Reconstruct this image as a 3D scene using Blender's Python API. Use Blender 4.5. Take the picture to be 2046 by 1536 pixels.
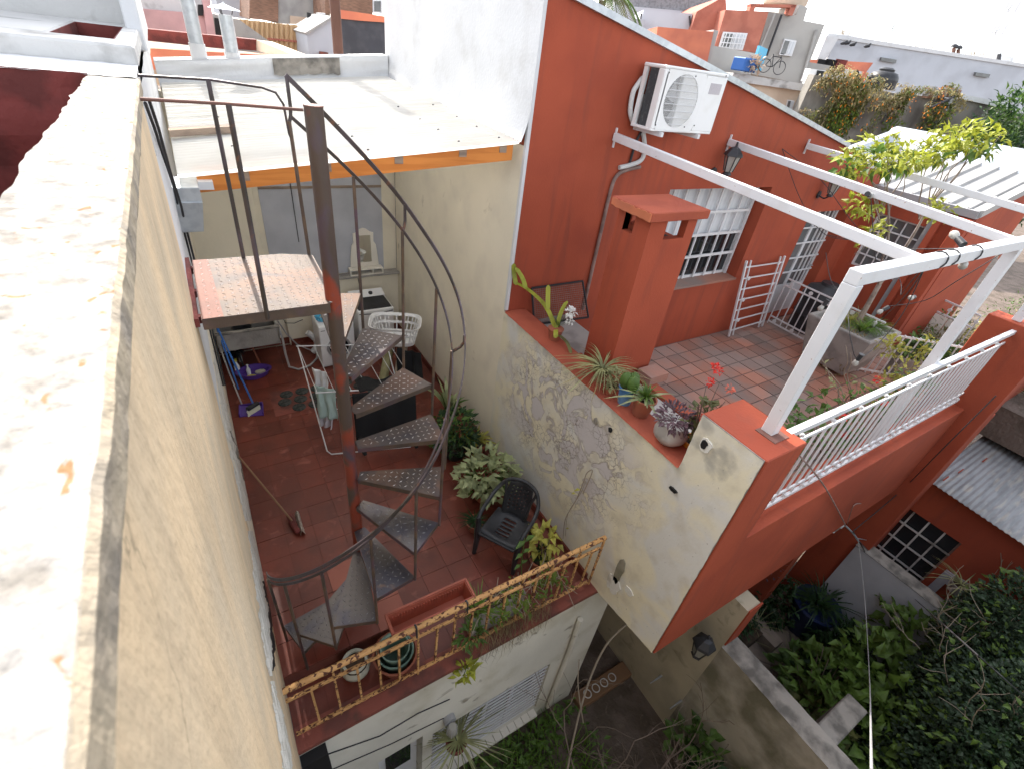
import bpy, math, random
from mathutils import Vector, Matrix, noise as mnoise
random.seed(7)
for o in list(bpy.data.objects): bpy.data.objects.remove(o)
SC=bpy.context.scene; COL=SC.collection
rad=math.radians
# ---------------------------------------------------------------- camera
YAW,PITCH,ROLL,FPX,HC=0.621454,0.611003,0.146765,955.159,5.0
Fv=Vector((math.sin(YAW)*math.cos(PITCH),math.cos(YAW)*math.cos(PITCH),-math.sin(PITCH)))
_r=Vector((math.cos(YAW),-math.sin(YAW),0)); _u=_r.cross(Fv)
Rv=_r*math.cos(ROLL)+_u*math.sin(ROLL); Uv=Rv.cross(Fv)
CAM=Vector((0,0,HC))
cd=bpy.data.cameras.new('camera'); co=bpy.data.objects.new('camera',cd); COL.objects.link(co); SC.camera=co
co.matrix_world=Matrix(((Rv.x,Uv.x,-Fv.x,0),(Rv.y,Uv.y,-Fv.y,0),(Rv.z,Uv.z,-Fv.z,HC),(0,0,0,1)))
cd.sensor_fit='HORIZONTAL'; cd.sensor_width=36; cd.lens=FPX/2046*36; cd.clip_start=.05; cd.clip_end=900
cd.dof.use_dof=True; cd.dof.focus_distance=5.0; cd.dof.aperture_fstop=5.6
# ---------------------------------------------------------------- sky, sun, exposure
w=bpy.data.worlds.new('World'); SC.world=w; w.use_nodes=True; nt=w.node_tree; nt.nodes.clear()
sky=nt.nodes.new('ShaderNodeTexSky'); sky.sky_type='NISHITA'; sky.sun_disc=False
sky.sun_elevation=rad(38.5); sky.sun_rotation=rad(0.9); sky.air_density=0.8; sky.dust_density=2.0; sky.ozone_density=0.4
bg=nt.nodes.new('ShaderNodeBackground'); bg.inputs[1].default_value=0.15
wo=nt.nodes.new('ShaderNodeOutputWorld'); hs=nt.nodes.new('ShaderNodeHueSaturation'); hs.inputs['Saturation'].default_value=.30; nt.links.new(sky.outputs[0],hs.inputs['Color']); nt.links.new(hs.outputs[0],bg.inputs[0]); nt.links.new(bg.outputs[0],wo.inputs[0])
sl=bpy.data.lights.new('sun','SUN'); sl.energy=2.0; sl.angle=rad(.6); sl.color=(1,.93,.83)
so=bpy.data.objects.new('sun',sl); COL.objects.link(so)
so.rotation_euler=Vector((-.02,-1.25,-1)).to_track_quat('-Z','Y').to_euler(); so.location=(5,20,20)
vs=SC.view_settings; vs.view_transform='Standard'; vs.look='None'; vs.exposure=2.05; vs.gamma=1; vs.use_curve_mapping=False
# ---------------------------------------------------------------- photo pixel -> point on a plane
def ray(x,y): return Rv*((x-1023)/FPX)-Uv*((y-768)/FPX)+Fv
def onx(x,y,X): d=ray(x,y); return CAM+d*(X/d.x)
def ony(x,y,Y): d=ray(x,y); return CAM+d*(Y/d.y)
def onz(x,y,Z): d=ray(x,y); return CAM+d*((Z-HC)/d.z)
G=Vector((math.sin(YAW),math.cos(YAW),0)); GR=Vector((math.cos(YAW),-math.sin(YAW),0))
def ond(x,y,D): d=ray(x,y); return CAM+d*(D/d.dot(G))
# ---------------------------------------------------------------- materials
MATS={}
def lin(c): return tuple((v/12.92 if v<=.04045 else ((v+.055)/1.055)**2.4) for v in c)
def mk(name,col,col2=None,s=4,lo=.45,hi=.6,rough=.8,bump=.15,bs=60,metal=0,col3=None,s3=12,lo3=.58,hi3=.66,st=(1,1,1),st3=None,var=.12,det=5,spec=.4,bdist=.01,trans=0,crack=None,coat=0,world=False,rnd=0):
    m=bpy.data.materials.new(name); m.use_nodes=True; t=m.node_tree; N=t.nodes; L=t.links; N.clear()
    out=N.new('ShaderNodeOutputMaterial'); b=N.new('ShaderNodeBsdfPrincipled')
    tc=N.new('ShaderNodeTexCoord'); SRC=N.new('ShaderNodeNewGeometry').outputs['Position'] if world else tc.outputs['Object']
    def noise(sc,stt,de=det,dist=0):
        mp=N.new('ShaderNodeMapping'); mp.inputs['Scale'].default_value=stt; L.new(SRC,mp.inputs[0])
        n=N.new('ShaderNodeTexNoise'); n.inputs['Scale'].default_value=sc; n.inputs['Detail'].default_value=de; n.inputs['Distortion'].default_value=dist
        L.new(mp.outputs[0],n.inputs['Vector']); return n
    def ramp(src,a,bb):
        r=N.new('ShaderNodeMapRange'); r.inputs[1].default_value=a; r.inputs[2].default_value=bb; L.new(src,r.inputs[0]); return r.outputs[0]
    def mix(f,a,c,bt='MIX'):
        x=N.new('ShaderNodeMix'); x.data_type='RGBA'; x.blend_type=bt
        if isinstance(f,(int,float)): x.inputs[0].default_value=f
        else: L.new(f,x.inputs[0])
        for i,v in ((6,a),(7,c)):
            if isinstance(v,tuple): x.inputs[i].default_value=(*v[:3],1)
            else: L.new(v,x.inputs[i])
        return x.outputs[2]
    c=tuple(col)
    if col2: c=mix(ramp(noise(s,st).outputs[0],lo,hi),c,tuple(col2))
    if col3: c=mix(ramp(noise(s3,st3 or st,6,.6).outputs[0],lo3,hi3),c,tuple(col3))
    if crack:
        sc,wd,cc=crack
        n=noise(3,(1,1,1)); mp=N.new('ShaderNodeMapping'); L.new(tc.outputs['Object'],mp.inputs[0]); mp.inputs['Scale'].default_value=st
        ad=N.new('ShaderNodeMixRGB'); ad.blend_type='ADD'; ad.inputs[0].default_value=.35; L.new(mp.outputs[0],ad.inputs[1]); L.new(n.outputs['Color'],ad.inputs[2])
        v=N.new('ShaderNodeTexVoronoi'); v.feature='DISTANCE_TO_EDGE'; v.inputs['Scale'].default_value=sc; L.new(ad.outputs[0],v.inputs['Vector'])
        a=ramp(v.outputs['Distance'],wd,0.0); g=ramp(noise(2.1,(1,1,1)).outputs[0],.5,.62)
        mu=N.new('ShaderNodeMath'); mu.operation='MULTIPLY'; L.new(a,mu.inputs[0]); L.new(g,mu.inputs[1])
        c=mix(mu.outputs[0],c,tuple(cc))
    if var:
        v=noise(1.3 if s>3 else s*.6,(1,1,1),8); r=N.new('ShaderNodeMapRange'); r.inputs[1].default_value=.3; r.inputs[2].default_value=.7; r.inputs[3].default_value=1-var; r.inputs[4].default_value=1+var
        L.new(v.outputs[0],r.inputs[0]); cb=N.new('ShaderNodeCombineColor')
        for i in range(3): L.new(r.outputs[0],cb.inputs[i])
        c=mix(1.0,c,cb.outputs[0],'MULTIPLY')
    if rnd:
        oi=N.new('ShaderNodeObjectInfo'); r=N.new('ShaderNodeMapRange'); r.inputs[3].default_value=1-rnd; r.inputs[4].default_value=1+rnd; L.new(oi.outputs['Random'],r.inputs[0]); cb=N.new('ShaderNodeCombineColor')
        for i in range(3): L.new(r.outputs[0],cb.inputs[i])
        c=mix(1.0,c,cb.outputs[0],'MULTIPLY')
    if isinstance(c,tuple): b.inputs['Base Color'].default_value=(*c,1)
    else: L.new(c,b.inputs['Base Color'])
    b.inputs['Roughness'].default_value=rough; b.inputs['Metallic'].default_value=metal; b.inputs['Specular IOR Level'].default_value=spec
    if coat: b.inputs['Coat Weight'].default_value=coat
    if bump:
        bn=N.new('ShaderNodeBump'); bn.inputs['Strength'].default_value=bump; bn.inputs['Distance'].default_value=bdist
        L.new(noise(bs,st,6).outputs[0],bn.inputs['Height']); L.new(bn.outputs[0],b.inputs['Normal'])
    if trans:
        tr=N.new('ShaderNodeBsdfTranslucent'); ms=N.new('ShaderNodeMixShader'); ms.inputs[0].default_value=trans
        if isinstance(c,tuple): tr.inputs[0].default_value=(*c,1)
        else: L.new(c,tr.inputs[0])
        L.new(b.outputs[0],ms.inputs[1]); L.new(tr.outputs[0],ms.inputs[2]); L.new(ms.outputs[0],out.inputs[0])
    else: L.new(b.outputs[0],out.inputs[0])
    MATS[name]=m; return m
def glassmat(name,col,rough=.05):
    m=mk(name,col,rough=rough,bump=0,var=0,spec=.6); return m
mk('wall_tan',(.72,.55,.35),(.60,.485,.335),s=2.6,st=(1,1.1,.7),lo=.40,hi=.64,rough=.9,bump=.8,bs=42,col3=(.52,.405,.27),s3=6,st3=(1,2.4,.22),lo3=.52,hi3=.82,bdist=.007,var=.13,crack=(2.6,.005,(.40,.31,.20)))
mk('peel_white',(.72,.70,.64),(.5,.47,.4),s=9,rough=.9,bump=.6,bs=40)
mk('wall_white',(.62,.625,.63),(.56,.56,.555),s=3.2,lo=.54,hi=.72,rough=.9,bump=.5,bs=30,var=.07)
mk('white_stained',(.56,.555,.54),(.20,.19,.175),s=2.6,lo=.56,hi=.72,rough=.92,bump=.5,bs=30,var=.08)
mk('parapet_top',(.33,.312,.288),(.215,.197,.172),s=24,lo=.50,hi=.68,rough=.95,bump=.9,bs=45,col3=(.26,.15,.07),s3=30,lo3=.64,hi3=.69,bdist=.010,st=(1.2,.8,1),var=.14)
mk('parapet_edge',(.24,.21,.17),(.42,.35,.25),s=7,lo=.4,hi=.6,rough=.95,bump=.9,bs=30,bdist=.012)
mk('maroon',(.19,.042,.036),(.12,.03,.026),s=5,rough=.85,bump=.6,bs=25)
mk('red_paint',(.365,.078,.040),(.315,.066,.036),s=1.2,rough=.75,spec=.18,bump=.35,bs=45,var=.12,bdist=.006,col3=(.27,.066,.040),s3=2.6,st3=(3.2,3.2,.35),lo3=.52,hi3=.78)
mk('red_ledge',(.38,.095,.055),(.33,.082,.05),s=3,rough=.85,spec=.15,bump=.3,bs=50,var=.1)
mk('orange_paint',(.62,.19,.09),(.52,.16,.09),s=3,rough=.8,bump=.2,var=.1)
def flaky(name):
    m=bpy.data.materials.new(name); m.use_nodes=True; t=m.node_tree; N=t.nodes; L=t.links; b=N['Principled BSDF']; b.inputs['Roughness'].default_value=.92; b.inputs['Specular IOR Level'].default_value=.2
    tc=N.new('ShaderNodeTexCoord'); O=tc.outputs['Object']
    def noi(sc,de=8,di=0,src=O):
        n=N.new('ShaderNodeTexNoise'); n.inputs['Scale'].default_value=sc; n.inputs['Detail'].default_value=de; n.inputs['Distortion'].default_value=di; L.new(src,n.inputs['Vector']); return n
    def mr(src,a,c,lo=0,hi=1):
        r=N.new('ShaderNodeMapRange'); r.inputs[1].default_value=a; r.inputs[2].default_value=c; r.inputs[3].default_value=lo; r.inputs[4].default_value=hi; L.new(src,r.inputs[0]); return r.outputs[0]
    def ma(op,x,y):
        q=N.new('ShaderNodeMath'); q.operation=op
        for i,v in enumerate((x,y)):
            if isinstance(v,(int,float)): q.inputs[i].default_value=v
            else: L.new(v,q.inputs[i])
        return q.outputs[0]
    def mx(f,a,c):
        x=N.new('ShaderNodeMix'); x.data_type='RGBA'
        if isinstance(f,(int,float)): x.inputs[0].default_value=f
        else: L.new(f,x.inputs[0])
        for i,v in ((6,a),(7,c)):
            if isinstance(v,tuple): x.inputs[i].default_value=(*v,1)
            else: L.new(v,x.inputs[i])
        return x.outputs[2]
    sp=N.new('ShaderNodeSeparateXYZ'); L.new(O,sp.inputs[0])
    dy=ma('DIVIDE',ma('SUBTRACT',sp.outputs[1],3.05),1.35); dz=ma('DIVIDE',ma('SUBTRACT',sp.outputs[2],1.5),.95)
    zone=mr(ma('ADD',ma('MULTIPLY',dy,dy),ma('MULTIPLY',dz,dz)),1.25,.35)
    big=noi(1.9,9,.7); base=mx(mr(big.outputs[0],.42,.60),(.76,.70,.53),(.68,.665,.62))
    base=mx(mr(noi(5.5,6).outputs[0],.50,.72,0,.45),base,(.52,.46,.35))
    fk=noi(3.3,10,1.1); fm=ma('MULTIPLY',mr(fk.outputs[0],.525,.545),zone); base=mx(fm,base,(.60,.56,.55))
    rim=ma('MULTIPLY',ma('MULTIPLY',mr(fk.outputs[0],.505,.525),mr(fk.outputs[0],.565,.535)),zone)
    w=N.new('ShaderNodeMixRGB'); w.blend_type='ADD'; w.inputs[0].default_value=.16; L.new(O,w.inputs[1]); L.new(noi(6,4).outputs['Color'],w.inputs[2])
    v=N.new('ShaderNodeTexVoronoi'); v.feature='DISTANCE_TO_EDGE'; v.inputs['Scale'].default_value=15; L.new(w.outputs[0],v.inputs['Vector'])
    ck=ma('MULTIPLY',ma('MULTIPLY',mr(v.outputs['Distance'],.06,.0),zone),mr(noi(2.6,5).outputs[0],.46,.56))
    base=mx(ma('MULTIPLY',rim,.55),base,(.30,.25,.21)); base=mx(ma('MULTIPLY',ck,.95),base,(.24,.20,.165))
    spk=mr(noi(38,3).outputs[0],.70,.76,0,.7); base=mx(spk,base,(.28,.25,.21))
    ed=mr(sp.outputs[2],2.15,2.35); edn=ma('MULTIPLY',ma('MULTIPLY',ed,mr(noi(4,7).outputs[0],.5,.62)),.6); base=mx(edn,base,(.30,.29,.26))
    L.new(base,b.inputs['Base Color'])
    h=ma('ADD',ma('MULTIPLY',fm,-.6),ma('ADD',ma('MULTIPLY',ck,-.7),ma('MULTIPLY',noi(40,6).outputs[0],.35)))
    bn=N.new('ShaderNodeBump'); bn.inputs['Strength'].default_value=.7; bn.inputs['Distance'].default_value=.008; L.new(h,bn.inputs['Height']); L.new(bn.outputs[0],b.inputs['Normal'])
    MATS[name]=m
flaky('cream_wall')
mk('cream_clean',(.78,.715,.575),(.70,.64,.52),s=2,lo=.5,hi=.7,rough=.88,bump=.25,bs=26,col3=(.36,.31,.22),s3=3.2,lo3=.68,hi3=.8,var=.06)
mk('facade_white',(.72,.69,.60),(.55,.51,.40),s=1.6,lo=.52,hi=.72,rough=.9,bump=.3,bs=26,col3=(.30,.27,.21),s3=4,lo3=.66,hi3=.74)
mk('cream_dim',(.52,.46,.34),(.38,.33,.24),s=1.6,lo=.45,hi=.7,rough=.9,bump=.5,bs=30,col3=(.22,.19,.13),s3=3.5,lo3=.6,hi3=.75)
mk('bluegrey_wall',(.47,.48,.52),(.42,.43,.47),s=2,rough=.85,bump=.15,var=.06)
mk('tile_red',(.175,.040,.024),(.14,.034,.022),s=3,rough=.42,bump=.12,bs=30,var=.2,col3=(.30,.10,.07),s3=5,lo3=.6,hi3=.75,world=True,rnd=0.16)
mk('tile_light',(.37,.115,.075),(.30,.09,.06),s=3,rough=.5,bump=.1,var=.12,world=True,rnd=0.12)
mk('grout_red',(.15,.045,.03),rough=.9,var=.2)
mk('tile_clay',(.42,.195,.135),(.29,.215,.185),s=1.0,lo=.40,hi=.56,rough=.7,bump=.3,bs=30,var=.15,world=True,rnd=0.22)
mk('grout_grey',(.19,.155,.14),rough=.95,bump=.4)
mk('curb_red',(.24,.07,.05),(.14,.05,.04),s=4,rough=.7,bump=.4,bs=30,col3=(.10,.045,.035),s3=3,lo3=.58,hi3=.7)
mk('steel',(.125,.095,.08),(.19,.13,.09),s=6,rough=.42,metal=.55,bump=.2,bs=50,col3=(.16,.10,.14),s3=3,lo3=.52,hi3=.68,var=.2)
mk('plate_steel',(.115,.093,.08),(.155,.10,.075),s=3.5,rough=.6,metal=.12,spec=.12,bump=.12,bs=60,col3=(.08,.07,.072),s3=3,lo3=.5,hi3=.64,var=.18)
mk('lug_steel',(.55,.50,.46),(.40,.35,.31),s=9,rough=.42,metal=.8,bump=0)
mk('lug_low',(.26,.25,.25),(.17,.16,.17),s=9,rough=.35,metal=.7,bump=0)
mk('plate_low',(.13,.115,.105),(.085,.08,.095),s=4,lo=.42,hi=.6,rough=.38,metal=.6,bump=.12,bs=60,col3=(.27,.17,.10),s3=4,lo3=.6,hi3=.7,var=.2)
mk('plate_pink',(.20,.10,.08),(.165,.09,.075),s=5,rough=.65,metal=.1,spec=.15,bump=.12,bs=60)
mk('pole_steel',(.105,.075,.06),(.29,.062,.035),s=2.4,st=(1,1,.6),lo=.53,hi=.58,rough=.5,metal=.35,bump=.25,bs=40,col3=(.11,.08,.10),s3=4,lo3=.55,hi3=.65,var=.15)
mk('rail_steel',(.075,.062,.056),(.12,.095,.11),s=3,lo=.45,hi=.6,rough=.45,metal=.5,bump=.15,col3=(.20,.10,.06),s3=9,lo3=.62,hi3=.7)
mk('rust_yellow',(.60,.34,.135),(.52,.28,.11),s=8,rough=.75,bump=.5,bs=50,col3=(.10,.035,.02),s3=26,lo3=.53,hi3=.58,var=.2)
mk('wood_orange',(.66,.235,.045),(.56,.18,.03),s=2,st=(.6,4,9),rough=.55,bump=.1,bs=20,var=.1)
mk('wood_old',(.33,.25,.19),(.22,.165,.13),s=3,st=(1,6,6),rough=.9,bump=.5,bs=20)
mk('sheet_white',(.88,.87,.83),(.80,.78,.73),s=2,lo=.5,hi=.75,rough=.5,bump=.05,var=.06,trans=.50)
mk('sheet_roof',(.34,.335,.325),(.29,.285,.28),s=2,rough=.5,bump=.05,var=.08)
mk('galv',(.52,.55,.57),(.44,.47,.50),s=14,rough=.42,metal=.55,bump=.06,var=.1)
mk('galv_dull',(.36,.37,.38),(.29,.30,.31),s=2.5,st=(1,5,1),rough=.6,metal=.25,bump=.15,col3=(.46,.44,.40),s3=2.2,lo3=.55,hi3=.68,var=.12)
mk('concrete',(.33,.31,.285),(.24,.225,.21),s=4,rough=.92,bump=.6,bs=35,var=.15)
mk('concrete_pale',(.46,.44,.41),(.34,.32,.30),s=4,rough=.8,bump=.3,bs=35,var=.15)
mk('concrete_old',(.31,.285,.25),(.14,.13,.115),s=5,lo=.42,hi=.62,rough=.95,bump=.8,bs=30,var=.2)
mk('concrete_moss',(.42,.38,.31),(.19,.175,.12),s=2.4,lo=.40,hi=.62,rough=.95,bump=.8,bs=24,var=.2)
mk('white_metal',(.68,.68,.69),(.60,.59,.58),s=5,lo=.55,hi=.8,rough=.4,bump=.05,var=.04,col3=(.34,.2,.12),s3=34,lo3=.69,hi3=.73)
mk('white_plastic',(.82,.82,.82),rough=.35,bump=0,var=.02)
mk('ac_white',(.78,.78,.77),(.70,.69,.66),s=4,lo=.5,hi=.8,rough=.45,bump=.03,var=.03)
mk('black_plastic',(.022,.023,.026),(.035,.036,.04),s=6,rough=.42,bump=.08,bs=80)
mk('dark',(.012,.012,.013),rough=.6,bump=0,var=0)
mk('dark_metal',(.045,.045,.05),rough=.5,metal=.3,bump=.1)
mk('ac_fin',(.045,.055,.06),(.10,.11,.11),s=30,lo=.55,hi=.7,rough=.6,bump=.5,bs=120)
mk('grey_plastic',(.33,.33,.34),rough=.5,bump=.05)
mk('cable',(.03,.03,.033),rough=.6,bump=0,var=0)
mk('conduit',(.20,.135,.115),(.30,.2,.17),s=8,rough=.7,bump=.2)
mk('hose_grey',(.38,.37,.37),rough=.55,bump=.1)
mk('purple',(.10,.045,.28),rough=.4,bump=0); mk('blue',(.03,.13,.42),rough=.45,bump=0); mk('navy_pot',(.012,.022,.075),rough=.4,bump=0); mk('skyblue',(.10,.42,.62),rough=.45,bump=0)
mk('yellow',(.62,.55,.08),rough=.5,bump=0); mk('soap',(.62,.60,.45),rough=.6,bump=0)
mk('terracotta',(.36,.115,.065),(.30,.10,.06),s=6,rough=.8,bump=.2); mk('terracotta_plastic',(.42,.115,.07),(.36,.10,.06),s=6,rough=.5,bump=.05)
mk('pot_blue',(.05,.18,.42),(.12,.25,.42),s=7,rough=.6,bump=.15); mk('pot_green',(.20,.30,.25),(.12,.2,.16),s=6,rough=.5,bump=.1)
mk('pot_cream',(.52,.51,.42),(.36,.36,.28),s=6,rough=.55,bump=.1); mk('pot_orange',(.72,.27,.03),rough=.5,bump=.05); mk('pot_metal',(.50,.49,.47),(.36,.33,.30),s=5,rough=.5,metal=.3,bump=.2)
mk('soil',(.055,.038,.026),(.09,.06,.04),s=14,rough=1,bump=1,bs=50)
mk('yard_soil',(.15,.115,.095),(.10,.078,.06),s=2.4,rough=1,bump=1,bs=16,col3=(.18,.145,.115),s3=9,lo3=.6,hi3=.75,bdist=.03)
mk('patio_tile',(.26,.205,.165),(.19,.15,.125),s=3,rough=.75,bump=.3,world=True,rnd=0.15)
mk('cloth_black',(.012,.012,.013),rough=.95,bump=.6,bs=60); mk('cloth_green',(.36,.46,.42),rough=.95,bump=.5,bs=60); mk('cloth_grey',(.48,.45,.47),rough=.95,bump=.5,bs=60)
mk('cardboard',(.36,.29,.23),(.30,.24,.19),s=5,rough=.9,bump=.2); mk('tube_green',(.33,.31,.17),(.25,.23,.12),s=6,rough=.9,bump=.2)
mk('bristle',(.50,.44,.36),(.36,.26,.22),s=20,rough=.95,bump=.8,bs=90); mk('wood_handle',(.23,.13,.07),rough=.6)
mk('mirror',(.75,.76,.74),rough=.04,metal=1,bump=0,var=0); mk('vanity',(.74,.70,.62),rough=.6,bump=.1)
mk('window_dark',(.02,.022,.025),rough=.06,bump=0,var=0,spec=.7); mk('curtain',(.62,.64,.66),(.5,.52,.55),s=3,st=(9,1,.3),rough=.5,bump=.1,spec=.6)
mk('window_grey',(.15,.155,.155),(.11,.11,.11),s=2,rough=.18,bump=0,spec=.6)
mk('bulb_glass',(.36,.35,.32),rough=.08,bump=0,var=0,spec=.8)
LEAFS={'leaf_mid':(.11,.20,.04),'leaf_dark':(.03,.075,.022),'leaf_var':(.42,.47,.24),'leaf_yel':(.46,.44,.09),'leaf_lime':(.40,.43,.05),'leaf_ivy':(.05,.085,.045),'leaf_dry':(.30,.23,.12),'leaf_agave':(.36,.37,.17),'leaf_straw':(.40,.33,.15),'leaf_purple':(.17,.10,.12),'leaf_grass':(.13,.24,.03),'leaf_bush':(.15,.22,.03),'leaf_hyd':(.12,.20,.035),'leaf_olive':(.17,.18,.06)}
for k,c in LEAFS.items(): mk(k,c,tuple(v*.62 for v in c),s=5,rough=.5,bump=0,var=.25,trans=.28)
mk('flower_red',(.70,.045,.03),rough=.6,bump=0,trans=.2); mk('flower_orange',(.80,.24,.015),rough=.6,bump=0,trans=.2); mk('flower_white',(.8,.8,.76),rough=.6,bump=0); mk('flower_pink',(.72,.18,.11),rough=.6,bump=0,trans=.2); mk('flower_yellow',(.7,.55,.04),rough=.6,bump=0,trans=.2)
mk('bark',(.30,.25,.21),(.19,.155,.13),s=8,rough=.95,bump=.7,bs=30); mk('twig',(.19,.145,.115),rough=.95,bump=.4); mk('twig_pale',(.36,.30,.23),rough=.95,bump=.4)
# ---------------------------------------------------------------- mesh builder
class MB:
    def __init__(s): s.v=[]; s.f=[]
    def add(s,vs,fs):
        n=len(s.v); s.v+= [tuple(p) for p in vs]; s.f+=[tuple(i+n for i in f) for f in fs]; return s
    def box(s,x0,x1,y0,y1,z0,z1):
        return s.add([(x0,y0,z0),(x1,y0,z0),(x1,y1,z0),(x0,y1,z0),(x0,y0,z1),(x1,y0,z1),(x1,y1,z1),(x0,y1,z1)],[(3,2,1,0),(4,5,6,7),(0,1,5,4),(1,2,6,5),(2,3,7,6),(3,0,4,7)])
    def hexa(s,p): # 8 corners: bottom 4 ccw, top 4 ccw
        return s.add(p,[(3,2,1,0),(4,5,6,7),(0,1,5,4),(1,2,6,5),(2,3,7,6),(3,0,4,7)])
    def beam(s,a,b,w,h,up=(0,0,1)):
        a=Vector(a); b=Vector(b); d=(b-a).normalized(); up=Vector(up)
        if abs(d.dot(up))>.98: up=Vector((0,1,0))
        x=d.cross(up).normalized()*(w/2); z=x.cross(d).normalized()*(h/2)
        return s.hexa([a-x-z,a+x-z,b+x-z,b-x-z,a-x+z,a+x+z,b+x+z,b-x+z])
    def tube(s,pts,r,n=7,cap=True):
        pts=[Vector(p) for p in pts]; R=r if isinstance(r,(list,tuple)) else [r]*len(pts); b0=len(s.v); px=None
        for i,p in enumerate(pts):
            d=(pts[min(i+1,len(pts)-1)]-pts[max(i-1,0)]); d=d.normalized() if d.length>1e-9 else Vector((0,0,1))
            if px is None:
                px=d.cross(Vector((0,0,1)) if abs(d.z)<.9 else Vector((1,0,0))).normalized()
            px=(px-d*px.dot(d)).normalized(); py=d.cross(px)
            for k in range(n):
                a=2*math.pi*k/n; s.v.append(tuple(p+(px*math.cos(a)+py*math.sin(a))*R[i]))
        for i in range(len(pts)-1):
            for k in range(n):
                k2=(k+1)%n; s.f.append((b0+i*n+k,b0+i*n+k2,b0+(i+1)*n+k2,b0+(i+1)*n+k))
        if cap:
            s.f.append(tuple(b0+k for k in reversed(range(n)))); s.f.append(tuple(b0+(len(pts)-1)*n+k for k in range(n)))
        return s
    def prism(s,pts,vec):
        vec=Vector(vec); n=len(pts); P=[Vector(p) for p in pts]
        return s.add(P+[p+vec for p in P],[tuple(reversed(range(n))),tuple(range(n,2*n))]+[(i,(i+1)%n,n+(i+1)%n,n+i) for i in range(n)])
    def lathe(s,c,prof,n=16,sx=1,sy=1,rot=0):
        c=Vector(c); b0=len(s.v)
        for r,z in prof:
            for k in range(n):
                a=2*math.pi*k/n+rot; s.v.append((c.x+r*math.cos(a)*sx,c.y+r*math.sin(a)*sy,c.z+z))
        for i in range(len(prof)-1):
            for k in range(n):
                k2=(k+1)%n; s.f.append((b0+i*n+k,b0+i*n+k2,b0+(i+1)*n+k2,b0+(i+1)*n+k))
        if prof[0][0]>1e-4: s.f.append(tuple(b0+k for k in reversed(range(n))))
        if prof[-1][0]>1e-4: s.f.append(tuple(b0+(len(prof)-1)*n+k for k in range(n)))
        return s
    def strip(s,pts,widths,side):
        b0=len(s.v); side=Vector(side)
        for p,wd in zip(pts,widths):
            p=Vector(p); s.v+= [tuple(p-side*wd/2),tuple(p+side*wd/2)]
        for i in range(len(pts)-1): s.f.append((b0+2*i,b0+2*i+1,b0+2*i+3,b0+2*i+2))
        return s
    def leaf(s,p,d,up,L,W,droop=.25):
        p=Vector(p); d=Vector(d).normalized(); up=Vector(up); x=d.cross(up)
        if x.length<1e-3: x=d.orthogonal()
        x.normalize(); n=x.cross(d).normalized(); m=p+d*L*.45-n*(L*.03); t=p+d*L-n*(L*droop)
        e=n*(W*.18)
        return s.add([p,m-x*W/2+e,m,m+x*W/2+e,t],[(0,2,1),(0,3,2),(1,2,4),(2,3,4)])
    def build(s,name,mat,parent=None,smooth=False,bevel=0,kind=None,seg=1):
        me=bpy.data.meshes.new(name); me.from_pydata(s.v,[],s.f); me.validate()
        me.materials.append(MATS[mat] if isinstance(mat,str) else mat)
        if smooth:
            for p in me.polygons: p.use_smooth=True
            try: me.set_sharp_from_angle(angle=rad(42))
            except Exception: pass
        o=bpy.data.objects.new(name,me); COL.objects.link(o)
        if bevel:
            b=o.modifiers.new('bevel','BEVEL'); b.width=bevel; b.segments=seg; b.limit_method='ANGLE'; b.angle_limit=rad(40)
        if parent is not None:
            o.parent=parent; o.matrix_parent_inverse=Matrix.Translation(-parent.location)
        if kind: o['kind']=kind
        return o
def tag(o,label,cat,group=None):
    o['label']=label; o['category']=cat
    if group: o['group']=group
    return o
def thing(name,label,cat,loc=(0,0,0),group=None):
    o=bpy.data.objects.new(name,None); o.empty_display_size=.1; COL.objects.link(o); o.location=loc; return tag(o,label,cat,group)
def struct(name,mb,mat,**k):
    o=mb.build(name,mat,**k); o['kind']='structure'; return o
def dup(root,loc,rotz=0,label=None,scale=1):
    r=root.copy(); COL.objects.link(r); r.location=loc; r.rotation_euler=(0,0,rotz); r.scale=(scale,)*3
    if label: r['label']=label
    for ch in list(root.children):
        c=ch.copy(); COL.objects.link(c); c.parent=r
        for g in list(ch.children):
            d=g.copy(); COL.objects.link(d); d.parent=c
    return r
def share(mesh,name,loc,parent=None,rot=None,scale=None):
    o=bpy.data.objects.new(name,mesh); COL.objects.link(o); o.location=loc
    if rot: o.rotation_euler=rot
    if scale: o.scale=scale
    if parent is not None: o.parent=parent; o.matrix_parent_inverse=Matrix.Translation(-parent.location)
    return o
rn=random.uniform
def rdir(): 
    while 1:
        v=Vector((rn(-1,1),rn(-1,1),rn(-1,1)))
        if .05<v.length<1: return v.normalized()
def nz(p,s=1.0): return mnoise.noise(Vector(p)*s)
def arc(a,b,sag,n=10): # hanging cable
    a=Vector(a); b=Vector(b); return [a.lerp(b,i/n)-Vector((0,0,sag*4*(i/n)*(1-i/n))) for i in range(n+1)]
def gridface(fn,nu,nv,mb=None,flip=False):
    mb=mb or MB(); b0=len(mb.v)
    for j in range(nv+1):
        for i in range(nu+1): mb.v.append(tuple(fn(i/nu,j/nv)))
    for j in range(nv):
        for i in range(nu):
            a=b0+j*(nu+1)+i; q=(a,a+1,a+nu+2,a+nu+1); mb.f.append(tuple(reversed(q)) if flip else q)
    return mb
# ================================================================ SETTING
def XL(z): return -.27+.14*z/4.65
def onlean(x,y):
    d=ray(x,y); b=.14/4.65; t=(-.27+b*HC)/(d.x-b*d.z); return CAM+d*t
g=MB().box(-400,400,-400,400,-3.3,-3.2); struct('ground',g,'yard_soil')
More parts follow.
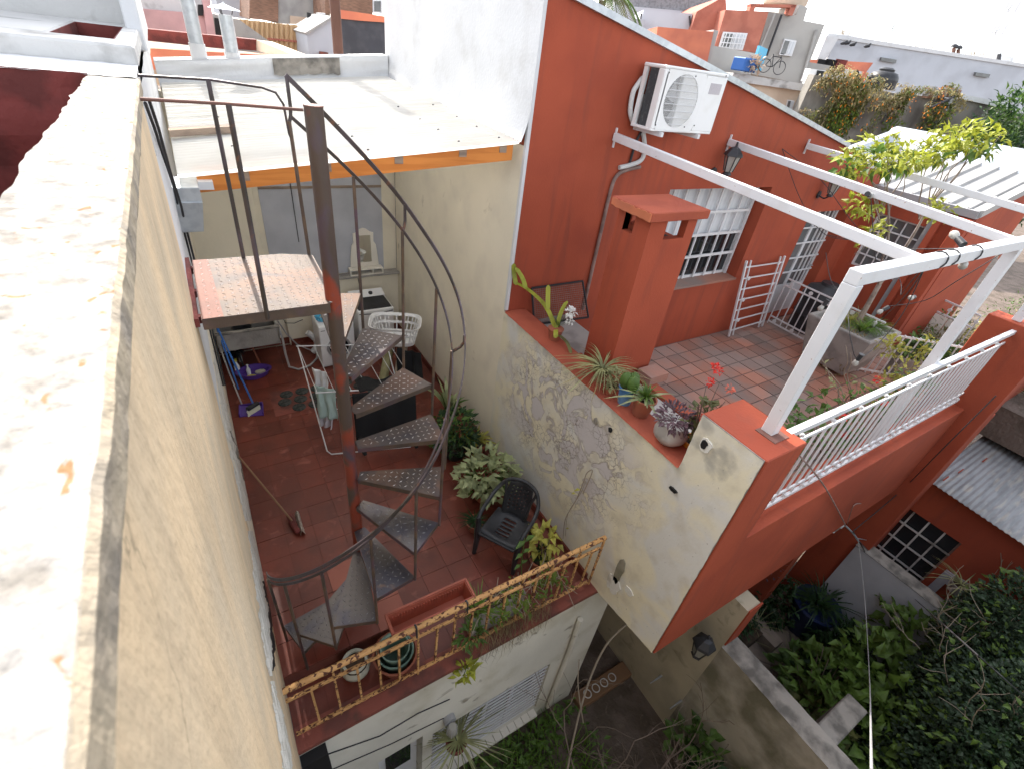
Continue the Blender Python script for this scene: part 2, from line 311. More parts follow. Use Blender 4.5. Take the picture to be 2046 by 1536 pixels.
# left terrace floor: bed + single tiles
fl=MB().box(-.30,2.95,2.02,8.42,-.30,-.012); floor=struct('terrace_floor',fl,'grout_red')
P=.305; tm=MB().box(-P/2+.0018,P/2-.0018,-P/2+.0018,P/2-.0018,-.010,0).build('tile','tile_red'); tm0=tm.data; bpy.data.objects.remove(tm)
k=0
for j in range(21):
    for i in range(11):
        x=-.27+P*(i+.5)+( .0 if j%2 else 0); y=2.03+P*(j+.5)
        if x+P/2>2.97: continue
        o=share(tm0,'tile',(x,y,rn(-.0012,.0012)),floor,(rn(-.003,.003),rn(-.003,.003),0)); k+=1
# right terrace floor
fr=MB().box(3.9,10.9,1.2,4.51,.15,1.138); rfloor=struct('roof_terrace_floor',fr,'grout_grey')
P2=.29; tm=MB().box(-P2/2+.009,P2/2-.009,-P2/2+.009,P2/2-.009,-.010,0).build('tile','tile_clay'); tm1=tm.data; bpy.data.objects.remove(tm)
for j in range(11):
    for i in range(24):
        share(tm1,'tile',(3.97+P2*(i+.5),1.3+P2*(j+.5),1.150+rn(-.001,.001)),rfloor,(rn(-.004,.004),rn(-.004,.004),0))
# ================================================================ LEFT BOUNDARY WALL + PARAPET
lw=thing('boundary_wall','tall peeling tan wall with thick sunlit white parapet filling the left edge','wall',(-.3,1,0))
def lf(y0,y1,z0,z1,off=0,amp=.007):
    return lambda u,v:(lambda y,z:(XL(z)+off+amp*nz((y*2.2,z*1.6,3.1)),y,z))(y0+(y1-y0)*u,z0+(z1-z0)*v)
gridface(lf(-1.2,3.16,-3.2,4.60),70,70).build('plaster_face','wall_tan',lw,smooth=True)
gridface(lf(3.16,8.6,2.55,4.60),40,20).build('painted_face','wall_white',lw,smooth=True)
gridface(lf(3.16,8.6,-.3,2.55),40,20).build('lower_face','cream_clean',lw,smooth=True)
def pe(u,v):
    y=-1.2+4.5*u; j=.003*nz((y*7,1,1))+.0015*nz((y*23,5,2)); q=[(XL(4.56)-.004,4.555+.03*nz((y*5,2,2))),(XL(4.6)+.009+j,4.60),(XL(4.64)+.008+j,4.645),(XL(4.65)+.001+j,4.653)][round(v*3)]
    return (q[0],y,q[1]+.003*nz((y*6,v*9,2)))
gridface(pe,260,3).build('parapet_edge','parapet_edge',lw)
def pt(u,v):
    y=-1.2+4.5*u; x0=-.322+.012*nz((y*4,7,1))+.007*nz((y*14,2,1)); x1=XL(4.65)+.002+.003*nz((y*7,1,1))+.0015*nz((y*23,5,2)); x=x0+(x1-x0)*v
    return (x,y,4.652+.003*nz((y*6,9,2))+.002*nz((x*18,y*9,4))*min(1,8*v*(1-v)))
gridface(pt,260,16,flip=True).build('parapet_top','parapet_top',lw,smooth=True)
MB().box(-.34,-.27,-1.2,8.6,-3.2,4.57).build('wall_core','concrete',lw)
MB().box(-4,-.15,-9,-1.2,-3.2,4.6).build('wall_core','wall_tan',lw)  # unseen mass behind the camera, added to block sky light over the yard
# peeling strip low on the wall, ragged loose flakes
def peel(rows,mat,name,th=.004):
    mb=MB(); n=90; L_=[]
    for i in range(n+1):
        f=i/n*(len(rows)-1); k=min(int(f),len(rows)-2); t=f-k; y,xl,xr=[rows[k][q]+(rows[k+1][q]-rows[k][q])*t for q in range(3)]
        xl+=5*nz((y*.05,1,1))+2.5*nz((y*.17,3,1)); xr+=4*nz((y*.06,7,1))+2*nz((y*.19,5,1)); xr=max(xr,xl+1)
        row=[]
        for q in range(5): p=onlean(xl+(xr-xl)*q/4,y); row.append((XL(p.z)+.007*nz((p.y*2.2,p.z*1.6,3.1))+th*(1 if 0<q<4 else .3)+.002*nz((p.y*20,p.z*20,1)),p.y,p.z))
        L_.append(row)
    for r in L_: mb.v+=r
    for i in range(n):
        for q in range(4): a_=5*i+q; mb.f.append((a_,a_+5,a_+6,a_+1))
    return mb.build(name,mat,lw)
peel([(700,424,429),(760,432,442),(840,447,460),(920,464,482),(1000,480,499),(1040,490,503)],'peel_white','peeled_plaster')
peel([(1060,494,504),(1130,504,523),(1220,516,538),(1310,528,547),(1350,538,546)],'peel_white','peeled_plaster')
peel([(1360,540,548),(1430,549,566),(1500,560,580),(1536,566,584)],'peel_white','peeled_plaster')
peel([(1160,524,527),(1220,535,541),(1290,542,549),(1340,544,547)],'dark','crack',.006)
peel([(860,458,460),(910,474,479),(960,486,489)],'concrete_old','crack',.006)

# wells and caps of the roof left of the parapet
rb=thing('roof_planter','whitewashed roof curb with sunken maroon wells at upper left','planter box',(-.7,3,4.1))
mb=MB().box(-1.6,-.323,-1.2,3.28,3.9,4.0); gridface(lambda u,v:(-1.3+.98*u,3.28+.03*nz((u*5,v*4,1)),3.98+.68*v),16,10,mb); mb.box(-1.8,-1.25,-1.2,3.28,3.98,4.62)
mb.hexa([(-1.3,-1.2,3.99),(-.80,-1.2,3.99),(-.80,3.27,3.99),(-1.3,3.27,3.99),(-1.3,-1.2,4.6),(-1.15,-1.2,4.6),(-1.15,3.27,4.6),(-1.3,3.27,4.6)]); mb.build('well','maroon',rb)
gridface(lambda u,v:(-2.2+2.065*u,3.275+.60*v+(.010*nz((u*40,2,1))+.012*nz((u*11,2,4)) if v==0 else 0),4.656+.004*nz((u*30,v*6,1))),90,6).build('cap','wall_white',rb,smooth=True)
MB().box(-2.2,-.14,3.29,3.88,4.3,4.648).build('cap_core','white_stained',rb)
mb=MB(); z0,z1=4.64,4.745
for b in ((-2.2,-.13,3.88,4.28),(-2.2,-.55,4.28,5.95),(-.24,-.13,4.28,5.95),(-2.2,-.13,5.95,6.2)): mb.box(*b,z0,z1)
mb.build('raised_curb','white_stained',rb,bevel=.012)
MB().box(-.56,-.235,4.27,5.96,4.3,4.50).build('well','maroon',rb)
mb=MB()
for b in ((-.558,-.235,5.93,5.948),(-.552,-.545,4.285,5.94),(-.245,-.238,4.285,5.94)): mb.box(*b,4.48,4.735)
mb.build('well_lining','maroon',rb)
ub=thing('roof_room','white plastered rooftop block with grey stains behind the maroon wells','building',(-2,7,4.6))
MB().box(-4.5,-.20,6.25,9.3,4.2,6.75).build('wall','white_stained',ub,bevel=.02)
MB().hexa([(-.21,5.6,4.6),(-.10,5.6,4.6),(-.10,9.4,4.6),(-.21,9.4,4.6),(-.21,6.6,6.75),(-.10,6.6,6.75),(-.10,9.4,6.75),(-.21,9.4,6.75)]).build('pilaster','wall_white',ub,bevel=.01)
# ================================================================ PARTY WALL between the terraces
pw=thing('party_wall','flaking cream wall with red capped ledge dividing the two terraces','wall',(3,3,0))
prof=[(8.6,-3.2),(8.6,4.18),(4.53,4.18),(4.53,2.30),(1.58,2.30),(1.58,2.875),(1.03,2.875),(1.03,.16),(1.93,.02),(1.93,-.3),(8.0,-.3),(8.0,-3.2)]
MB().prism([(2.972,y,z) for y,z in prof],(.20,0,0)).build('masonry','concrete',pw)
def inprof(y,z):
    if y>4.53: return z<4.18
    if y<1.58: return z<2.875
    return z<2.30
def cf(y0,y1,z0f,z1f):
    def f(u,v):
        y=y0+(y1-y0)*u; z=z0f(y)+(z1f(y)-z0f(y))*v
        fl=max(0,1-((y-2.9)/1.3)**2-((z-1.45)/.95)**2); n=nz((0,y*5,z*5)); fk=nz((2,y*3.1,z*2.3)); h=.004*nz((0,y*2,z*2))
        h+=.004*n*max(0,fl)
        ed=.006*nz((y*14,z*14,3)) if (v==0 or u in(0,1)) else 0
        return (2.962+h+ed*.5,y+ (ed if u in (0,1) else 0),z+(ed if v==0 else 0))
    return f
bz=lambda y:.16-.14*max(0,min(1,(y-1.03)/.9))
gridface(cf(1.03,1.58,bz,lambda y:2.875),30,110,flip=True).build('plaster_face','cream_wall',pw,smooth=True)
gridface(cf(1.58,4.53,bz,lambda y:2.30),150,110,flip=True).build('plaster_face','cream_wall',pw,smooth=True)
gridface(cf(4.53,8.45,lambda y:0,lambda y:4.18),60,60,flip=True).build('plaster_face','cream_clean',pw,smooth=True)
# chipped plaster patch at the low corner, holes
def wallpatch(c,ry,rz,mat,name,th=.01,n=18,x=2.955):
    pts=[(x-th,c.y+ry*(1+.35*nz((math.cos(a)*2,math.sin(a)*2,c.y)))*math.cos(a),c.z+rz*(1+.35*nz((math.cos(a)*2,math.sin(a)*2,c.z)))*math.sin(a)) for a in [2*math.pi*i/n for i in range(n)]]
    return MB().prism(pts,(th+.004,0,0)).build(name,mat,pw)
for (x,y),ry,rz,m,nm in (((1225,1165),.10,.13,'peel_white','broken_plaster'),((1237,1140),.05,.20,'concrete_moss','broken_plaster'),((1408,886),.03,.04,'dark','hole'),((1345,977),.045,.018,'dark','hole'),((1190,840),.02,.04,'concrete_old','chip'),((1220,858),.02,.025,'dark','hole'),((1256,1180),.06,.05,'peel_white','broken_plaster'),((1410,888),.055,.06,'peel_white','broken_plaster')):
    wallpatch(onx(x,y,2.955),ry,rz,m,nm,.012 if m=='dark' else .007)
gridface(lambda u,v:(2.945+.30*v+(.008*nz((u*60,1,1)) if v==0 else 0),1.585+2.92*u,2.302+.008*math.sin(math.pi*v)+.003*nz((u*30,v*3,1))),100,6,flip=True).build('ledge_cap','red_ledge',pw,smooth=True)
MB().box(2.975,3.47,1.012,1.59,.152,2.882).build('end_pier','red_paint',pw,bevel=.008)
MB().box(3.172,3.26,1.59,4.5,1.3,2.30).build('ledge_core','red_paint',pw)
# white upper wall above the lean-to roof (left flank of the red house)
# ================================================================ RED HOUSE
rh=thing('red_house','brick red house with white flank wall, barred window and sloping metal coping','house',(6,5,1.15))
def wg(mb,axis,c,th,u0,u1,z0,z1,ops):
    us=sorted({u0,u1,*[o[0] for o in ops],*[o[1] for o in ops]}); zs=sorted({z0,z1,*[o[2] for o in ops],*[o[3] for o in ops]})
    for a,b in zip(us,us[1:]):
        for e,f in zip(zs,zs[1:]):
            m=((a+b)/2,(e+f)/2)
            if any(o[0]<m[0]<o[1] and o[2]<m[1]<o[3] for o in ops): continue
            if axis=='y': mb.box(a,b,c,c+th,e,f)
            else: mb.box(c,c+th,a,b,e,f)
    return mb
W1=(5.30,7.55,2.235,3.72); D1=(9.0,10.34,1.16,3.28)
mb=wg(MB(),'y',4.51,.28,2.975,10.9,-.2,3.9,[W1,D1])
mb.prism([(2.975,4.51,3.9),(10.9,4.51,3.9),(10.9,4.51,3.98),(9.06,4.51,4.33),(6.0,4.51,4.92),(3.3,4.51,5.40),(3.3,4.51,7.2),(2.975,4.51,7.2)],(0,.28,0))
mb.build('wall','red_paint',rh)
cop=[(3.22,5.44),(6.0,4.945),(9.12,4.35)]
mb=MB()
for (a,za),(b,zb) in zip(cop,cop[1:]): mb.hexa([(a,4.46,za-.03),(b,4.46,zb-.03),(b,4.86,zb-.03),(a,4.86,za-.03),(a,4.46,za+.03),(b,4.46,zb+.03),(b,4.86,zb+.03),(a,4.86,za+.03)])
mb.build('coping','galv',rh)
MB().hexa([(3.3,4.8,3.9),(9.0,4.8,3.9),(9.0,9.5,3.9),(3.3,9.5,3.9),(3.3,4.8,5.38),(9.0,4.8,4.3),(9.0,9.5,4.3),(3.3,9.5,5.38)]).build('roof','galv_dull',rh)
def wf(u,v):
    y=4.50+4.3*u; z=4.22+3.0*v; b=.0
    if v<.12: b=.07*(1-v/.12)**2
    return (2.962-b+.008*nz((y*1.5,z*1.5,2))-.03*(1-min(1,u*18))**2*0,y,z+.02*(0 if v else math.sin(u*9)))
gridface(wf,60,60,flip=True).build('white_flank','wall_white',rh,smooth=True)
MB().box(2.97,3.3,4.80,8.8,4.2,7.2).build('flank_core','wall_white',rh)
MB().box(2.952,2.99,4.488,4.53,2.33,7.2).build('corner_edge','wall_white',rh)
# window
wd=MB(); Y=4.735; x0,x1,z0,z1=W1
win=wg(MB(),'y',Y,.05,x0,x1,z0,z1,[(x0+.06,x1-.02-.06,z0+.06,z1-.05)]).build('window','white_metal',rh)
MB().box(x0+.05,x1-.07,Y+.022,Y+.03,z0+.05,z0+.72).build('pane','window_dark',win)
MB().box(x0+.05,x1-.07,Y+.022,Y+.03,z0+.72,z1-.04).build('pane','curtain',win)
nc=8
for i in range(1,nc):
    x=x0+.06+(x1-x0-.14)*i/nc; MB().box(x-.014,x+.014,Y-.035,Y-.012,z0+.03,z1-.03).build('bar','white_metal',win)
for j in range(1,4):
    z=z0+.05+(z1-z0-.1)*j/4; MB().box(x0+.03,x1-.05,Y-.045,Y-.02,z-.02,z+.02).build('bar','white_metal',win)
MB().box(x1-.075,x1-.035,Y-.05,Y-.01,z0+.02,z1-.02).build('grille_post','white_metal',win)
MB().hexa([(x0-.02,4.495,z0-.03),(x1+.02,4.495,z0-.03),(x1+.02,4.74,z0-.03),(x0-.02,4.74,z0-.03),(x0-.02,4.495,z0+.004),(x1+.02,4.495,z0+.004),(x1+.02,4.74,z0+.02),(x0-.02,4.74,z0+.02)]).build('window_sill','tile_clay',win)
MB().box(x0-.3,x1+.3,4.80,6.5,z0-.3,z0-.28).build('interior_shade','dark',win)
# door
x0,x1,z0,z1=D1; Y=4.70
dr=wg(MB(),'y',Y,.05,x0,x1,z0,z1,[(x0+.05,x0+.62,z0+.62,z1-.06),(x0+.70,x1-.06,z0+.62,z1-.06)]).build('door','white_metal',rh)
MB().box(x0+.04,x1-.05,Y+.02,Y+.028,z0+.6,z1-.05).build('pane','window_grey',dr)
for i in range(1,4):
    x=x0+.70+(x1-.06-x0-.70)*i/4; MB().box(x-.011,x+.011,Y-.03,Y-.008,z0+.6,z1-.05).build('bar','white_metal',dr)
for j in range(1,5):
    z=z0+.62+(z1-z0-.68)*j/5; MB().box(x0+.02,x1-.03,Y-.04,Y-.016,z-.013,z+.013).build('bar','white_metal',dr)
x=x0+.20; MB().box(x-.012,x+.012,Y-.03,Y-.008,z0+.6,z1-.05).build('bar','white_metal',dr)
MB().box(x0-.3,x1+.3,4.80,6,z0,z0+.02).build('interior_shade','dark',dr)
MB().tube([(x1-.12,Y-.02,2.15),(x1-.12,Y-.07,2.15),(x1-.22,Y-.07,2.15)],.012).build('handle','galv',dr)
# wing
wx=10.9; WW=(3.42,4.30,2.24,3.27); DD=(3.02,3.16,1.16,3.2)
wgm=wg(MB(),'x',wx,.25,3.052,4.51,-.2,3.62,[WW]); 
wgm.prism([(wx,2.85,-.2),(13.3,2.85,-.2),(13.3,2.85,4.18),(wx,2.85,3.60)],(0,.2,0))
wgm.box(13.1,13.3,3.05,7.5,-.2,4.0); wgm.build('wing_wall','red_paint',rh)
MB().box(wx-.16,wx,2.86,3.04,1.15,3.58).build('wing_pilaster','red_paint',rh,bevel=.006)
MB().box(wx-.13,wx,3.24,3.34,1.15,3.58).build('wing_pilaster','red_paint',rh,bevel=.006)
y0,y1,z0,z1=WW
ww=wg(MB(),'x',wx+.10,.04,y0,y1,z0,z1,[(y0+.04,y1-.04,z0+.04,z1-.04)]).build('window','white_metal',rh)
MB().box(wx+.12,wx+.13,y0+.03,y1-.03,z0+.03,z1-.03).build('pane','window_grey',ww)
for i in range(1,5): y=y0+(y1-y0)*i/5; MB().box(wx+.07,wx+.092,y-.010,y+.010,z0+.01,z1-.01).build('bar','white_metal',ww)
for j in range(1,4): z=z0+(z1-z0)*j/4; MB().box(wx+.06,wx+.08,y0+.01,y1-.01,z-.012,z+.012).build('bar','white_metal',ww)
MB().box(wx-.06,wx-.002,3.36,3.43,1.2,3.55).build('downpipe','galv_dull',rh)
MB().hexa([(wx-.12,2.84,3.60),(wx+.02,2.84,3.60),(wx+.02,5.3,3.60),(wx-.12,5.3,3.60),(wx-.14,2.84,3.72),(wx+.04,2.84,3.72),(wx+.04,5.3,3.72),(wx-.14,5.3,3.72)]).build('gutter','grey_plastic',rh)
# wing metal roof: pans with standing ribs, white flashings
def wr(x,y,d=0): return (x,y,3.70+(x-wx)*.235+d)
mr=MB(); mr.hexa([wr(wx-.05,2.85,-.04),wr(13.3,2.85,-.04),wr(13.3,5.6,-.04),wr(wx-.05,5.6,-.04),wr(wx-.05,2.85,.01),wr(13.3,2.85,.01),wr(13.3,5.6,.01),wr(wx-.05,5.6,.01)]); roofo=mr.build('metal_roof','sheet_roof',rh)
for i in range(9):
    y=3.02+.29*i; MB().hexa([wr(wx-.06,y-.035,.008),wr(13.1,y-.035,.008),wr(13.1,y+.035,.008),wr(wx-.06,y+.035,.008),wr(wx-.06,y-.018,.05),wr(13.1,y-.018,.05),wr(13.1,y+.018,.05),wr(wx-.06,y+.018,.05)]).build('rib','sheet_roof',roofo)
mb=MB().hexa([wr(wx-.08,2.80,-.05),wr(13.4,2.80,-.05),wr(13.4,2.98,-.05),wr(wx-.08,2.98,-.05),wr(wx-.08,2.80,.07),wr(13.4,2.80,.07),wr(13.4,2.98,.02),wr(wx-.08,2.98,.02)]); mb.build('flashing','sheet_roof',roofo)
MB().hexa([wr(13.0,2.8,.0),wr(13.45,2.8,.0),wr(13.45,5.8,.0),wr(13.0,5.8,.0),wr(13.25,2.8,.28),wr(13.45,2.8,.28),wr(13.45,5.8,.28),wr(13.25,5.8,.28)]).build('flashing','galv',roofo)
MB().hexa([wr(wx-.1,5.4,.0),wr(13.3,5.4,.0),wr(13.3,5.75,.0),wr(wx-.1,5.75,.0),wr(wx-.1,5.6,.26),wr(13.3,5.6,.26),wr(13.3,5.75,.26),wr(wx-.1,5.75,.26)]).build('flashing','galv',roofo)
# terrace front parapet, second pier, lower storey
mb=MB().box(3.47,8.30,1.02,1.30,.15,1.73); mb.build('front_parapet','red_paint',rh,bevel=.006)
mb=MB().box(3.17,14,1.12,4.5,.02,.14); mb.build('slab','red_paint',rh)
MB().box(8.30,8.62,.78,1.47,-3.2,2.96).build('cross_wall','red_paint',rh,bevel=.008)
MB().box(8.62,14,1.02,1.30,.15,1.75).build('front_parapet','red_paint',rh,bevel=.006)
MB().box(8.80,8.98,.80,1.01,-3.2,1.6).build('pilaster','red_paint',rh)
# lower party wall (under the slab) with lantern, and porch walls
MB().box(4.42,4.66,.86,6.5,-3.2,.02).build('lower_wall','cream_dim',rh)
MB().box(4.425,4.68,.842,.862,-.74,.03).build('lower_wall_edge','red_paint',rh)
MB().box(4.66,9.3,2.5,2.7,-3.2,.02).build('porch_wall','red_paint',rh)
MB().box(7.0,7.25,1.3,2.5,-3.2,.02).build('porch_wall','red_paint',rh)
MB().tube([(4.95,1.9,-3.2),(4.95,1.9,.0)],.07,10).build('porch_pipe','grey_plastic',rh,smooth=True)
# lower wing with gridded window and low corrugated roof
LX=9.3; LW=(.05,1.0,-2.0,-.62)
wg(MB(),'x',LX,.2,-1.4,1.02,-3.2,.12,[LW]).build('lower_wing_wall','red_paint',rh)
y0,y1,z0,z1=LW
lw2=wg(MB(),'x',LX+.08,.04,y0,y1,z0,z1,[(y0+.03,y1-.03,z0+.03,z1-.03)]).build('window','conduit',rh)
MB().box(LX+.10,LX+.11,y0+.02,y1-.02,z0+.02,z1-.02).build('pane','window_dark',lw2)
for i in range(1,4): y=y0+(y1-y0)*i/4; MB().box(LX+.05,LX+.075,y-.013,y+.013,z0,z1).build('bar','white_stained',lw2)
for j in range(1,4): z=z0+(z1-z0)*j/4; MB().box(LX+.045,LX+.07,y0,y1,z-.013,z+.013).build('bar','white_stained',lw2)
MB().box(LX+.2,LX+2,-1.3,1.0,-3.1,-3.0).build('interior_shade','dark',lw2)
mb=MB().box(LX-.10,LX-.0,-1.3,-.05,-1.35,-1.17); mb.box(LX-.1,LX,-.17,-.05,-3.2,-1.35); mb.build('wall_moulding','bluegrey_wall',rh)
rs=.105
def lr(u,v):
    x=LX-.28+2.6*u; y=.93-2.2*v; return (x,y,.16+.10*u*2.6*.5-.10*v+.006*math.sin(2*math.pi*(2.2*v)/.076)+(0))
lro=gridface(lr,4,330).build('corrugated_roof','galv_dull',rh,smooth=True)
so_=lro.modifiers.new('thick','SOLIDIFY'); so_.thickness=.006
MB().hexa([(11.3,-1.4,.2),(11.5,-1.4,.2),(11.5,.95,.32),(11.3,.95,.32),(11.3,-1.4,.28),(11.5,-1.4,.28),(11.5,.95,.42),(11.3,.95,.42)]).build('roof_flashing','galv',rh)
for x,y,m in ((1890,955,'red_paint'),(1920,940,'red_paint'),(1968,918,'red_paint')):
    p=onz(x,y,.235); MB().box(p.x-.10,p.x+.10,p.y-.008,p.y+.008,p.z-.01,p.z+.004).build('paint_splash',m,rh)
# garden walls of the neighbour's patio
gw=thing('garden_wall','low mossy garden wall with rough grey concrete coping below the overhanging corner','wall',(4.5,0,-3.2))
gridface(lambda u,v:(4.42+.012*nz((u*9,v*6,1)),.86-2.6*u,-3.2+2.42*v),50,40).build('wall_face','concrete_moss',gw,smooth=True)
MB().box(4.43,4.66,-1.74,.84,-3.2,-.80).build('wall_core','concrete',gw)
gridface(lambda u,v:((4.40+.30*v),.86-2.6*u,-.775+.012*nz((u*22,v*6,1))+.012*math.sin(math.pi*v)),70,8,flip=True).build('coping','concrete_old',gw,smooth=True)
mb=MB().box(4.70,5.6,-.50,-.26,-3.2,-1.0); mb.build('cross_wall','concrete_old',gw,bevel=.015)
for x,y in ((1320,1350),(1360,1400)):
    p=onx(x,y,4.40); MB().tube([p+Vector((.03,0,.0)),p+Vector((-.16,.02,-.10))],[.018,.008],6).build('bolt','galv_dull',gw)
gw2=thing('patio_wall','white low patio wall with rough concrete top beside the dark gridded window','wall',(8.3,0,-3.2))
MB().box(8.22,8.46,-2.2,.94,-3.2,-1.12).build('wall_face','bluegrey_wall',gw2)
gridface(lambda u,v:(8.20+.28*v,.95-3.2*u,-1.10+.012*nz((u*30,v*6,1))),80,8,flip=True).build('coping','concrete_old',gw2,smooth=True)
MB().box(8.46,8.85,-.62,-.40,-3.2,-1.05).build('cross_wall','concrete_old',gw2)
pf=struct('patio',MB().box(4.66,8.22,-2.5,2.5,-3.19,-3.012),'grout_grey'); th=.40
tm=MB().box(-th/2+.012,th/2-.012,-th/2+.012,th/2-.012,-.010,0).build('tile','patio_tile'); tm2=tm.data; bpy.data.objects.remove(tm)
for i in range(-6,7):
    for j in range(-6,7):
        a=rad(40); x=6.6+(i*math.cos(a)-j*math.sin(a))*th; y=.3+(i*math.sin(a)+j*math.cos(a))*th
        if 5.0<x<7.9 and -.8<y<2.2: share(tm2,'tile',(x,y,-3.0),pf,(0,0,a))
pl=thing('brick_planter','raised tiled planter box full of dark foliage on the shaded patio','planter',(6.9,1.1,-3))
MB().box(6.75,7.0,.7,1.9,-3.0,-2.75).build('kerb','patio_tile',pl); MB().box(5.9,6.75,.95,1.9,-3.0,-2.72).build('soil','soil',pl)
# ================================================================ FRONT FACADE of the near house
fh=thing('near_house','off white house front with barred windows under the rusty yellow railing','house',(1.5,1.9,-3.2))
FW=(.98,2.62,-2.75,-1.42); FD=(.36,.86,-3.2,-1.30); FL=(-.2,.28,-2.75,-1.42)
wg(MB(),'y',1.90,.22,-.3,3.33,-3.2,-.02,[FW,FD,FL]).build('wall','facade_white',fh)
MB().box(3.13,3.33,2.12,6,-3.2,-.3).build('side_wall','facade_white',fh)
for nm,(a,b,c,d) in (('window',FW),('window',FL)):
    wv=wg(MB(),'y',2.04,.04,a,b,c,d,[(a+.05,b-.05,c+.05,d-.05)]).build(nm,'white_metal',fh)
    MB().box(a+.02,b-.02,2.07,2.078,c+.02,d-.02).build('pane','window_dark',wv)
    n=int((b-a)/.42)
    for i in range(1,n+1): x=a+(b-a)*i/(n+1); MB().box(x-.02,x+.02,2.035,2.06,c+.02,d-.02).build('mullion','white_metal',wv)
    for j in range(13): z=c+.06+(d-c-.1)*j/12; MB().tube([(a-.01,1.93,z),(b+.01,1.93,z)],.011,6).build('bar','white_metal',wv)
    for i in range(4): x=a+.03+(b-a-.06)*i/3; MB().box(x-.008,x+.008,1.938,1.95,c,d).build('bar','conduit',wv)
    mbs=MB()
    for i in range(int((b-a)/.115)): mbs.box(a+.003+.115*i,a+.109+.115*i,1.80,2.02,c-.055,c-.004)
    mbs.build('window_sill','vanity',wv,kind='stuff')
dv=MB().box(FD[0]+.02,FD[1]-.02,2.03,2.08,FD[2],FD[3]-.02).build('door','white_metal',fh); MB().box(FD[0]+.1,FD[1]-.1,2.02,2.029,-2.2,-1.45).build('pane','window_dark',dv)
MB().box(-.28,-.06,1.80,1.895,-.60,-.10).build('notice_plate','dark',fh)
MB().tube([(2.83,1.86,-.45),(2.86,1.86,-1.2),(2.84,1.86,-2.9)],.035,8).build('downpipe','facade_white',fh,smooth=True)
MB().tube([(p[0],1.893,p[1]) for p in ((-.1,-.35),(.4,-.62),(.8,-.60),(1.15,-.70))],.006,5).build('wire','dark_metal',fh)
MB().tube([(p[0],1.893,p[1]) for p in ((-.1,-.75),(.5,-.98),(1.1,-1.12))],.005,5).build('wire','dark_metal',fh)
gridface(lambda u,v:(-.28+3.30*u,1.872+.20*v-(.012*nz((u*40,1,1)) if v==0 else 0),.035+.004*nz((u*30,v*6,2))),90,5).build('curb_top','curb_red',fh,smooth=True)
gridface(lambda u,v:(-.28+3.30*u,1.872-(.012*nz((u*40,1,1)) if v==1 else 0),-.02+.055*v+.004*0),90,1).build('curb_face','curb_red',fh)
MB().box(-.28,3.02,1.885,2.06,-.05,.028).build('curb_core','curb_red',fh)
# passage between the houses
pg=thing('side_passage','dark passage with beige ceiling and door frame beside the white house front','passage',(3.9,2.5,-3.2))
MB().box(3.33,4.42,1.95,6,-.62,-.5).build('ceiling','cardboard',pg); MB().box(3.33,4.42,3.9,4.0,-3.2,-.62).build('back_wall','maroon',pg)
MB().box(3.62,3.74,3.3,3.42,-3.2,-.62).build('door_frame','white_stained',pg)
st=thing('painted_step','dark red step with white ring patterns at the passage mouth','step',(3.85,1.7,-3.2))
MB().box(3.34,4.40,1.62,1.86,-3.2,-3.06).build('step','wood_handle',st,bevel=.015)
for i in range(4):
    c=Vector((3.55+.17*i,1.74,-3.055)); MB().tube([c+Vector((.06*math.cos(a),.06*math.sin(a),0)) for a in [2*math.pi*q/14 for q in range(15)]],.009,5).build('ring','white_stained',st); 
# ================================================================ LEAN-TO ROOF
lt=thing('lean_to_roof','white corrugated roof on an orange timber beam over the laundry corner','roof',(1.4,6.5,4))
def RZ(x,y): return 3.905+.105*(x+.05)+.035*(y-4.5)
PIT=.083
def sheet(y0,y1,lift):
    n=int((y1-y0)/PIT)*8
    def f(u,v):
        y=y0+(y1-y0)*v; x=-.10+2.99*u; return (x,y,RZ(x,y)+.020*math.sin(2*math.pi*y/PIT)+lift+.004*nz((x*2,y*3,1)))
    return gridface(f,6,n)
for i,(a,b) in enumerate(((4.50,5.50),(5.44,6.50),(6.44,7.50),(7.44,8.56))):
    o=sheet(a,b,.004*i).build('roof_sheet','sheet_white',lt,smooth=True)
bm_=MB(); bm_.hexa([(0.02,4.60,RZ(0.02,4.6)-.155),(2.87,4.60,RZ(2.87,4.6)-.185),(2.87,4.68,RZ(2.87,4.6)-.185),(.02,4.68,RZ(.02,4.6)-.155),(.02,4.60,RZ(.02,4.6)-.022),(2.87,4.60,RZ(2.87,4.6)-.022),(2.87,4.68,RZ(2.87,4.6)-.022),(.02,4.68,RZ(.02,4.6)-.022)])
bm_.build('beam','wood_orange',lt)
for x in (.35,1.0,1.65,2.3,2.75):
    b=MB().hexa([(x-.04,4.592,RZ(x,4.6)-.10),(x+.04,4.592,RZ(x,4.6)-.10),(x+.04,8.4,RZ(x,8.4)-.10),(x-.04,8.4,RZ(x,8.4)-.10),(x-.04,4.592,RZ(x,4.6)-.02),(x+.04,4.592,RZ(x,4.6)-.02),(x+.04,8.4,RZ(x,8.4)-.02),(x-.04,8.4,RZ(x,8.4)-.02)]); b.build('rafter','wood_old',lt)
for y in (4.7,5.2,5.7,6.4,7.0,7.7):
    for x in (.35,1.4,2.3,2.75):
        z=RZ(x,y); MB().lathe((x,y,z+.012),[(.012,0),(.012,.008),(.005,.012)],6).build('screw','dark_metal',lt)
ws=tag(MB().hexa([(-.10,5.55,RZ(0,5.6)+.03),(.42,5.62,RZ(.4,5.6)+.03),(.42,5.74,RZ(.4,5.6)+.03),(-.10,5.67,RZ(0,5.6)+.03),(-.10,5.55,RZ(0,5.6)+.085),(.42,5.62,RZ(.4,5.6)+.085),(.42,5.74,RZ(.4,5.6)+.085),(-.10,5.67,RZ(0,5.6)+.085)]).build('wooden_plank','wood_old'),'short weathered plank lying across the white corrugated roof','plank')
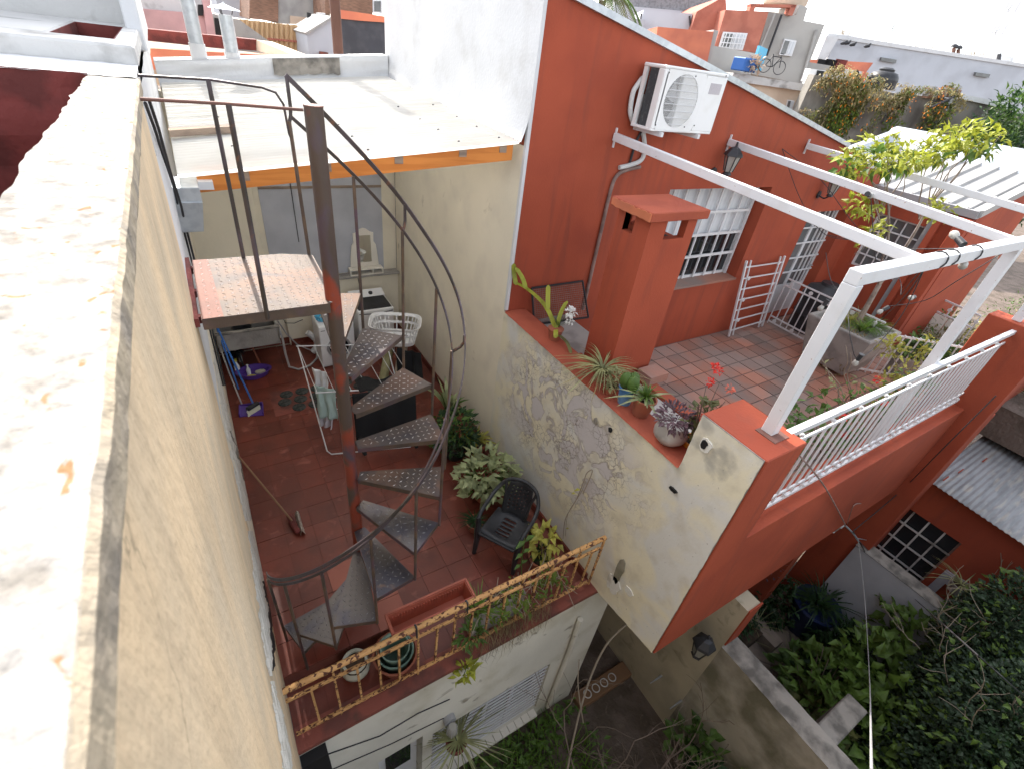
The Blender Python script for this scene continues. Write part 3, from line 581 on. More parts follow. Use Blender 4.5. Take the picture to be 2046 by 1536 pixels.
hp=thing('rain_hopper','galvanised rain hopper and pipe hanging at the left end of the timber beam','rain hopper',(-.05,4.6,3.8))
MB().hexa([(-.17,4.46,3.50),(-.02,4.46,3.50),(-.02,4.72,3.50),(-.17,4.72,3.50),(-.18,4.42,3.74),(.02,4.42,3.74),(.02,4.76,3.74),(-.18,4.76,3.74)]).build('hopper','galv',hp,bevel=.004)
MB().box(-.16,.02,4.44,4.78,3.735,3.84).build('outlet','galv',hp,bevel=.004); MB().box(.02,.12,4.53,4.60,3.80,3.86).build('gutter_end','white_metal',hp)
# back parapet behind the lean-to
bp=thing('back_parapet','low white parapet with a bare grey patch behind the corrugated roof','wall',(1.4,8.8,4))
def bpf(u,v): 
    x=-.12+3.06*u; return (x,8.62+.03*nz((x*3,v*3,1))-(.05*(1-v/.3)**2 if v<.3 else 0),RZ(x,8.55)-.02+v*(.27+.03*u))
gridface(bpf,50,14).build('face','wall_white',bp,smooth=True)
MB().hexa([(-.12,8.64,3.8),(2.95,8.64,4.0),(2.95,8.95,4.0),(-.12,8.95,3.8),(-.12,8.63,RZ(-.12,8.55)+.262),(2.95,8.63,RZ(2.95,8.55)+.288),(2.95,8.95,RZ(2.95,8.55)+.29),(-.12,8.95,RZ(-.12,8.55)+.27)]).build('core','wall_white',bp)
def patch(u,v):
    x=1.28+.92*u; w=.03*nz((x*9,4,1)); return (x,8.585+.01*nz((x*3,v*3,1)),RZ(x,8.55)+.07+w*(1-v)+v*(.20-w*0))
gridface(patch,26,4).build('bare_patch','concrete_old',bp)
# ================================================================ LAUNDRY BACK WALL
bw=thing('laundry_wall','cream and blue grey back wall with a deep ledge under the lean-to roof','wall',(1.4,8.5,0))
MB().box(-.3,2.97,8.50,8.70,-.3,3.97).build('wall','cream_clean',bw)
MB().box(.80,2.72,8.485,8.51,1.27,3.96).build('panel','bluegrey_wall',bw)
MB().box(.80,2.72,8.475,8.486,2.75,2.79).build('panel_seam','wood_old',bw)
MB().box(.64,.72,8.44,8.51,.9,3.95).build('corner_strip','cream_clean',bw,bevel=.01)
MB().box(.88,2.96,8.40,8.484,.0,1.26).build('ledge_wall','cream_clean',bw)
MB().box(.86,2.96,8.30,8.484,1.22,1.265).build('ledge','concrete',bw,bevel=.006)
MB().box(-.28,.88,8.47,8.502,0,.12).build('skirting','tile_red',bw); MB().box(.9,2.94,8.385,8.40,0,.12).build('skirting','tile_red',bw)
MB().box(2.93,2.955,2.06,8.38,0,.11).build('skirting','tile_red',bw)
MB().tube([(-.1,8.46,3.05),(.2,8.45,2.95),(.6,8.42,3.0),(.85,8.42,3.2),(.95,8.45,3.6)],.006,5).build('wire','cable',bw)
MB().tube([(1.25,8.47,4.0),(1.27,8.47,3.0),(1.28,8.47,1.9)],.006,5).build('wire','cable',bw)
sb=MB().box(.78,.84,8.375,8.40,.62,.72).build('socket','dark',bw)
MB().tube([(.81,8.37,.66),(.85,8.34,.5),(1.0,8.36,.46),(1.15,8.38,.50)],.006,5).build('wire','cable',bw)
# ================================================================ SPIRAL STAIR
CX,CY,R0,RIS,STEP=.585,2.851,.75,.31376,26.3
ss=thing('spiral_staircase','rusty steel spiral staircase with chequer plate treads around a thick pole','staircase',(CX,CY,.14))
MB().tube([(CX,CY,.14),(CX,CY,4.64)],.047,20).build('pole','pole_steel',ss,smooth=True)
MB().lathe((CX,CY,4.636),[(.049,0),(.049,.006),(.0,.007)],20).build('pole_cap','plate_pink',ss)
def zt(t): return 2.96+(t-49.2)/STEP*RIS
def lug(mb,c,ang,z,L=.030,W=.0095,H=.003):
    d=Vector((math.cos(ang),math.sin(ang),0)); x=Vector((-d.y,d.x,0)); c=Vector((c[0],c[1],z))
    mb.add([c-d*L/2,c-x*W/2,c+d*L/2,c+x*W/2,c-d*L*.28+Vector((0,0,H)),c+d*L*.28+Vector((0,0,H))],[(0,1,4),(1,5,4),(1,2,5),(2,3,5),(3,4,5),(3,0,4)])
def lugs(inside,box,z,rot=0,pitch=.046):
    mb=MB(); n=int(max(box[1]-box[0],box[3]-box[2])/pitch)+2; cx,cy=(box[0]+box[1])/2,(box[2]+box[3])/2
    for i in range(-n,n+1):
        for j in range(-n,n+1):
            a,b=i*pitch,j*pitch; x=cx+a*math.cos(rot)-b*math.sin(rot); y=cy+a*math.sin(rot)+b*math.cos(rot)
            if inside(x,y): lug(mb,(x,y),rot+(math.pi/4 if (i+j)%2 else -math.pi/4),z)
    return mb
def tread(k):
    a1=rad(62.35-STEP*(k-1)); a0=a1-rad(STEP-.4); z=2.96-(k-1)*RIS; n=1
    if k==0: a1=rad(88.6); a0=rad(62.5)
    c=Vector((CX,CY,0)); am=(a0+a1)/2
    side=Vector((-math.sin(am),math.cos(am),0)); inn=c+Vector((math.cos(am),math.sin(am),0))*.06
    pts=[inn-side*.045,c+Vector((math.cos(a0),math.sin(a0),0))*R0,c+Vector((math.cos(a1),math.sin(a1),0))*R0,inn+side*.045]
    mb=MB().prism([(p.x,p.y,z-.005) for p in pts],(0,0,.005))
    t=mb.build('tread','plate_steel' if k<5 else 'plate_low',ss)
    fb=MB()
    for i,j in ((0,1),(1,2),(2,3)):
        A,B=pts[i],pts[j]; fb.beam((A.x,A.y,z-.022),(B.x,B.y,z-.022),.005,.040)
    fb.build('tread_flange','steel',t)
    def ins(x,y):
        d=Vector((x,y,0)); 
        for i in range(4):
            A,B=pts[i],pts[(i+1)%4]
            if (B-A).cross(d-A).z<.018*(B-A).length: return False
        return True
    xs=[p.x for p in pts]; ys=[p.y for p in pts]
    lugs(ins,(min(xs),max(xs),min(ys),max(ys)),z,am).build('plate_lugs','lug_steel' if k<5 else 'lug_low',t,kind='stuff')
for k in range(0,10): tread(k)
# landing
z=3.587; lx0,lx1,ly0,ly1=-.125,.60,2.79,3.65
lp=[(lx0,ly0),(.55,ly0),(.60,2.86),(.62,3.58),(.42,ly1),(lx0,ly1)]
ld=MB().prism([(x,y,z-.006) for x,y in lp],(0,0,.006)).build('landing','plate_steel',ss)
MB().prism([(x,y,z+.0003) for x,y in ((lx0,ly0),(lx0+.105,ly0),(lx0+.09,ly1),(lx0,ly1))],(0,0,.0012)).build('paint_edge','plate_pink',ld)
lugs(lambda x,y:lx0+.01<x<.59 and ly0+.012<y<ly1-.012-max(0,(x-.42))*.35,(lx0,lx1,ly0,ly1),z,0).build('plate_lugs','lug_steel',ld,kind='stuff')
fb=MB()
for a,b in (((lx0,ly0),(.55,ly0)),((lx0,ly1),(.42,ly1)),((.42,ly1),(.62,3.58)),((.62,3.58),(.6,2.86)),((lx0,ly0),(lx0,ly1))): fb.beam((*a,z-.035),(*b,z-.035),.006,.06)
fb.build('landing_flange','steel',ld)
fb=MB()
for y in (2.86,3.2,3.56): fb.beam((-.17,y,z-.03),(lx0+.01,y,z-.03),.04,.04)
fb.beam((-.155,ly0-.02,z-.01),(-.155,ly1+.02,z-.01),.03,.05); fb.build('wall_bracket','maroon',ld)
# landing guard rails
for y,xa,zt1 in ((2.79,.205,4.63),(3.63,.188,4.635)): MB().tube([(xa-.01,y,z-.05),(xa,y,zt1)],.0125,8).build('post','rail_steel',ss,smooth=True)
MB().tube([(-.17,2.79,4.63),(.2,2.79,4.632),(.53,2.83,4.62)],.0075,7).build('guard_rail','plate_pink',ss,smooth=True)
MB().tube([(-.15,3.63,4.63),(.2,3.63,4.637),(.46,3.61,4.62),(.53,3.6,4.60),(.565,3.6,4.54),(.575,3.6,4.38),(.59,3.6,4.33)],.0075,7).build('guard_rail','rail_steel',ss,smooth=True)
# handrails
def helix(h,r,t0,t1,n):
    out=[]
    for i in range(n+1):
        t=t0+(t1-t0)*i/n; rr=r(t); out.append(Vector((CX+rr*math.cos(rad(t)),CY+rr*math.sin(rad(t)),zt(t)+h(t))))
    return out
def itp(t,tab):
    for (a,va),(b,vb) in zip(tab,tab[1:]):
        if b<=t<=a: f=(t-a)/(b-a); f=f*f*(3-2*f); return va+(vb-va)*f
    return tab[-1][1] if t<tab[-1][0] else tab[0][1]
hU=lambda t:itp(t,[(90,1.26),(20,1.19),(-40,1.10),(-95,1.00),(-180,.96)]); rU=lambda t:itp(t,[(90,.755),(30,.80),(-10,.85),(-60,.83),(-110,.78),(-180,.76)])
hL=lambda t:itp(t,[(90,1.04),(0,1.02),(-90,.93),(-180,.90)]); rL=lambda t:.765
def flatbar(pts,w,t):
    mb=MB()
    for i,p in enumerate(pts):
        d=(pts[min(i+1,len(pts)-1)]-pts[max(i-1,0)]).normalized(); o=Vector((p.x-CX,p.y-CY,0)).normalized(); up=o.cross(d).normalized(); up=up if up.z>0 else -up
        mb.v+= [tuple(p-o*t/2-up*w/2),tuple(p+o*t/2-up*w/2),tuple(p+o*t/2+up*w/2),tuple(p-o*t/2+up*w/2)]
    for i in range(len(pts)-1):
        for k in range(4): a=4*i+k; b=4*i+(k+1)%4; mb.f.append((a,b,b+4,a+4))
    n=4*(len(pts)-1); mb.f+= [(3,2,1,0),(n,n+1,n+2,n+3)]
    return mb
flatbar(helix(hU,rU,89,-178,80),.028,.009).build('handrail','rail_steel',ss,smooth=True)
flatbar(helix(hL,rL,89,-178,80),.022,.008).build('mid_rail','rail_steel',ss,smooth=True)
for i in range(11):
    t=88.6-STEP*i if i else 88.6
    if i==10: t=-176
    z0=zt(t+ (13 if i else 0))-.06-(.28 if i else 0); a=helix(lambda q:0,lambda q:R0+.008,t,t,1)[0]; u=helix(hL,rL,t,t,1)[0]
    if i==0: a=Vector((.603,3.6,3.54)); z0=3.54; u=Vector((.585,3.6,4.46))
    if i>=9: z0=.14
    MB().tube([(a.x,a.y,z0),(u.x,u.y,u.z-.01)],.012,8).build('baluster','steel',ss,smooth=True)
    v=helix(hU,rU,t,t,1)[0]
    if i in (0,2,4): MB().tube([(u.x,u.y,u.z-.02),(u.x+(v.x-u.x)*.7,u.y+(v.y-u.y)*.7,u.z+.02),(v.x,v.y,u.z+.06),(v.x,v.y,v.z)],.011,7).build('rail_bracket','rail_steel',ss,smooth=True)
# stair platform (two steps of red tile)
sp=thing('stair_platform','low red tiled platform under the foot of the spiral stairs','platform',(.3,2.9,0))
mb=MB().box(-.272,.93,2.47,3.42,.0,.128); mb.build('base','grout_red',sp)
for i in range(4):
    for j in range(3): 
        MB().box(-.27+.30*i+.003,-.27+.30*(i+1)-.003,2.475+.315*j+.003,2.475+.315*(j+1)-.003,.129,.141).build('tile','tile_light' if (i==3 or (i,j)==(2,2)) else 'tile_red',sp)
# ================================================================ RUSTY RAILING
ry=thing('terrace_railing','rusty yellow painted terrace railing with square bars over the red curb','railing',(1.3,1.98,.03))
YR=1.985; sag=lambda x:.906+.004*nz((x*2,1,1))
MB().tube([(x,YR,sag(x)) for x in [-.255+3.17*i/24 for i in range(25)]],.026,9).build('top_rail','rust_yellow',ry,smooth=True)
MB().beam((-.25,YR,.735),(2.90,YR,.735),.012,.03).build('upper_bar','rust_yellow',ry); MB().beam((-.25,YR,.10),(2.90,YR,.10),.012,.03).build('lower_bar','rust_yellow',ry)
MB().beam((-.25,YR+.022,.715),(2.90,YR+.022,.715),.012,.02).build('upper_bar','rust_yellow',ry); MB().beam((-.25,YR+.022,.085),(2.90,YR+.022,.085),.012,.02).build('lower_bar','rust_yellow',ry)
for i in range(17):
    x=-.06+.178*i; lo=.03 if i%4==1 else .10
    MB().beam((x+rn(-.006,.006),YR+.008,lo),(x+rn(-.006,.006),YR+.008,.89 if i%2 else .735),.018,.018).build('baluster','rust_yellow',ry)
MB().beam((2.915,YR,.05),(2.915,YR,.90),.02,.02).build('end_post','rust_yellow',ry)
# ================================================================ LAUNDRY CORNER
V=Vector
sk=thing('laundry_sink','grey concrete laundry sink fixed to the wall below the landing','sink',(.2,7.9,.5))
mb=MB(); x0,x1,y0,y1,zt_=-.24,.68,7.62,8.10,.86
mb.hexa([(x0+.1,y0+.12,.50),(x1-.16,y0+.12,.50),(x1-.16,y1-.02,.50),(x0+.1,y1-.02,.50),(x0+.03,y0+.03,.52),(x1-.03,y0+.03,.52),(x1-.03,y1,.52),(x0+.03,y1,.52)])
for a in ((x0,x1,y0,y0+.045),(x0,x1,y1-.03,y1+.34),(x0,x0+.05,y0,y1),(x1-.05,x1,y0,y1)): 
    b=a; mb.hexa([(b[0]+.03,b[2]+.02,.52),(b[1]-.03,b[2]+.02,.52),(b[1]-.03,b[3],.52),(b[0]+.03,b[3],.52),(b[0],b[2],zt_),(b[1],b[2],zt_),(b[1],b[3],zt_),(b[0],b[3],zt_)])
mb.build('basin','concrete',sk,bevel=.01)
MB().tube([(x0,y0-.004,zt_-.01),(x1,y0-.004,zt_-.01)],.022,8).build('front_rim','concrete_old',sk,smooth=True)
MB().box(.0,.06,8.1,8.46,.0,.5).build('support','concrete',sk)
bk=thing('black_bucket','black bucket with pale hoop handle sitting in the laundry sink','bucket',(.16,7.86,.53))
MB().lathe((.16,7.86,.535),[(.10,0),(.145,.26),(.152,.262),(.138,.262),(.095,.02)],18).build('bucket','black_plastic',bk,smooth=True)
MB().tube([(.16+.15*math.cos(a),7.86-.13+.02,.79-.11*math.sin(a)+.02) for a in [math.pi*i/10 for i in range(11)]],.009,6).build('handle','soap',bk,smooth=True)
def machine(nm,lab,c,w,d,h,front=True):
    t=thing(nm,lab,'washing machine',c); x,y,z=c
    b=MB().box(x-w/2,x+w/2,y-d/2,y+d/2,z+.02,z+h).build('body','white_plastic',t,bevel=.018,seg=2); yf=y-d/2
    for sx in (-1,1):
        for sy in (-1,1): MB().lathe((x+sx*(w/2-.06),y+sy*(d/2-.06),z),[(.02,0),(.02,.025)],8).build('foot','dark_metal',t)
    if front:
        MB().box(x-w/2+.012,x+w/2-.012,yf-.004,yf+.004,z+h-.13,z+h-.02).build('control_panel','white_plastic',t)
        MB().box(x-w/2+.03,x-w/2+.10,yf-.006,yf-.003,z+h-.085,z+h-.075).build('badge','dark',t)
        cx,cz=x+.01,z+h*.47
        ring=lambda r,yy:[(cx+r*math.cos(2*math.pi*i/28),yy,cz+r*math.sin(2*math.pi*i/28)) for i in range(29)]
        MB().tube(ring(.185,yf-.012),.022,8,False).build('door_ring','grey_plastic',t,smooth=True)
        MB().tube(ring(.205,yf-.004),.012,8,False).build('door_trim','white_plastic',t,smooth=True)
        MB().prism([(cx+.175*math.cos(2*math.pi*i/28),yf-.012,cz+.175*math.sin(2*math.pi*i/28)) for i in range(28)],(0,.01,0)).build('door_glass','window_dark',t)
    else:
        MB().hexa([(x-w/2+.02,y-d/2+.03,z+h+.004),(x+w/2-.02,y-d/2+.03,z+h+.004),(x+w/2-.02,y+.14,z+h+.004),(x-w/2+.02,y+.14,z+h+.004),(x-w/2+.04,y-d/2+.05,z+h+.02),(x+w/2-.04,y-d/2+.05,z+h+.02),(x+w/2-.04,y+.13,z+h+.035),(x-w/2+.04,y+.13,z+h+.035)]).build('lid','black_plastic',t,bevel=.006)
        MB().hexa([(x-w/2+.005,y+.145,z+h-.01),(x+w/2-.005,y+.145,z+h-.01),(x+w/2-.005,y+d/2,z+h-.01),(x-w/2+.005,y+d/2,z+h-.01),(x-w/2+.005,y+.145,z+h+.04),(x+w/2-.005,y+.145,z+h+.04),(x+w/2-.005,y+d/2,z+h+.10),(x-w/2+.005,y+d/2,z+h+.10)]).build('control_panel','white_plastic',t,bevel=.01)
        MB().tube([(x+.07,y+.21,z+h+.055),(x+.065,y+.205,z+h+.085)],.036,16).build('knob','black_plastic',t)
        MB().tube([(x-w/2+.02,y-d/2-.004,z+h-.05),(x,y-d/2-.01,z+h-.075),(x+w/2-.02,y-d/2-.004,z+h-.05)],.007,6).build('lid_grip','dark',t)
    return t
machine('washing_machine','white front loading washing machine with round black door',(1.53,7.72,0),.58,.56,.82)
machine('washing_machine','tall white top loading washer with black lid behind the laundry basket',(2.25,7.86,0),.64,.66,.95,False)
bb=thing('clothes_peg_basket','small sky blue plastic basket on top of the front loading washer','basket',(1.36,7.68,.82))
MB().lathe((1.36,7.68,.825),[(.085,0),(.11,.09),(.116,.095),(.104,.095),(.08,.012)],18).build('basket','skyblue',bb,smooth=True)
for i in range(16):
    a=2*math.pi*i/16; MB().beam((1.36+.09*math.cos(a),7.68+.09*math.sin(a),.83),(1.36+.115*math.cos(a),7.68+.115*math.sin(a),.91),.006,.01).build('rib','skyblue',bb)
MB().lathe((1.38,7.66,.85),[(.05,0),(.06,.03),(.02,.05)],9).build('cloth','soap',bb)
hz=thing('drain_hose','grey drain hose looping from the sink to the washing machine','hose',(.9,7.6,0))
MB().tube([(.66,7.75,.80),(.70,7.70,.6),(.70,7.66,.3),(.72,7.60,.06),(.85,7.52,.025),(1.05,7.58,.025),(1.2,7.75,.03),(1.28,7.9,.2)],.018,8).build('hose','hose_grey',hz,smooth=True)
MB().tube([(.68,7.85,.85),(.80,7.95,.5),(.95,8.05,.2),(1.15,8.02,.06),(1.3,7.95,.12)],.012,7).build('hose','hose_grey',hz,smooth=True)
dt=tag(MB().tube([V((1.18,8.0,.05))+V((.10*math.sin(i*.35),-.05*math.cos(i*.3),.36*i/10)) for i in range(11)],[.05+.006*(i%2) for i in range(11)],10).build('vent_duct','white_metal',smooth=True),'ribbed white vent duct standing between sink and front loading washer','duct')
# vanity with mirror on the ledge
vn=thing('vanity_mirror','cream dressing table mirror with shelf standing on the back wall ledge','mirror',(2.35,8.4,1.265))
mx,my,mz=2.35,8.40,1.265
mb=MB().box(mx-.30,mx+.30,my-.10,my+.06,mz,mz+.015); mb.box(mx-.30,mx+.30,my-.10,my+.06,mz+.095,mz+.11)
for x in (-.30,.10,.285): mb.box(mx+x,mx+x+.015,my-.10,my+.06,mz+.015,mz+.095)
mb.build('shelf','vanity',vn)
pr=[(-.26,.0),(-.245,.20),(-.22,.40),(-.18,.46),(-.185,.62),(-.12,.64),(-.06,.69),(.0,.71),(.06,.69),(.12,.64),(.185,.62),(.18,.46),(.22,.40),(.245,.20),(.26,.0)]
inn=[(-.125,.09),(-.125,.58),(.125,.58),(.125,.09)]
F=MB().prism([(mx+x,my+.03,mz+.112+z) for x,z in pr],(0,.02,0)).build('mirror_frame','vanity',vn,bevel=.006)
MB().prism([(mx+x,my+.022,mz+.112+z) for x,z in inn],(0,.006,0)).build('mirror_glass','mirror',vn)
MB().tube([(mx-.18,my-.08,mz),(mx-.17,my-.12,mz-.15),(mx-.16,my-.06,mz-.5)],.006,5).build('cord','cable',vn)
# laundry basket on a rack of rolled tubes
lb=thing('laundry_basket','white plastic laundry basket with slotted sides beside the top loader','laundry basket',(2.32,6.85,.72))
LC=V((2.36,6.86,.70))
def ringpt(r,z,i,n=40,sx=1.28,sy=.92,p=.5):
    a=2*math.pi*i/n; c,s_=math.cos(a),math.sin(a); return V((r*sx*(abs(c)**p)*(1 if c>0 else -1),r*sy*(abs(s_)**p)*(1 if s_>0 else -1),z))
def lrot(v,a=rad(-24)): v=v*1.18; return LC+V((v.x*math.cos(a)-v.y*math.sin(a),v.x*math.sin(a)+v.y*math.cos(a),v.z))
nn=48
def bring(r0,z0,r1,z1,th=.008):
    mb=MB()
    for i in range(nn):
        a,b=lrot(ringpt(r0,z0,i,nn)),lrot(ringpt(r0,z0,i+1,nn)); c,d=lrot(ringpt(r1,z1,i+1,nn)),lrot(ringpt(r1,z1,i,nn)); e=[lrot(ringpt(r-th,z,k,nn)) for r,z,k in ((r0,z0,i),(r0,z0,i+1),(r1,z1,i+1),(r1,z1,i))]
        mb.hexa([a,b,e[1],e[0],d,c,e[2],e[3]])
    return mb
bring(.215,0,.225,.06).build('lower_band','white_plastic',lb); bring(.243,.155,.248,.185).build('middle_band','white_plastic',lb); bring(.262,.265,.285,.30,.012).build('rim','white_plastic',lb)
MB().prism([lrot(ringpt(.215,0,i,nn)) for i in range(nn)],(0,0,.006)).build('base','white_plastic',lb)
mb=MB()
for i in range(0,nn):
    if i%2==0 or i%12 in (1,2,11):
        for (r0,z0,r1,z1) in ((.222,.055,.244,.16),(.246,.18,.264,.27)):
            mb.beam(lrot(ringpt(r0-.004,z0,i,nn)),lrot(ringpt(r1-.004,z1,i,nn)),.017,.012)
mb.build('slats','white_plastic',lb,kind='stuff')
for lab,m,a,b,r in (('olive green cardboard tube leaning behind the drying rack','tube_green',(1.80,6.1,.10),(2.35,7.05,.62),.075),('mauve grey cardboard tube leaning beside the olive tube','cardboard',(2.05,6.05,.10),(2.55,6.95,.66),.08)):
    tag(MB().tube([a,b],r,16).build('cardboard_tube',m,smooth=True),lab,'tube','cardboard tubes')
# drying rack with clothes
dk=thing('drying_rack','white folding clothes rack seen behind the staircase pole','clothes rack',(1.5,5.8,0))
def wt(p,r=.009): MB().tube(p,r,7).build('frame_tube','white_metal',dk,smooth=True)
wt([(.80,6.75,.95),(.80,5.35,.02),(.84,5.27,.012),(1.9,4.98,.012),(1.96,5.05,.02),(2.05,6.4,.95)])
wt([(.80,5.55,.95),(.95,6.6,.02),(2.1,6.3,.02),(2.02,5.2,.95)])
wt([(.78,6.75,.95),(2.1,6.35,.95)]); wt([(.78,5.5,.95),(2.05,5.15,.95)]); wt([(.83,5.8,.42),(2.0,5.45,.42)],.007)
for i in range(7):
    f=i/6; MB().tube([V((.80,6.75,.955)).lerp(V((2.08,6.37,.955)),f),V((.80,5.5,.955)).lerp(V((2.05,5.15,.955)),f)],.004,6).build('line','white_metal',dk)
def cloth(nm,lab,cat,pts,mat,fold=.03,nu=16,nv=14,seed=1,grp=None):
    a,b,c,d=[V(p) for p in pts]; nrm=(b-a).cross(d-a).normalized()
    def f(u,v):
        p=a.lerp(b,u).lerp(d.lerp(c,u),v); return p+nrm*(fold*math.sin(u*14+seed+2*nz((u*3,v*2,seed)))*(.3+v)+fold*.8*nz((u*4,v*3,seed)))+V((0,0,.02*nz((u*6,seed,2))*v))
    o=gridface(f,nu,nv).build(nm,mat,smooth=True); s_=o.modifiers.new('t','SOLIDIFY'); s_.thickness=.004
    return tag(o,lab,cat,grp)
cloth('green_towel','pale green cloth hanging on the left side of the drying rack','cloth',[(.80,5.66,.97),(1.02,5.45,.97),(1.00,5.36,.52),(.78,5.55,.50)],'cloth_green',.025,seed=2)
cloth('grey_shirt','crumpled lilac grey garment under the pale green cloth','clothing',[(.80,5.62,.62),(.98,5.46,.62),(.92,5.40,.36),(.80,5.56,.34)],'cloth_grey',.03,seed=4)
cloth('white_cloth','narrow white cloths hung over the rack lines near the pole','cloth',[(.86,6.1,.955),(1.02,5.9,.955),(1.02,5.86,.62),(.86,6.06,.66)],'white_plastic',.03,seed=8)
cloth('black_trousers','black trousers hanging down the front of the drying rack','trousers',[(1.20,5.30,.96),(2.02,5.10,.96),(2.00,4.98,.16),(1.18,5.18,.20)],'cloth_black',.03,24,16,seed=3)
cloth('black_shirt','black shirt spread over the top of the drying rack','shirt',[(1.30,5.28,.975),(2.04,5.14,.975),(2.06,5.42,.965),(1.32,5.60,.965)],'cloth_black',.02,20,20,seed=5)
cloth('black_jacket','black jacket on a hanger at the far end of the drying rack','jacket',[(2.12,6.1,1.02),(2.40,5.85,1.02),(2.42,5.80,.42),(2.08,6.05,.40)],'cloth_black',.04,seed=6)
for i,(lab,x) in enumerate((('black sock hanging at the left end of the trousers',1.22),('black sock hanging at the right end of the trousers',1.93))):
    tag(MB().tube([(x,5.13-.2*(x-1.2),.30),(x+.01,5.08-.2*(x-1.2),.14),(x+.03,5.02-.2*(x-1.2),.06)],[.03,.035,.025],8).build('sock','cloth_black',smooth=True),lab,'sock','socks on the rack')
# rubber discs
dm=MB().lathe((0,0,0),[(.095,0),(.10,.006),(.09,.012),(.06,.009),(.0,.009)],22).build('rubber_disc','pot_green'); me=dm.data; me.materials.clear(); me.materials.append(mk('rubber',(.03,.035,.033),(.07,.075,.07),s=20,rough=.8,bump=.6,bs=60)); bpy.data.objects.remove(dm)
mat_=thing('disc_mat','mat of dark round rubber discs lying on the red tiles','mat',(.8,6.7,0))
for x,y in ((557,792),(572,820),(625,800),(600,782),(640,783),(575,807),(580,792),(602,794),(605,808),(595,808),(628,783),(650,795),(720,770),(735,775),(712,785)):
    p=onz(x,y,.003); 
MB().box(.30,1.9,6.40,7.05,.001,.004).build('backing','curb_red',mat_)
for i in range(7):
    for j in range(3):
        if (i,j) in ((0,0),(5,0),(3,2),(6,2)): continue
        share(me,'disc',(.42+.235*i+.06*j,6.50+.20*j+.02*math.sin(i*3),.004),mat_)
# broom, mop, dustpan, tub
br=thing('floor_broom','long brown handled broom lying across the red tiles','broom',(.14,4.3,.03))
hd=onz(585,1045,.06); tip=onz(472,905,.62)
MB().tube([hd+V((0,.02,.03)),tip],.011,8).build('handle','wood_handle',br,smooth=True)
MB().beam(hd+V((.03,-.16,.0)),hd+V((-.02,.15,.0)),.06,.05).build('head','maroon',br,bevel=.012)
gridface(lambda u,v:tuple(hd+V((.05+.05*v+.012*nz((u*30,v*5,1)),-.18+.34*u,-.045+.07*math.sin(math.pi*v)))),24,6).build('bristles','bristle',br,smooth=True)
dp=thing('dustpan','purple dustpan on the floor under the blue broom','dustpan',(0,6.7,0))
MB().hexa([(-.16,6.58,.005),(.14,6.50,.005),(.17,6.74,.005),(-.13,6.80,.005),(-.16,6.58,.012),(.14,6.50,.012),(.17,6.74,.012),(-.13,6.80,.06)]).build('pan','purple',dp)
for a,b in (((-.165,6.58),(-.135,6.80)),((.145,6.50),(.175,6.74)),((-.135,6.80),(.175,6.745))): MB().beam((*a,.035),(*b,.045),.012,.07).build('rim','purple',dp)
MB().tube([(-.10,6.80,.05),(-.16,7.0,.5),(-.19,7.1,.85)],.011,8).build('handle','galv_dull',dp,smooth=True)
bl=thing('blue_broom','broom with bright blue handle leaning on the left wall','broom',(0,7,0))
MB().tube([(.05,6.70,.10),(-.20,7.6,1.15)],.014,8).build('handle','blue',bl,smooth=True)
MB().beam((-.05,6.60,.10),(.12,6.72,.10),.07,.05).build('head','black_plastic',bl,bevel=.01)
gridface(lambda u,v:(-.06+.19*u+.01*nz((u*30,v*3,2)),6.58+.13*u-.05*v,.09-.08*v),18,4).build('bristles','soap',bl)
for i,(lab,m,x,y) in enumerate((('second blue pole leaning in the corner by the sink','blue',-.15,7.5),('dark feather duster standing in the corner under the sink','dark_metal',.0,8.1))):
    t=thing('cleaning_pole' if i==0 else 'feather_duster',lab,'pole' if i==0 else 'duster',(x,y,0))
    MB().tube([(x+.05,y-.2,.01),(x-.06,y+.35,1.2 if i==0 else .7)],.014,7).build('handle',m,t,smooth=True)
    if i:
        mb=MB()
        for q in range(120): d=rdir(); mb.leaf(V((x,y-.05,.30))+d*.05,d,(0,0,1),.12,.03)
        mb.build('feathers','dark',t)
tb=thing('wash_tub','purple plastic tub with soap and bottle on the floor','tub',(.15,7.62,0))
def tubring(r,z,i,n=32): 
    a=2*math.pi*i/n; k=1+.12*math.cos(2*a); return V((.17+r*1.12*k*math.cos(a),7.63+r*.85*math.sin(a),z))
mb=MB(); rings=[(.17,.004),(.205,.10),(.225,.105),(.195,.10),(.165,.015)]
for r,z in rings:
    for i in range(32): mb.v.append(tuple(tubring(r,z,i)))
for k in range(4):
    for i in range(32): mb.f.append((k*32+i,k*32+(i+1)%32,(k+1)*32+(i+1)%32,(k+1)*32+i))
mb.f.append(tuple(range(128,160))); mb.f.append(tuple(reversed(range(32)))); mb.build('tub','purple',tb,smooth=True)
for nm,lab,m,c,pf in (('spray_bottle','clear spray bottle standing in the purple tub','white_plastic',(.10,7.66,.016),[(.03,0),(.032,.10),(.012,.14),(.012,.18),(.02,.185),(.0,.2)]),('soap_bar','pale block of soap in the purple tub','soap',(.27,7.66,.016),[(.05,0),(.05,.03),(.0,.032)]),('yellow_sponge','yellow sponge in the purple tub','yellow',(.12,7.55,.016),[(.045,0),(.05,.03),(.0,.034)])):
    o=MB().lathe((0,0,0),pf,8 if 'bottle' not in nm else 12,1.6 if 'bar' in nm or 'sponge' in nm else 1,1).build(nm,m,smooth=True); o.location=c; tag(o,lab,'bottle' if 'bottle' in nm else nm.split('_')[1])
wb=thing('cleaning_bottle','white and yellow cleaning bottle in the corner under the sink','bottle',(-.08,7.75,0))
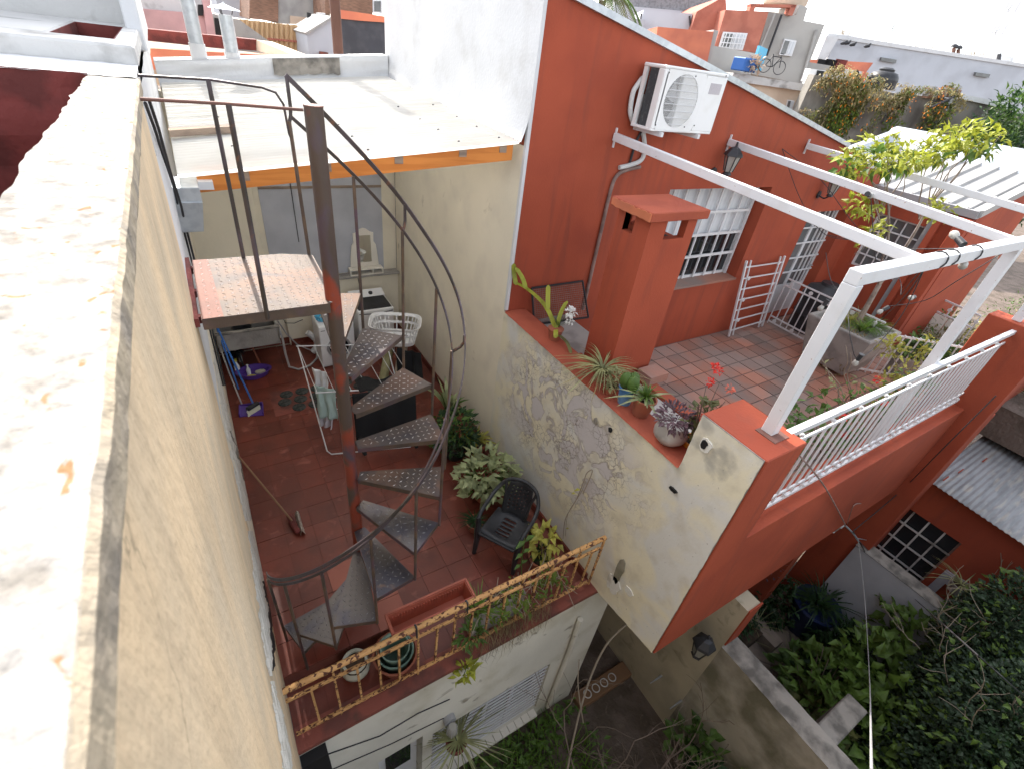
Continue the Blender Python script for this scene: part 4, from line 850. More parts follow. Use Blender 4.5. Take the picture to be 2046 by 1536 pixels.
MB().lathe((-.05,7.75,0),[(.04,0),(.042,.16),(.02,.22),(.018,.25)],12).build('bottle','white_plastic',wb,smooth=True); MB().lathe((-.05,7.75,.25),[(.022,0),(.022,.04),(.0,.042)],10).build('cap','yellow',wb)
tag(MB().tube([(.30,7.95,.01),(.20,8.3,.42)],.016,8).build('stick','terracotta'),'short terracotta coloured stick leaning below the sink','stick')
# cables on the left wall
for i,(dx,lab) in enumerate(((.012,'black cable running down the white left wall beside the roof'),(.03,'second black cable clipped close to the left wall edge'))):
    pts=[(XL(z)+dx+.006*math.sin(y*9),y,z) for y,z in ((3.2+.10*i,4.56),(3.5,4.40),(3.9,4.2-.12*i),(4.3,3.9-.15*i),(4.6,3.5),(4.8+.1*i,2.9),(5.0,2.4),(5.1,1.6))]
    tag(MB().tube(pts,.008,6).build('wall_cable','cable',smooth=True),lab,'cable')
# ================================================================ CHAIR
ch=thing('plastic_chair','dark grey moulded plastic armchair by the flaking wall','chair',(2.26,2.86,0))
def CH(p,a=rad(-58)): return V((2.26+p[0]*math.cos(a)-p[1]*math.sin(a),2.86+p[0]*math.sin(a)+p[1]*math.cos(a),p[2]))
W2=.22
def seatf(u,v): x=-W2+2*W2*u; y=-.22+.44*v; return CH((x*(1+.10*(1-v)),y,.425-.035*math.sin(math.pi*u)*math.sin(math.pi*min(1,v*1.1))+ (-.035*(1-v/.15)**2 if v<.15 else 0)))
# seat with slots
mb=MB(); NU,NV=24,24; gridface(seatf,NU,NV,mb)
def slot(i,j): return 5<=j<=18 and j%3==0 and 8<=i<=15
mb.f=[f for q,f in enumerate(mb.f) if not slot(q%NU,q//NU)]
so1=mb.build('seat','black_plastic',ch,smooth=True); m=so1.modifiers.new('t','SOLIDIFY'); m.thickness=.012
MB().tube([CH((-.235,-.2,.42)),CH((-.22,-.235,.405)),CH((.22,-.235,.405)),CH((.235,-.2,.42))],.016,8).build('seat_edge','black_plastic',ch,smooth=True)
mb=MB(); NU,NV=20,26
def backf(u,v):
    w=.13+.035*math.sin(math.pi*v*.9); x=-w+2*w*u; return CH((x,.20+.13*v+.05*(1-(2*u-1)**2)-.03,.42+.42*v))
gridface(backf,NU,NV,mb)
mb.f=[f for q,f in enumerate(mb.f) if not ((q//NU)>3 and (q//NU)<23 and 2<(q%NU)<17 and ((q%NU)%3==0) and ((q//NU)%3==(q%NU)//3%2))]
bo=mb.build('backrest','black_plastic',ch,smooth=True); m=bo.modifiers.new('t','SOLIDIFY'); m.thickness=.010
arm=[(-.275,-.20,.0),(-.27,-.205,.40),(-.275,-.19,.60),(-.285,-.10,.645),(-.29,.08,.66),(-.27,.22,.72),(-.20,.31,.82),(-.10,.345,.865),(0,.355,.875),(.10,.345,.865),(.20,.31,.82),(.27,.22,.72),(.29,.08,.66),(.285,-.10,.645),(.275,-.19,.60),(.27,-.205,.40),(.275,-.20,.0)]
def smoothp(pts,n=4):
    out=[]; P_=[V(p) for p in pts]
    for i in range(len(P_)-1):
        a,b,c,d=P_[max(i-1,0)],P_[i],P_[i+1],P_[min(i+2,len(P_)-1)]
        for k in range(n):
            t=k/n; out.append(.5*((2*b)+(c-a)*t+(2*a-5*b+4*c-d)*t*t+(3*b-a-3*c+d)*t**3))
    return out+[P_[-1]]
MB().tube([CH(p) for p in smoothp(arm[2:-2])],.024,9).build('arm_frame','black_plastic',ch,smooth=True)
for s_ in (-1,1):
    MB().tube([CH((s_*.265,-.225,0)),CH((s_*.255,-.21,.25)),CH((s_*.26,-.205,.42)),CH((s_*.275,-.19,.61))],[.026,.034,.036,.026],8).build('leg','black_plastic',ch,smooth=True)
    MB().tube([CH((s_*.25,.31,0)),CH((s_*.22,.24,.30)),CH((s_*.19,.19,.42))],[.022,.028,.03],8).build('leg','black_plastic',ch,smooth=True)
    MB().tube([CH((s_*.20,.30,.83)),CH((s_*.165,.25,.68)),CH((s_*.15,.20,.45))],[.018,.016,.02],7).build('back_upright','black_plastic',ch,smooth=True)
# ================================================================ PLANTER TROUGH, pots on the floor
tr=thing('window_planter','empty terracotta plastic trough hooked to the rusty railing','planter',(1.0,2.2,.7))
x0,x1,y0,y1=.64,1.42,2.09,2.28; mb=MB(); zb,zt2=.58,.76
o8=lambda a,b,c,d,z:[(a,c,z),(b,c,z),(b,d,z),(a,d,z)]
mb.v+=o8(x0+.03,x1-.03,y0+.03,y1-.03,zb)+o8(x0,x1,y0,y1,zt2)+o8(x0+.012,x1-.012,y0+.012,y1-.012,zt2)+o8(x0+.04,x1-.04,y0+.04,y1-.04,zb+.012)
for k in range(3):
    for i in range(4): mb.f.append((4*k+i,4*k+(i+1)%4,4*k+4+(i+1)%4,4*k+4+i))
mb.f+= [(3,2,1,0),(12,13,14,15)]
mb.build('trough','terracotta_plastic',tr)
for a,b in (((x0-.012,y0-.006),(x1+.012,y0-.006)),((x0-.012,y1+.006),(x1+.012,y1+.006)),((x0-.006,y0-.012),(x0-.006,y1+.012)),((x1+.006,y0-.012),(x1+.006,y1+.012))): MB().beam((*a,zt2),(*b,zt2),.022,.026).build('rim','terracotta_plastic',tr,bevel=.004)
mb=MB()
for i in range(26): x=x0+.05+.027*i; mb.box(x-.005,x+.005,y1-.030,y1-.018,zb+.03,zt2-.03)
mb.build('ribs','terracotta_plastic',tr,kind='stuff')
for x in (.80,1.28): MB().tube([(x,2.09,.74),(x,2.04,.78),(x,2.0,.94),(x,1.965,.945),(x,1.955,.80)],.008,6).build('hook','dark_metal',tr,smooth=True)
def pot(nm,lab,c,r,h,mat,prof=None,soil=True,grp=None):
    t=thing(nm,lab,'plant pot',c,grp); pf=prof or [(r*.72,0),(r,h*.92),(r*1.10,h*.92),(r*1.10,h),(r*.96,h),(r*.90,h*.85)]
    MB().lathe(c,pf,20).build('pot',mat,t,smooth=True)
    if soil: MB().lathe((c[0],c[1],c[2]+h*.84),[(r*.91,0),(r*.5,.012),(0,.02)],14).build('soil','soil',t)
    return t
pot('round_pot','round cream glazed pot with terracotta rim under the lowest stair tread',(.33,2.30,0),.13,.20,'pot_cream',[(.07,0),(.13,.07),(.135,.12),(.10,.18),(.115,.20),(.09,.20),(.085,.15)])
for i,(lab,m,r,h) in enumerate((('outer brown pot of the nested stack behind the railing','terracotta',.20,.22),('middle grey green pot nested behind the railing','pot_green',.165,.25),('small inner green pot nested behind the railing','pot_green',.13,.28))):
    pot('nested_pot',lab,(.68,2.19,.004+.02*i),r,h,m,[(r*.7,0),(r,h-.02),(r*1.06,h),(r*.96,h),(r*.66,.02)],False,'nested pots behind the railing')
# ================================================================ CHIMNEY / BARBECUE
ck=thing('barbecue_chimney','tall brick red barbecue chimney with flat cap on the dividing ledge','chimney',(3.77,3.26,2.2))
x0,x1,y0,y1=3.45,4.08,3.04,3.48
mb=MB().box(x0,x1,y0,y1,1.3,3.62)
# vented head: corner posts leave an opening on the front and the flank
for a in ((x0,x0+.10,y0,y0+.08),(x1-.13,x1,y0,y0+.08),(x0,x0+.10,y1-.10,y1),(x1-.13,x1,y1-.10,y1)): mb.box(*a,3.62,3.87)
mb.box(x0,x0+.08,y0+.08,y0+.20,3.62,3.87); mb.box(x0,x0+.08,y0+.34,y1-.10,3.62,3.87); mb.box(x0,x0+.08,y0+.20,y0+.34,3.62,3.68); mb.box(x0+.22,x1-.13,y0,y0+.08,3.62,3.68); mb.box(x0+.10,x0+.22,y0,y0+.08,3.62,3.87)
mb.box(x0+.1,x1-.13,y1-.08,y1,3.62,3.72)
mb.build('shaft','red_paint',ck)
MB().box(x0+.10,x1-.13,y0+.1,y1-.1,3.622,3.64).build('flue','dark',ck)
MB().box(x0-.075,x1+.075,y0-.06,y1+.06,3.87,3.955).build('cap','red_ledge',ck,bevel=.008)
mb=MB()
for i in range(40): a=y0-.05+.53*i/40; mb.box(x0-.080,x0-.074,a,a+.016,3.872+.05*abs(nz((a*9,1,1))),3.95-.03*abs(nz((a*13,4,1))))
mb.build('chipped_edge','orange_paint',ck,kind='stuff')
bc=thing('barbecue_counter','grey tiled barbecue counter with red rim behind the potted ledge','counter',(3.6,3.4,1.15))
MB().box(3.26,3.95,3.50,4.50,1.16,2.12).build('firebox','concrete',bc,bevel=.01); MB().box(3.27,3.42,3.02,3.5,1.16,2.2).build('side','red_paint',bc)
MB().box(3.262,3.85,1.62,3.0,1.16,2.05).build('counter','concrete',bc)
mb=MB()
for i in range(3):
    for j in range(5):
        o=MB().box(3.27+.19*i,3.455+.19*i,1.64+.265*j,1.90+.265*j,2.052,2.064).build('tile','concrete_pale',bc)
MB().box(3.85,3.99,1.6,3.0,1.15,2.10).build('inner_rim','red_ledge',bc,bevel=.006)
MB().box(3.86,4.14,2.78,2.99,2.10,2.20).build('loose_brick','tile_clay',bc)
gr=thing('grill_rack','rusty wire mesh grill leaning on the red house wall behind the chimney','grill',(3.75,4.4,2.13))
A,B=(3.33,4.36,2.14),(4.18,4.30,2.13); C_,D_=(3.28,4.46,2.60),(4.08,4.46,2.60)
for a,b in ((A,B),(B,D_),(D_,C_),(C_,A)): MB().beam(a,b,.02,.02).build('frame','dark_metal',gr)
mb=MB(); A,B,C_,D_=[V(p) for p in (A,B,C_,D_)]
for i in range(1,26): mb.tube([A.lerp(B,i/26),C_.lerp(D_,i/26)],.0025,4,False)
for i in range(1,18): mb.tube([A.lerp(C_,i/18),B.lerp(D_,i/18)],.0025,4,False)
mb.build('mesh','conduit',gr,kind='stuff')
# ================================================================ AIR CONDITIONER
ac=thing('air_conditioner','white outdoor air conditioner unit on wall brackets high on the red house','air conditioner',(4.73,4.3,4.45))
x0,x1,y0,y1,z0,z1=4.24,5.21,4.10,4.42,4.46,5.03
MB().box(x0+.30,x1,y0+.01,y1,z0,z1-.035).build('body','ac_white',ac,bevel=.012,seg=2)
MB().box(x0,x1+.005,y0,y1+.005,z1-.035,z1).build('top_cover','ac_white',ac,bevel=.010)
MB().box(x0,x1,y0+.005,y1,z0-.02,z0+.01).build('base_pan','ac_white',ac,bevel=.006)
MB().box(x0+.01,x0+.04,y1-.05,y1,z0,z1-.03).build('corner_post','ac_white',ac)
fo=(x0+.045,x1-.30,z0+.03,z1-.045)
MB().box(x0,x0+.06,y0,y0+.10,z0,z1-.03).build('front_corner','ac_white',ac,bevel=.01)
MB().box(x0+.02,x0+.30,y0+.10,y1-.09,z0+.01,z1-.035).build('coil','ac_fin',ac)
cx,cz,rf=x0+.335,(z0+z1)/2-.012,.245
# front panel with round hole
n=40; mb=MB(); 
def sq(i):
    a=2*math.pi*i/n; c,s_=math.cos(a),math.sin(a); m=max(abs(c)/.30,abs(s_)/.275); return (cx+c/m,cz+s_/m)
for i in range(n):
    a=2*math.pi*i/n; p=sq(i); mb.v+= [(p[0],y0,p[1]),(cx+rf*math.cos(a),y0,cz+rf*math.sin(a)),(cx+rf*math.cos(a),y0+.05,cz+rf*math.sin(a))]
for i in range(n):
    j=(i+1)%n; mb.f+= [(3*i,3*j,3*j+1,3*i+1),(3*i+1,3*j+1,3*j+2,3*i+2)]
mb.build('front_panel','ac_white',ac); MB().box(x1-.34,x1-.002,y0,y0+.02,z0+.005,z1-.037).build('service_panel','ac_white',ac,bevel=.006)
MB().box(x1-.25,x1-.07,y0-.003,y0+.001,z1-.20,z1-.10).build('faded_label','cloth_grey',ac)
MB().prism([(cx+rf*math.cos(2*math.pi*i/n),y0+.06,cz+rf*math.sin(2*math.pi*i/n)) for i in range(n)],(0,.02,0)).build('fan_recess','dark',ac)
fb=MB()
for k in range(3):
    a=k*2*math.pi/3; fb.add([(cx,y0+.04,cz),(cx+.2*math.cos(a),y0+.055,cz+.2*math.sin(a)),(cx+.21*math.cos(a+.9),y0+.03,cz+.21*math.sin(a+.9)),(cx+.1*math.cos(a+1.2),y0+.03,cz+.1*math.sin(a+1.2))],[(0,1,2,3)])
fb.lathe((cx,0,0),[(0,0)],3) if 0 else None
fb.build('fan','grey_plastic',ac)
mb=MB()
for i in range(-16,17):
    o_=i*.0155*1.0
    if abs(o_)<rf:
        h=math.sqrt(rf*rf-o_*o_)
        for sg in (-1,1): 
            dx,dz=.5,.866*sg; px_,pz_=o_*.866*-sg,o_*.5
            mb.tube([(cx+px_-dx*h,y0-.002,cz+pz_-dz*h),(cx+px_+dx*h,y0-.002,cz+pz_+dz*h)],.0018,4,False)
mb.build('fan_mesh','ac_white',ac,kind='stuff')
for i in range(8):
    z=cz-rf+.03+.062*i; h=math.sqrt(max(0,rf*rf-(z-cz)**2)); MB().tube([(cx-h,y0-.006,z),(cx+h,y0-.006,z)],.003,5).build('guard_wire','white_metal',ac)
for i,(x,z) in enumerate(((x0+.05,z1-.06),(x0+.45,z1-.06),(x1-.05,z1-.02),(x0+.05,z0+.04),(x0+.5,z0+.04),(x1-.32,z0+.06))): MB().tube([(x,y0-.004,z),(x,y0+.004,z)],.008,6).build('screw','dark_metal',ac)
for x in (x0+.16,x1-.22):
    MB().beam((x,4.52,z0-.045),(x,y0-.03,z0-.045),.035,.045).build('wall_bracket','white_metal',ac); MB().beam((x,4.50,z0-.35 if 0 else z0-.045),(x,4.50,z0+.28),.04,.012,(1,0,0)).build('wall_bracket','white_metal',ac); MB().box(x-.03,x+.03,y0+.01,y0+.05,z0-.022,z0-.0).build('rubber_foot','black_plastic',ac)
MB().tube(smoothp([(x0+.06,4.46,z1-.14),(x0+.0,4.46,z1-.22),(x0-.03,4.46,z0+.28),(x0-.01,4.46,z0+.12),(x0+.07,4.47,z0+.02),(x0+.16,4.47,z0-.04)],5),.027,9).build('lagged_pipe','white_stained',ac,smooth=True)
MB().tube(smoothp([(x0+.28,4.48,z0-.08),(x0+.36,4.47,z0-.25),(x0+.36,4.475,z0-.38),(x0+.20,4.48,z0-.44),(x0+.05,4.49,z0-.47)],5),.026,8).build('lagged_pipe','white_stained',ac,smooth=True)
cdt=thing('wall_conduit','brown conduit running down the red wall from the air conditioner','pipe',(4.25,4.49,2.3))
MB().tube(smoothp([(4.62,4.485,z0-.46),(4.40,4.485,z0-.50),(4.28,4.485,z0-.56),(4.235,4.485,z0-.72),(4.23,4.485,3.2),(4.225,4.485,2.15)],5),.022,8).build('conduit','conduit',cdt,smooth=True)
MB().tube(smoothp([(4.52,4.49,z0-.05),(4.46,4.49,z0-.2),(4.44,4.49,z0-.45)],4),.014,7).build('drain_tube','cable',cdt,smooth=True)
# ================================================================ WALL LANTERNS
def lantern(lab,base,out,sc=1.0,down=False,mat='dark_metal'):
    t=thing('wall_lantern',lab,'lantern',base); b=V(base); o=V(out)
    MB().tube([b,b+o*.02],.055*sc,12).build('back_plate',mat,t)
    h=b+o*.16*sc+V((0,0,.10*sc))
    MB().tube(smoothp([b,b+o*.10*sc+V((0,0,-.03*sc)),b+o*.17*sc+V((0,0,.03*sc))],4),.011*sc,7).build('arm',mat,t,smooth=True)
    MB().lathe(h+V((0,0,-.02*sc)),[(.035*sc,-.07*sc),(.05*sc,-.06*sc),(.03*sc,-.03*sc)],6).build('base',mat,t)
    MB().lathe(h,[(.045*sc,-.05*sc),(.078*sc,.10*sc)],6).build('glass','bulb_glass',t)
    MB().lathe(h,[(.098*sc,.10*sc),(.09*sc,.125*sc),(.045*sc,.175*sc),(.012*sc,.19*sc),(.010*sc,.23*sc),(0,.235*sc)],6).build('roof',mat,t)
    for i in range(6):
        a=math.pi/3*i; MB().beam(h+V((.047*sc*math.cos(a),.047*sc*math.sin(a),-.05*sc)),h+V((.080*sc*math.cos(a),.080*sc*math.sin(a),.10*sc)),.008*sc,.008*sc).build('bar',mat,t)
    return t
lantern('dark wall lantern above the barred window of the red house',(6.02,4.505,3.93),(.15,-1,0),1.25)
lantern('small dark wall lantern between the barred window and the glazed door',(8.95,4.505,3.58),(.1,-1,0),1.1)
lantern('dark lantern under the overhanging corner above the garden wall',(4.418,1.03,-1.02),(-1,-.2,0),1.5)
lantern('small pale lantern on the shaded porch column of the red house',(7.08,1.29,-.35),(0,-1,0),.9,mat='white_stained')
bh=thing('bulkhead_lamp','grey caged bulkhead lamp on the white house front','lamp',(1.16,1.88,-1.2))
MB().tube([(1.16,1.90,-1.18),(1.16,1.84,-1.18)],.07,14).build('base','grey_plastic',bh); MB().lathe((1.16,1.79,-1.27),[(.0,-.12),(.05,-.09),(.065,0),(.055,.08),(.04,.10)],14).build('globe','bulb_glass',bh,smooth=True)
for i in range(6): a=math.pi/3*i; MB().tube([(1.16+.068*math.cos(a)*k,1.79+.068*math.sin(a)*k,-1.27+z) for k,z in ((.7,.10),(1,0),(.75,-.09),(.1,-.13))],.004,5).build('cage_wire','grey_plastic',bh)
# ================================================================ PERGOLA
pgm=thing('pergola','white square tube pergola frame over the red terrace','pergola',(5,3,1.15))
ZB=4.165
MB().box(3.245,3.335,1.175,1.265,2.889,ZB-.09).build('post','white_metal',pgm,bevel=.004)
MB().box(6.07,6.16,1.175,1.265,1.732,ZB-.09).build('post','white_metal',pgm,bevel=.004)
MB().box(8.40,8.49,1.175,1.265,2.962,ZB-.09).build('post','white_metal',pgm,bevel=.004)
MB().beam((3.245,1.22,ZB-.045),(8.5,1.22,ZB-.045),.088,.088).build('front_beam','white_metal',pgm,bevel=.004)
for xa,xb in ((4.13,4.20),(6.14,6.08),(7.98,8.40)):
    MB().beam((xb,1.265,ZB-.043),(xa,4.50,4.31),.066,.080).build('rafter','white_metal',pgm,bevel=.004)
    MB().beam((xa,4.503,4.20),(xa,4.503,4.40),.035,.012,(1,0,0)).build('wall_plate','white_metal',pgm)
MB().box(3.20,3.38,1.11,1.28,2.882,2.888).build('base_plate','plate_pink',pgm)
# string lights
sg=thing('string_lights','black festoon cable with clear bulbs looped around the white pergola','string lights',(5,2,3.5))
eye=ony(1563,298,4.49)
runs=[[tuple(eye),(7.2,3.6,3.75),(7.1,2.6,3.3)],[tuple(eye),(7.0,3.4,4.1),tuple(ony(1738,395,3.0))]]
cabs=[[ony(x,y,Y) for x,y,Y in r] for r in ([(1563,298,4.49),(1600,400,4.0),(1650,470,3.4),(1740,480,2.8)],[(1563,298,4.49),(1640,360,4.1),(1700,440,3.5),(1790,545,2.6),(1800,590,2.2)],[(1740,392,2.6),(1745,470,2.5),(1752,540,2.4)],[(1650,505,3.0),(1660,560,2.6),(1690,610,2.0),(1700,680,1.7),(1720,716,1.6),(1795,640,1.6),(1855,520,1.3)],[(1800,590,2.2),(1850,530,1.35),(1905,505,1.24)],[(1778,612,2.0),(1850,600,1.8),(1915,560,1.5),(2046,480,1.3)],[(1655,470,3.2),(1780,495,2.2),(1925,497,1.25)],[(1760,640,2.2),(1810,590,1.7),(1855,525,1.24)])]
for c in cabs: MB().tube(smoothp(c,6),.0045,5).build('cable','cable',sg,smooth=True)
for x in (4.42,4.62,5.05):
    MB().tube([(x+.03*math.sin(a),1.22+.05*math.cos(a)*1.15,ZB-.045+.052*math.sin(a)*1.1) for a in [2*math.pi*i/14 for i in range(15)]],.006,5).build('cable_loop','cable',sg)
def bulb(p,d):
    p=V(p); d=V(d).normalized(); b=MB().tube([p,p+d*.075],[.026,.023],12).build('bulb_socket','black_plastic',sg,smooth=True)
    c=p+d*.075; MB().tube([c,c+d*.012,c+d*.03,c+d*.055,c+d*.072,c+d*.080],[.014,.02,.029,.031,.02,.004],12).build('bulb','bulb_glass',b,smooth=True)
for (x,y,Y),d in (((1938,500,1.22),(.1,-.15,-1)),((1826,594,1.9),(-1,-.1,.1)),((1775,614,2.1),(-.8,.2,-.5)),((1722,708,1.6),(.1,.1,-1)),((1733,388,2.5),(.9,.1,-.2)),((1655,600,2.4),(-.2,.2,-1)),((1925,490,1.22),(.4,.8,.3))): bulb(ony(x,y,Y),d)
# ================================================================ WHITE BALUSTRADE
wr_=thing('white_balustrade','white metal balustrade with close upright bars along the terrace front','railing',(5.8,1.15,1.75))
YB=1.15
MB().beam((3.44,YB,2.86),(8.32,YB,2.86),.05,.05).build('top_rail','white_metal',wr_)
MB().beam((3.44,YB,2.70),(8.32,YB,2.70),.016,.03).build('upper_rail','white_metal',wr_); MB().beam((3.44,YB,1.92),(8.32,YB,1.92),.016,.03).build('lower_rail','white_metal',wr_); MB().beam((3.44,YB,1.80),(8.32,YB,1.80),.03,.035).build('bottom_rail','white_metal',wr_)
bar=MB().beam((0,0,1.80),(0,0,2.70),.017,.017).build('b','white_metal'); bme=bar.data; bpy.data.objects.remove(bar)
knob=MB().lathe((0,0,0),[(0,-.02),(.018,-.012),(.02,0),(.018,.012),(0,.02)],8).build('k','white_metal'); kme=knob.data; bpy.data.objects.remove(knob)
for i in range(31):
    x=3.53+.155*i; share(bme,'baluster',(x,YB,0),wr_)
    if i%3==1: share(kme,'knob',(x,YB-.012,2.78),wr_)
    if i%2==0: share(kme,'knob',(x,YB-.012,1.86),wr_)
wr2=thing('white_balustrade','second white balustrade beyond the red cross wall at right edge','railing',(9.5,1.15,1.75))
for z in (2.86,2.7,1.85): MB().beam((8.62,YB,z),(12,YB,z),.03,.04).build('rail','white_metal',wr2)
for i in range(28): share(bme,'baluster',(8.72+.109*i,YB,0),wr2)
for xx,ww_ in ((9.0,.55),):
    MB().box(8.66,10.2,1.10,1.125,1.95,2.6).build('panel','white_plastic',wr2)
# ================================================================ WHITE LADDER-LIKE GATE PANEL, FENCE, CONCRETE TANK
def framept(o,ux,uz): return lambda a,b:V(o)+V(ux)*a+V(uz)*b
ldr=thing('gate_panel','white barred gate panel leaning on the red wall under the window','gate',(8,4.3,1.15))
a,b,c,d=onz(1456,672,1.16),onz(1522,652,1.16),ony(1568,512,4.42),ony(1492,522,4.42)
for p,q in ((a,d),(b,c)): MB().beam(p,q,.035,.03).build('upright','white_metal',ldr); m=(p-(a+b)/2)*.78; MB().beam((a+b)/2+m,(c+d)/2+(q-(c+d)/2)*.78,.025,.02).build('upright','white_metal',ldr)
for i in range(7):
    f=.08+.14*i; MB().beam(a.lerp(d,f),b.lerp(c,f),.018,.018).build('rung','white_metal',ldr)
    p=a.lerp(d,f).lerp(b.lerp(c,f),.14 if i%2 else .86); MB().tube([p+V((0,-.012,0)),p+V((0,-.03,0))],.035,10).build('rosette','white_metal',ldr)
fnc=thing('low_fence','low white openwork fence crossing the terrace beside the concrete planter','fence',(9,3.3,1.15))
fa=onz(1533,645,1.16); fb_=V((9.05,2.62,1.16)); 
def fpt(f,h): return fa.lerp(fb_,f)+V((0,0,h))
for h in (.05,.16,.80,.93): MB().beam(fpt(0,h),fpt(1,h),.02,.025).build('rail','white_metal',fnc)
for i in range(15):
    f=i/14; MB().beam(fpt(f,0 if i%7==0 else .05),fpt(f,.93 if i%2 else .80),.016,.016).build('bar','white_metal',fnc)
    if i%3==1:
        for h in (.865,.10): p=fpt(f,h); MB().tube([p+V((-.02,0,0)),p+V((-.035,0,0))],.036,10).build('rosette','white_metal',fnc)
fn2=thing('fence_section','white fence section with close bars standing behind the concrete planter','fence',(9.9,2.4,1.15))
fa2=V((9.10,2.60,1.16)); fb2=V((10.1,1.75,1.16))
for h in (.05,.75): MB().beam(fa2+V((0,0,h)),fb2+V((0,0,h)),.02,.03).build('rail','white_metal',fn2)
for i in range(12): f=i/11; MB().beam(fa2.lerp(fb2,f),fa2.lerp(fb2,f)+V((0,0,.78)),.02,.02).build('bar','white_metal',fn2)
fn3=thing('far_fence','white rail fence with pale panel at the far end of the terrace','fence',(11.5,2,1.15))
q=[onz(1770,548,1.95),onz(1960,632,1.95)]
for h in (0,-.25,-.8): MB().beam(q[0]+V((0,0,h)),q[1]+V((0,0,h)),.03,.03).build('rail','white_metal',fn3)
for i in range(9): f=i/8; MB().beam(q[0].lerp(q[1],f)+V((0,0,-.8)),q[0].lerp(q[1],f),.02,.02).build('bar','white_metal',fn3); p=q[0].lerp(q[1],f)+V((-.02,0,-.12)); MB().tube([p,p+V((-.02,0,0))],.035,9).build('rosette','white_metal',fn3)
for i in range(4):
    f0,f1=.22+.19*i,.40+.19*i; A=q[0].lerp(q[1],f0)+V((-.03,0,-.28)); B=q[0].lerp(q[1],f1)+V((-.03,0,-.28)); MB().hexa([A+V((0,0,-.55)),B+V((0,0,-.55)),B+V((.03,0,-.55)),A+V((.03,0,-.55)),A,B,B+V((.03,0,0)),A+V((.03,0,0))]).build('panel','bluegrey_wall' if 0 else 'sheet_white',fn3)
tk=thing('concrete_planter','large grey tapered concrete tub holding a small tree and grass','planter',(8.95,2.95,1.15))
def tubr(s_,z): 
    w=.50*s_; return [(8.85-w,2.95-w,z),(8.85+w,2.95-w,z),(8.85+w,2.95+w,z),(8.85-w,2.95+w,z)]
mb=MB(); mb.v+=tubr(.74,1.22)+tubr(1.05,1.95)+tubr(1.0,1.97)+tubr(.90,1.96)+tubr(.88,1.86)
for k in range(4):
    for i in range(4): mb.f.append((4*k+i,4*k+(i+1)%4,4*k+4+(i+1)%4,4*k+4+i))
mb.f+= [(3,2,1,0),(16,17,18,19)]
mb.build('tub','concrete',tk,bevel=.06,seg=2)
for sx in (-1,1):
    for sy in (-1,1): MB().box(8.95+sx*.2-.05,8.95+sx*.2+.05,2.95+sy*.2-.05,2.95+sy*.2+.05,1.15,1.23).build('foot','dark_metal',tk)
wtk=thing('water_tank','black ribbed plastic water tank standing behind the low white fence','water tank',(9.75,3.9,1.15))
MB().lathe((9.75,3.95,1.15),[(.36,0),(.38,.05),(.37,.3),(.385,.33),(.37,.36),(.37,.66),(.385,.69),(.36,.74),(.33,.84),(.16,.92),(.15,.97),(.0,.975)],24).build('tank','black_plastic',wtk,smooth=True)
lpn=thing('long_planter','long grey concrete trough of leafy plants by the far fence','planter',(10.2,1.9,1.15))
pa,pb=V((9.6,2.35,1.15)),V((10.7,1.40,1.15)); mb=MB().beam(pa+V((0,0,.2)),pb+V((0,0,.2)),.34,.4); mb.build('trough','concrete',lpn,bevel=.02); MB().beam(pa.lerp(pb,.02)+V((0,0,.40)),pa.lerp(pb,.98)+V((0,0,.40)),.27,.012).build('soil','soil',lpn)
# overhead service wire over the yard
sw=thing('service_wire','bundle of loose wires with a pale hook hanging in front of the red parapet','wire',(5.6,.95,.6))
hk=ony(1700,1060,.98)
for pts,m,r in (([(1575,885,1.2),(1640,960,1.0),(1675,1020,.99),(1690,1050,.98)],'conduit',.008),([(1690,1050,.98),(1705,1065,.9),(1715,1080,.85)],'galv',.014),([(1715,1078,.85),(1728,1200,.3),(1737,1350,.02),(1741,1536,-.25)],'sheet_roof',.005),([(1715,1078,.85),(1800,1170,.3),(1900,1260,-.3),(2046,1390,-.9)],'cable',.006),([(1705,1062,.9),(1735,1120,.75),(1742,1180,.6)],'cable',.008),([(1693,1045,.99),(1705,1010,1.0),(1720,1005,1.0)],'conduit',.006),([(1715,1075,.9),(1760,1080,.9),(1770,1060,.95)],'galv',.007),([(1705,1060,.95),(1800,980,.98),(1880,900,.85),(1990,790,.8)],'cable',.006)):
    MB().tube(smoothp([CAM+ray(x,y)*(dd if False else ((Yv/ray(x,y).y) if abs(ray(x,y).y)>.02 and Yv/ray(x,y).y>0 and Yv/ray(x,y).y<14 else 5.2)) for x,y,Yv in pts],5),r,6).build('wire',m,sw,smooth=True)
# ================================================================ PLANTS
def bushmesh(c,rx,ry,rz,n,L,W,lo=0.35,up=.5,droop=.25,out=.8,gaps=0):
    mb=MB(); c=V(c)
    for i in range(n):
        d=rdir(); r=lo+(1-lo)*random.random()**.6; p=c+V((d.x*rx,d.y*ry,d.z*rz))*r
        if gaps and nz(p,gaps)<-.12: continue
        dd=(d*out+rdir()*.8+V((0,0,up*.4))).normalized(); l=L*rn(.6,1.25); mb.leaf(p,dd,rdir()*.5+V((0,0,1)),l,l*W*rn(.8,1.2),droop)
    return mb
def blades(c,n,L,w,spread=.9,rise=.9,seg=5,lift=.0):
    mb=MB(); c=V(c)
    for i in range(n):
        a=rn(0,2*math.pi); o=V((math.cos(a),math.sin(a),0)); s_=V((-o.y,o.x,0)); l=L*rn(.6,1.15); sp=spread*rn(.5,1.2); pts=[];ws=[]
        for k in range(seg+1):
            t=k/seg; pts.append(c+o*(l*sp*t*(.55+.45*t))+V((0,0,lift+l*rise*(t-.62*sp*t*t*1.5)))); ws.append(w*(1-t)**.6*(.5+.5*min(1,t*4))+.0008)
        mb.strip(pts,ws,s_)
    return mb
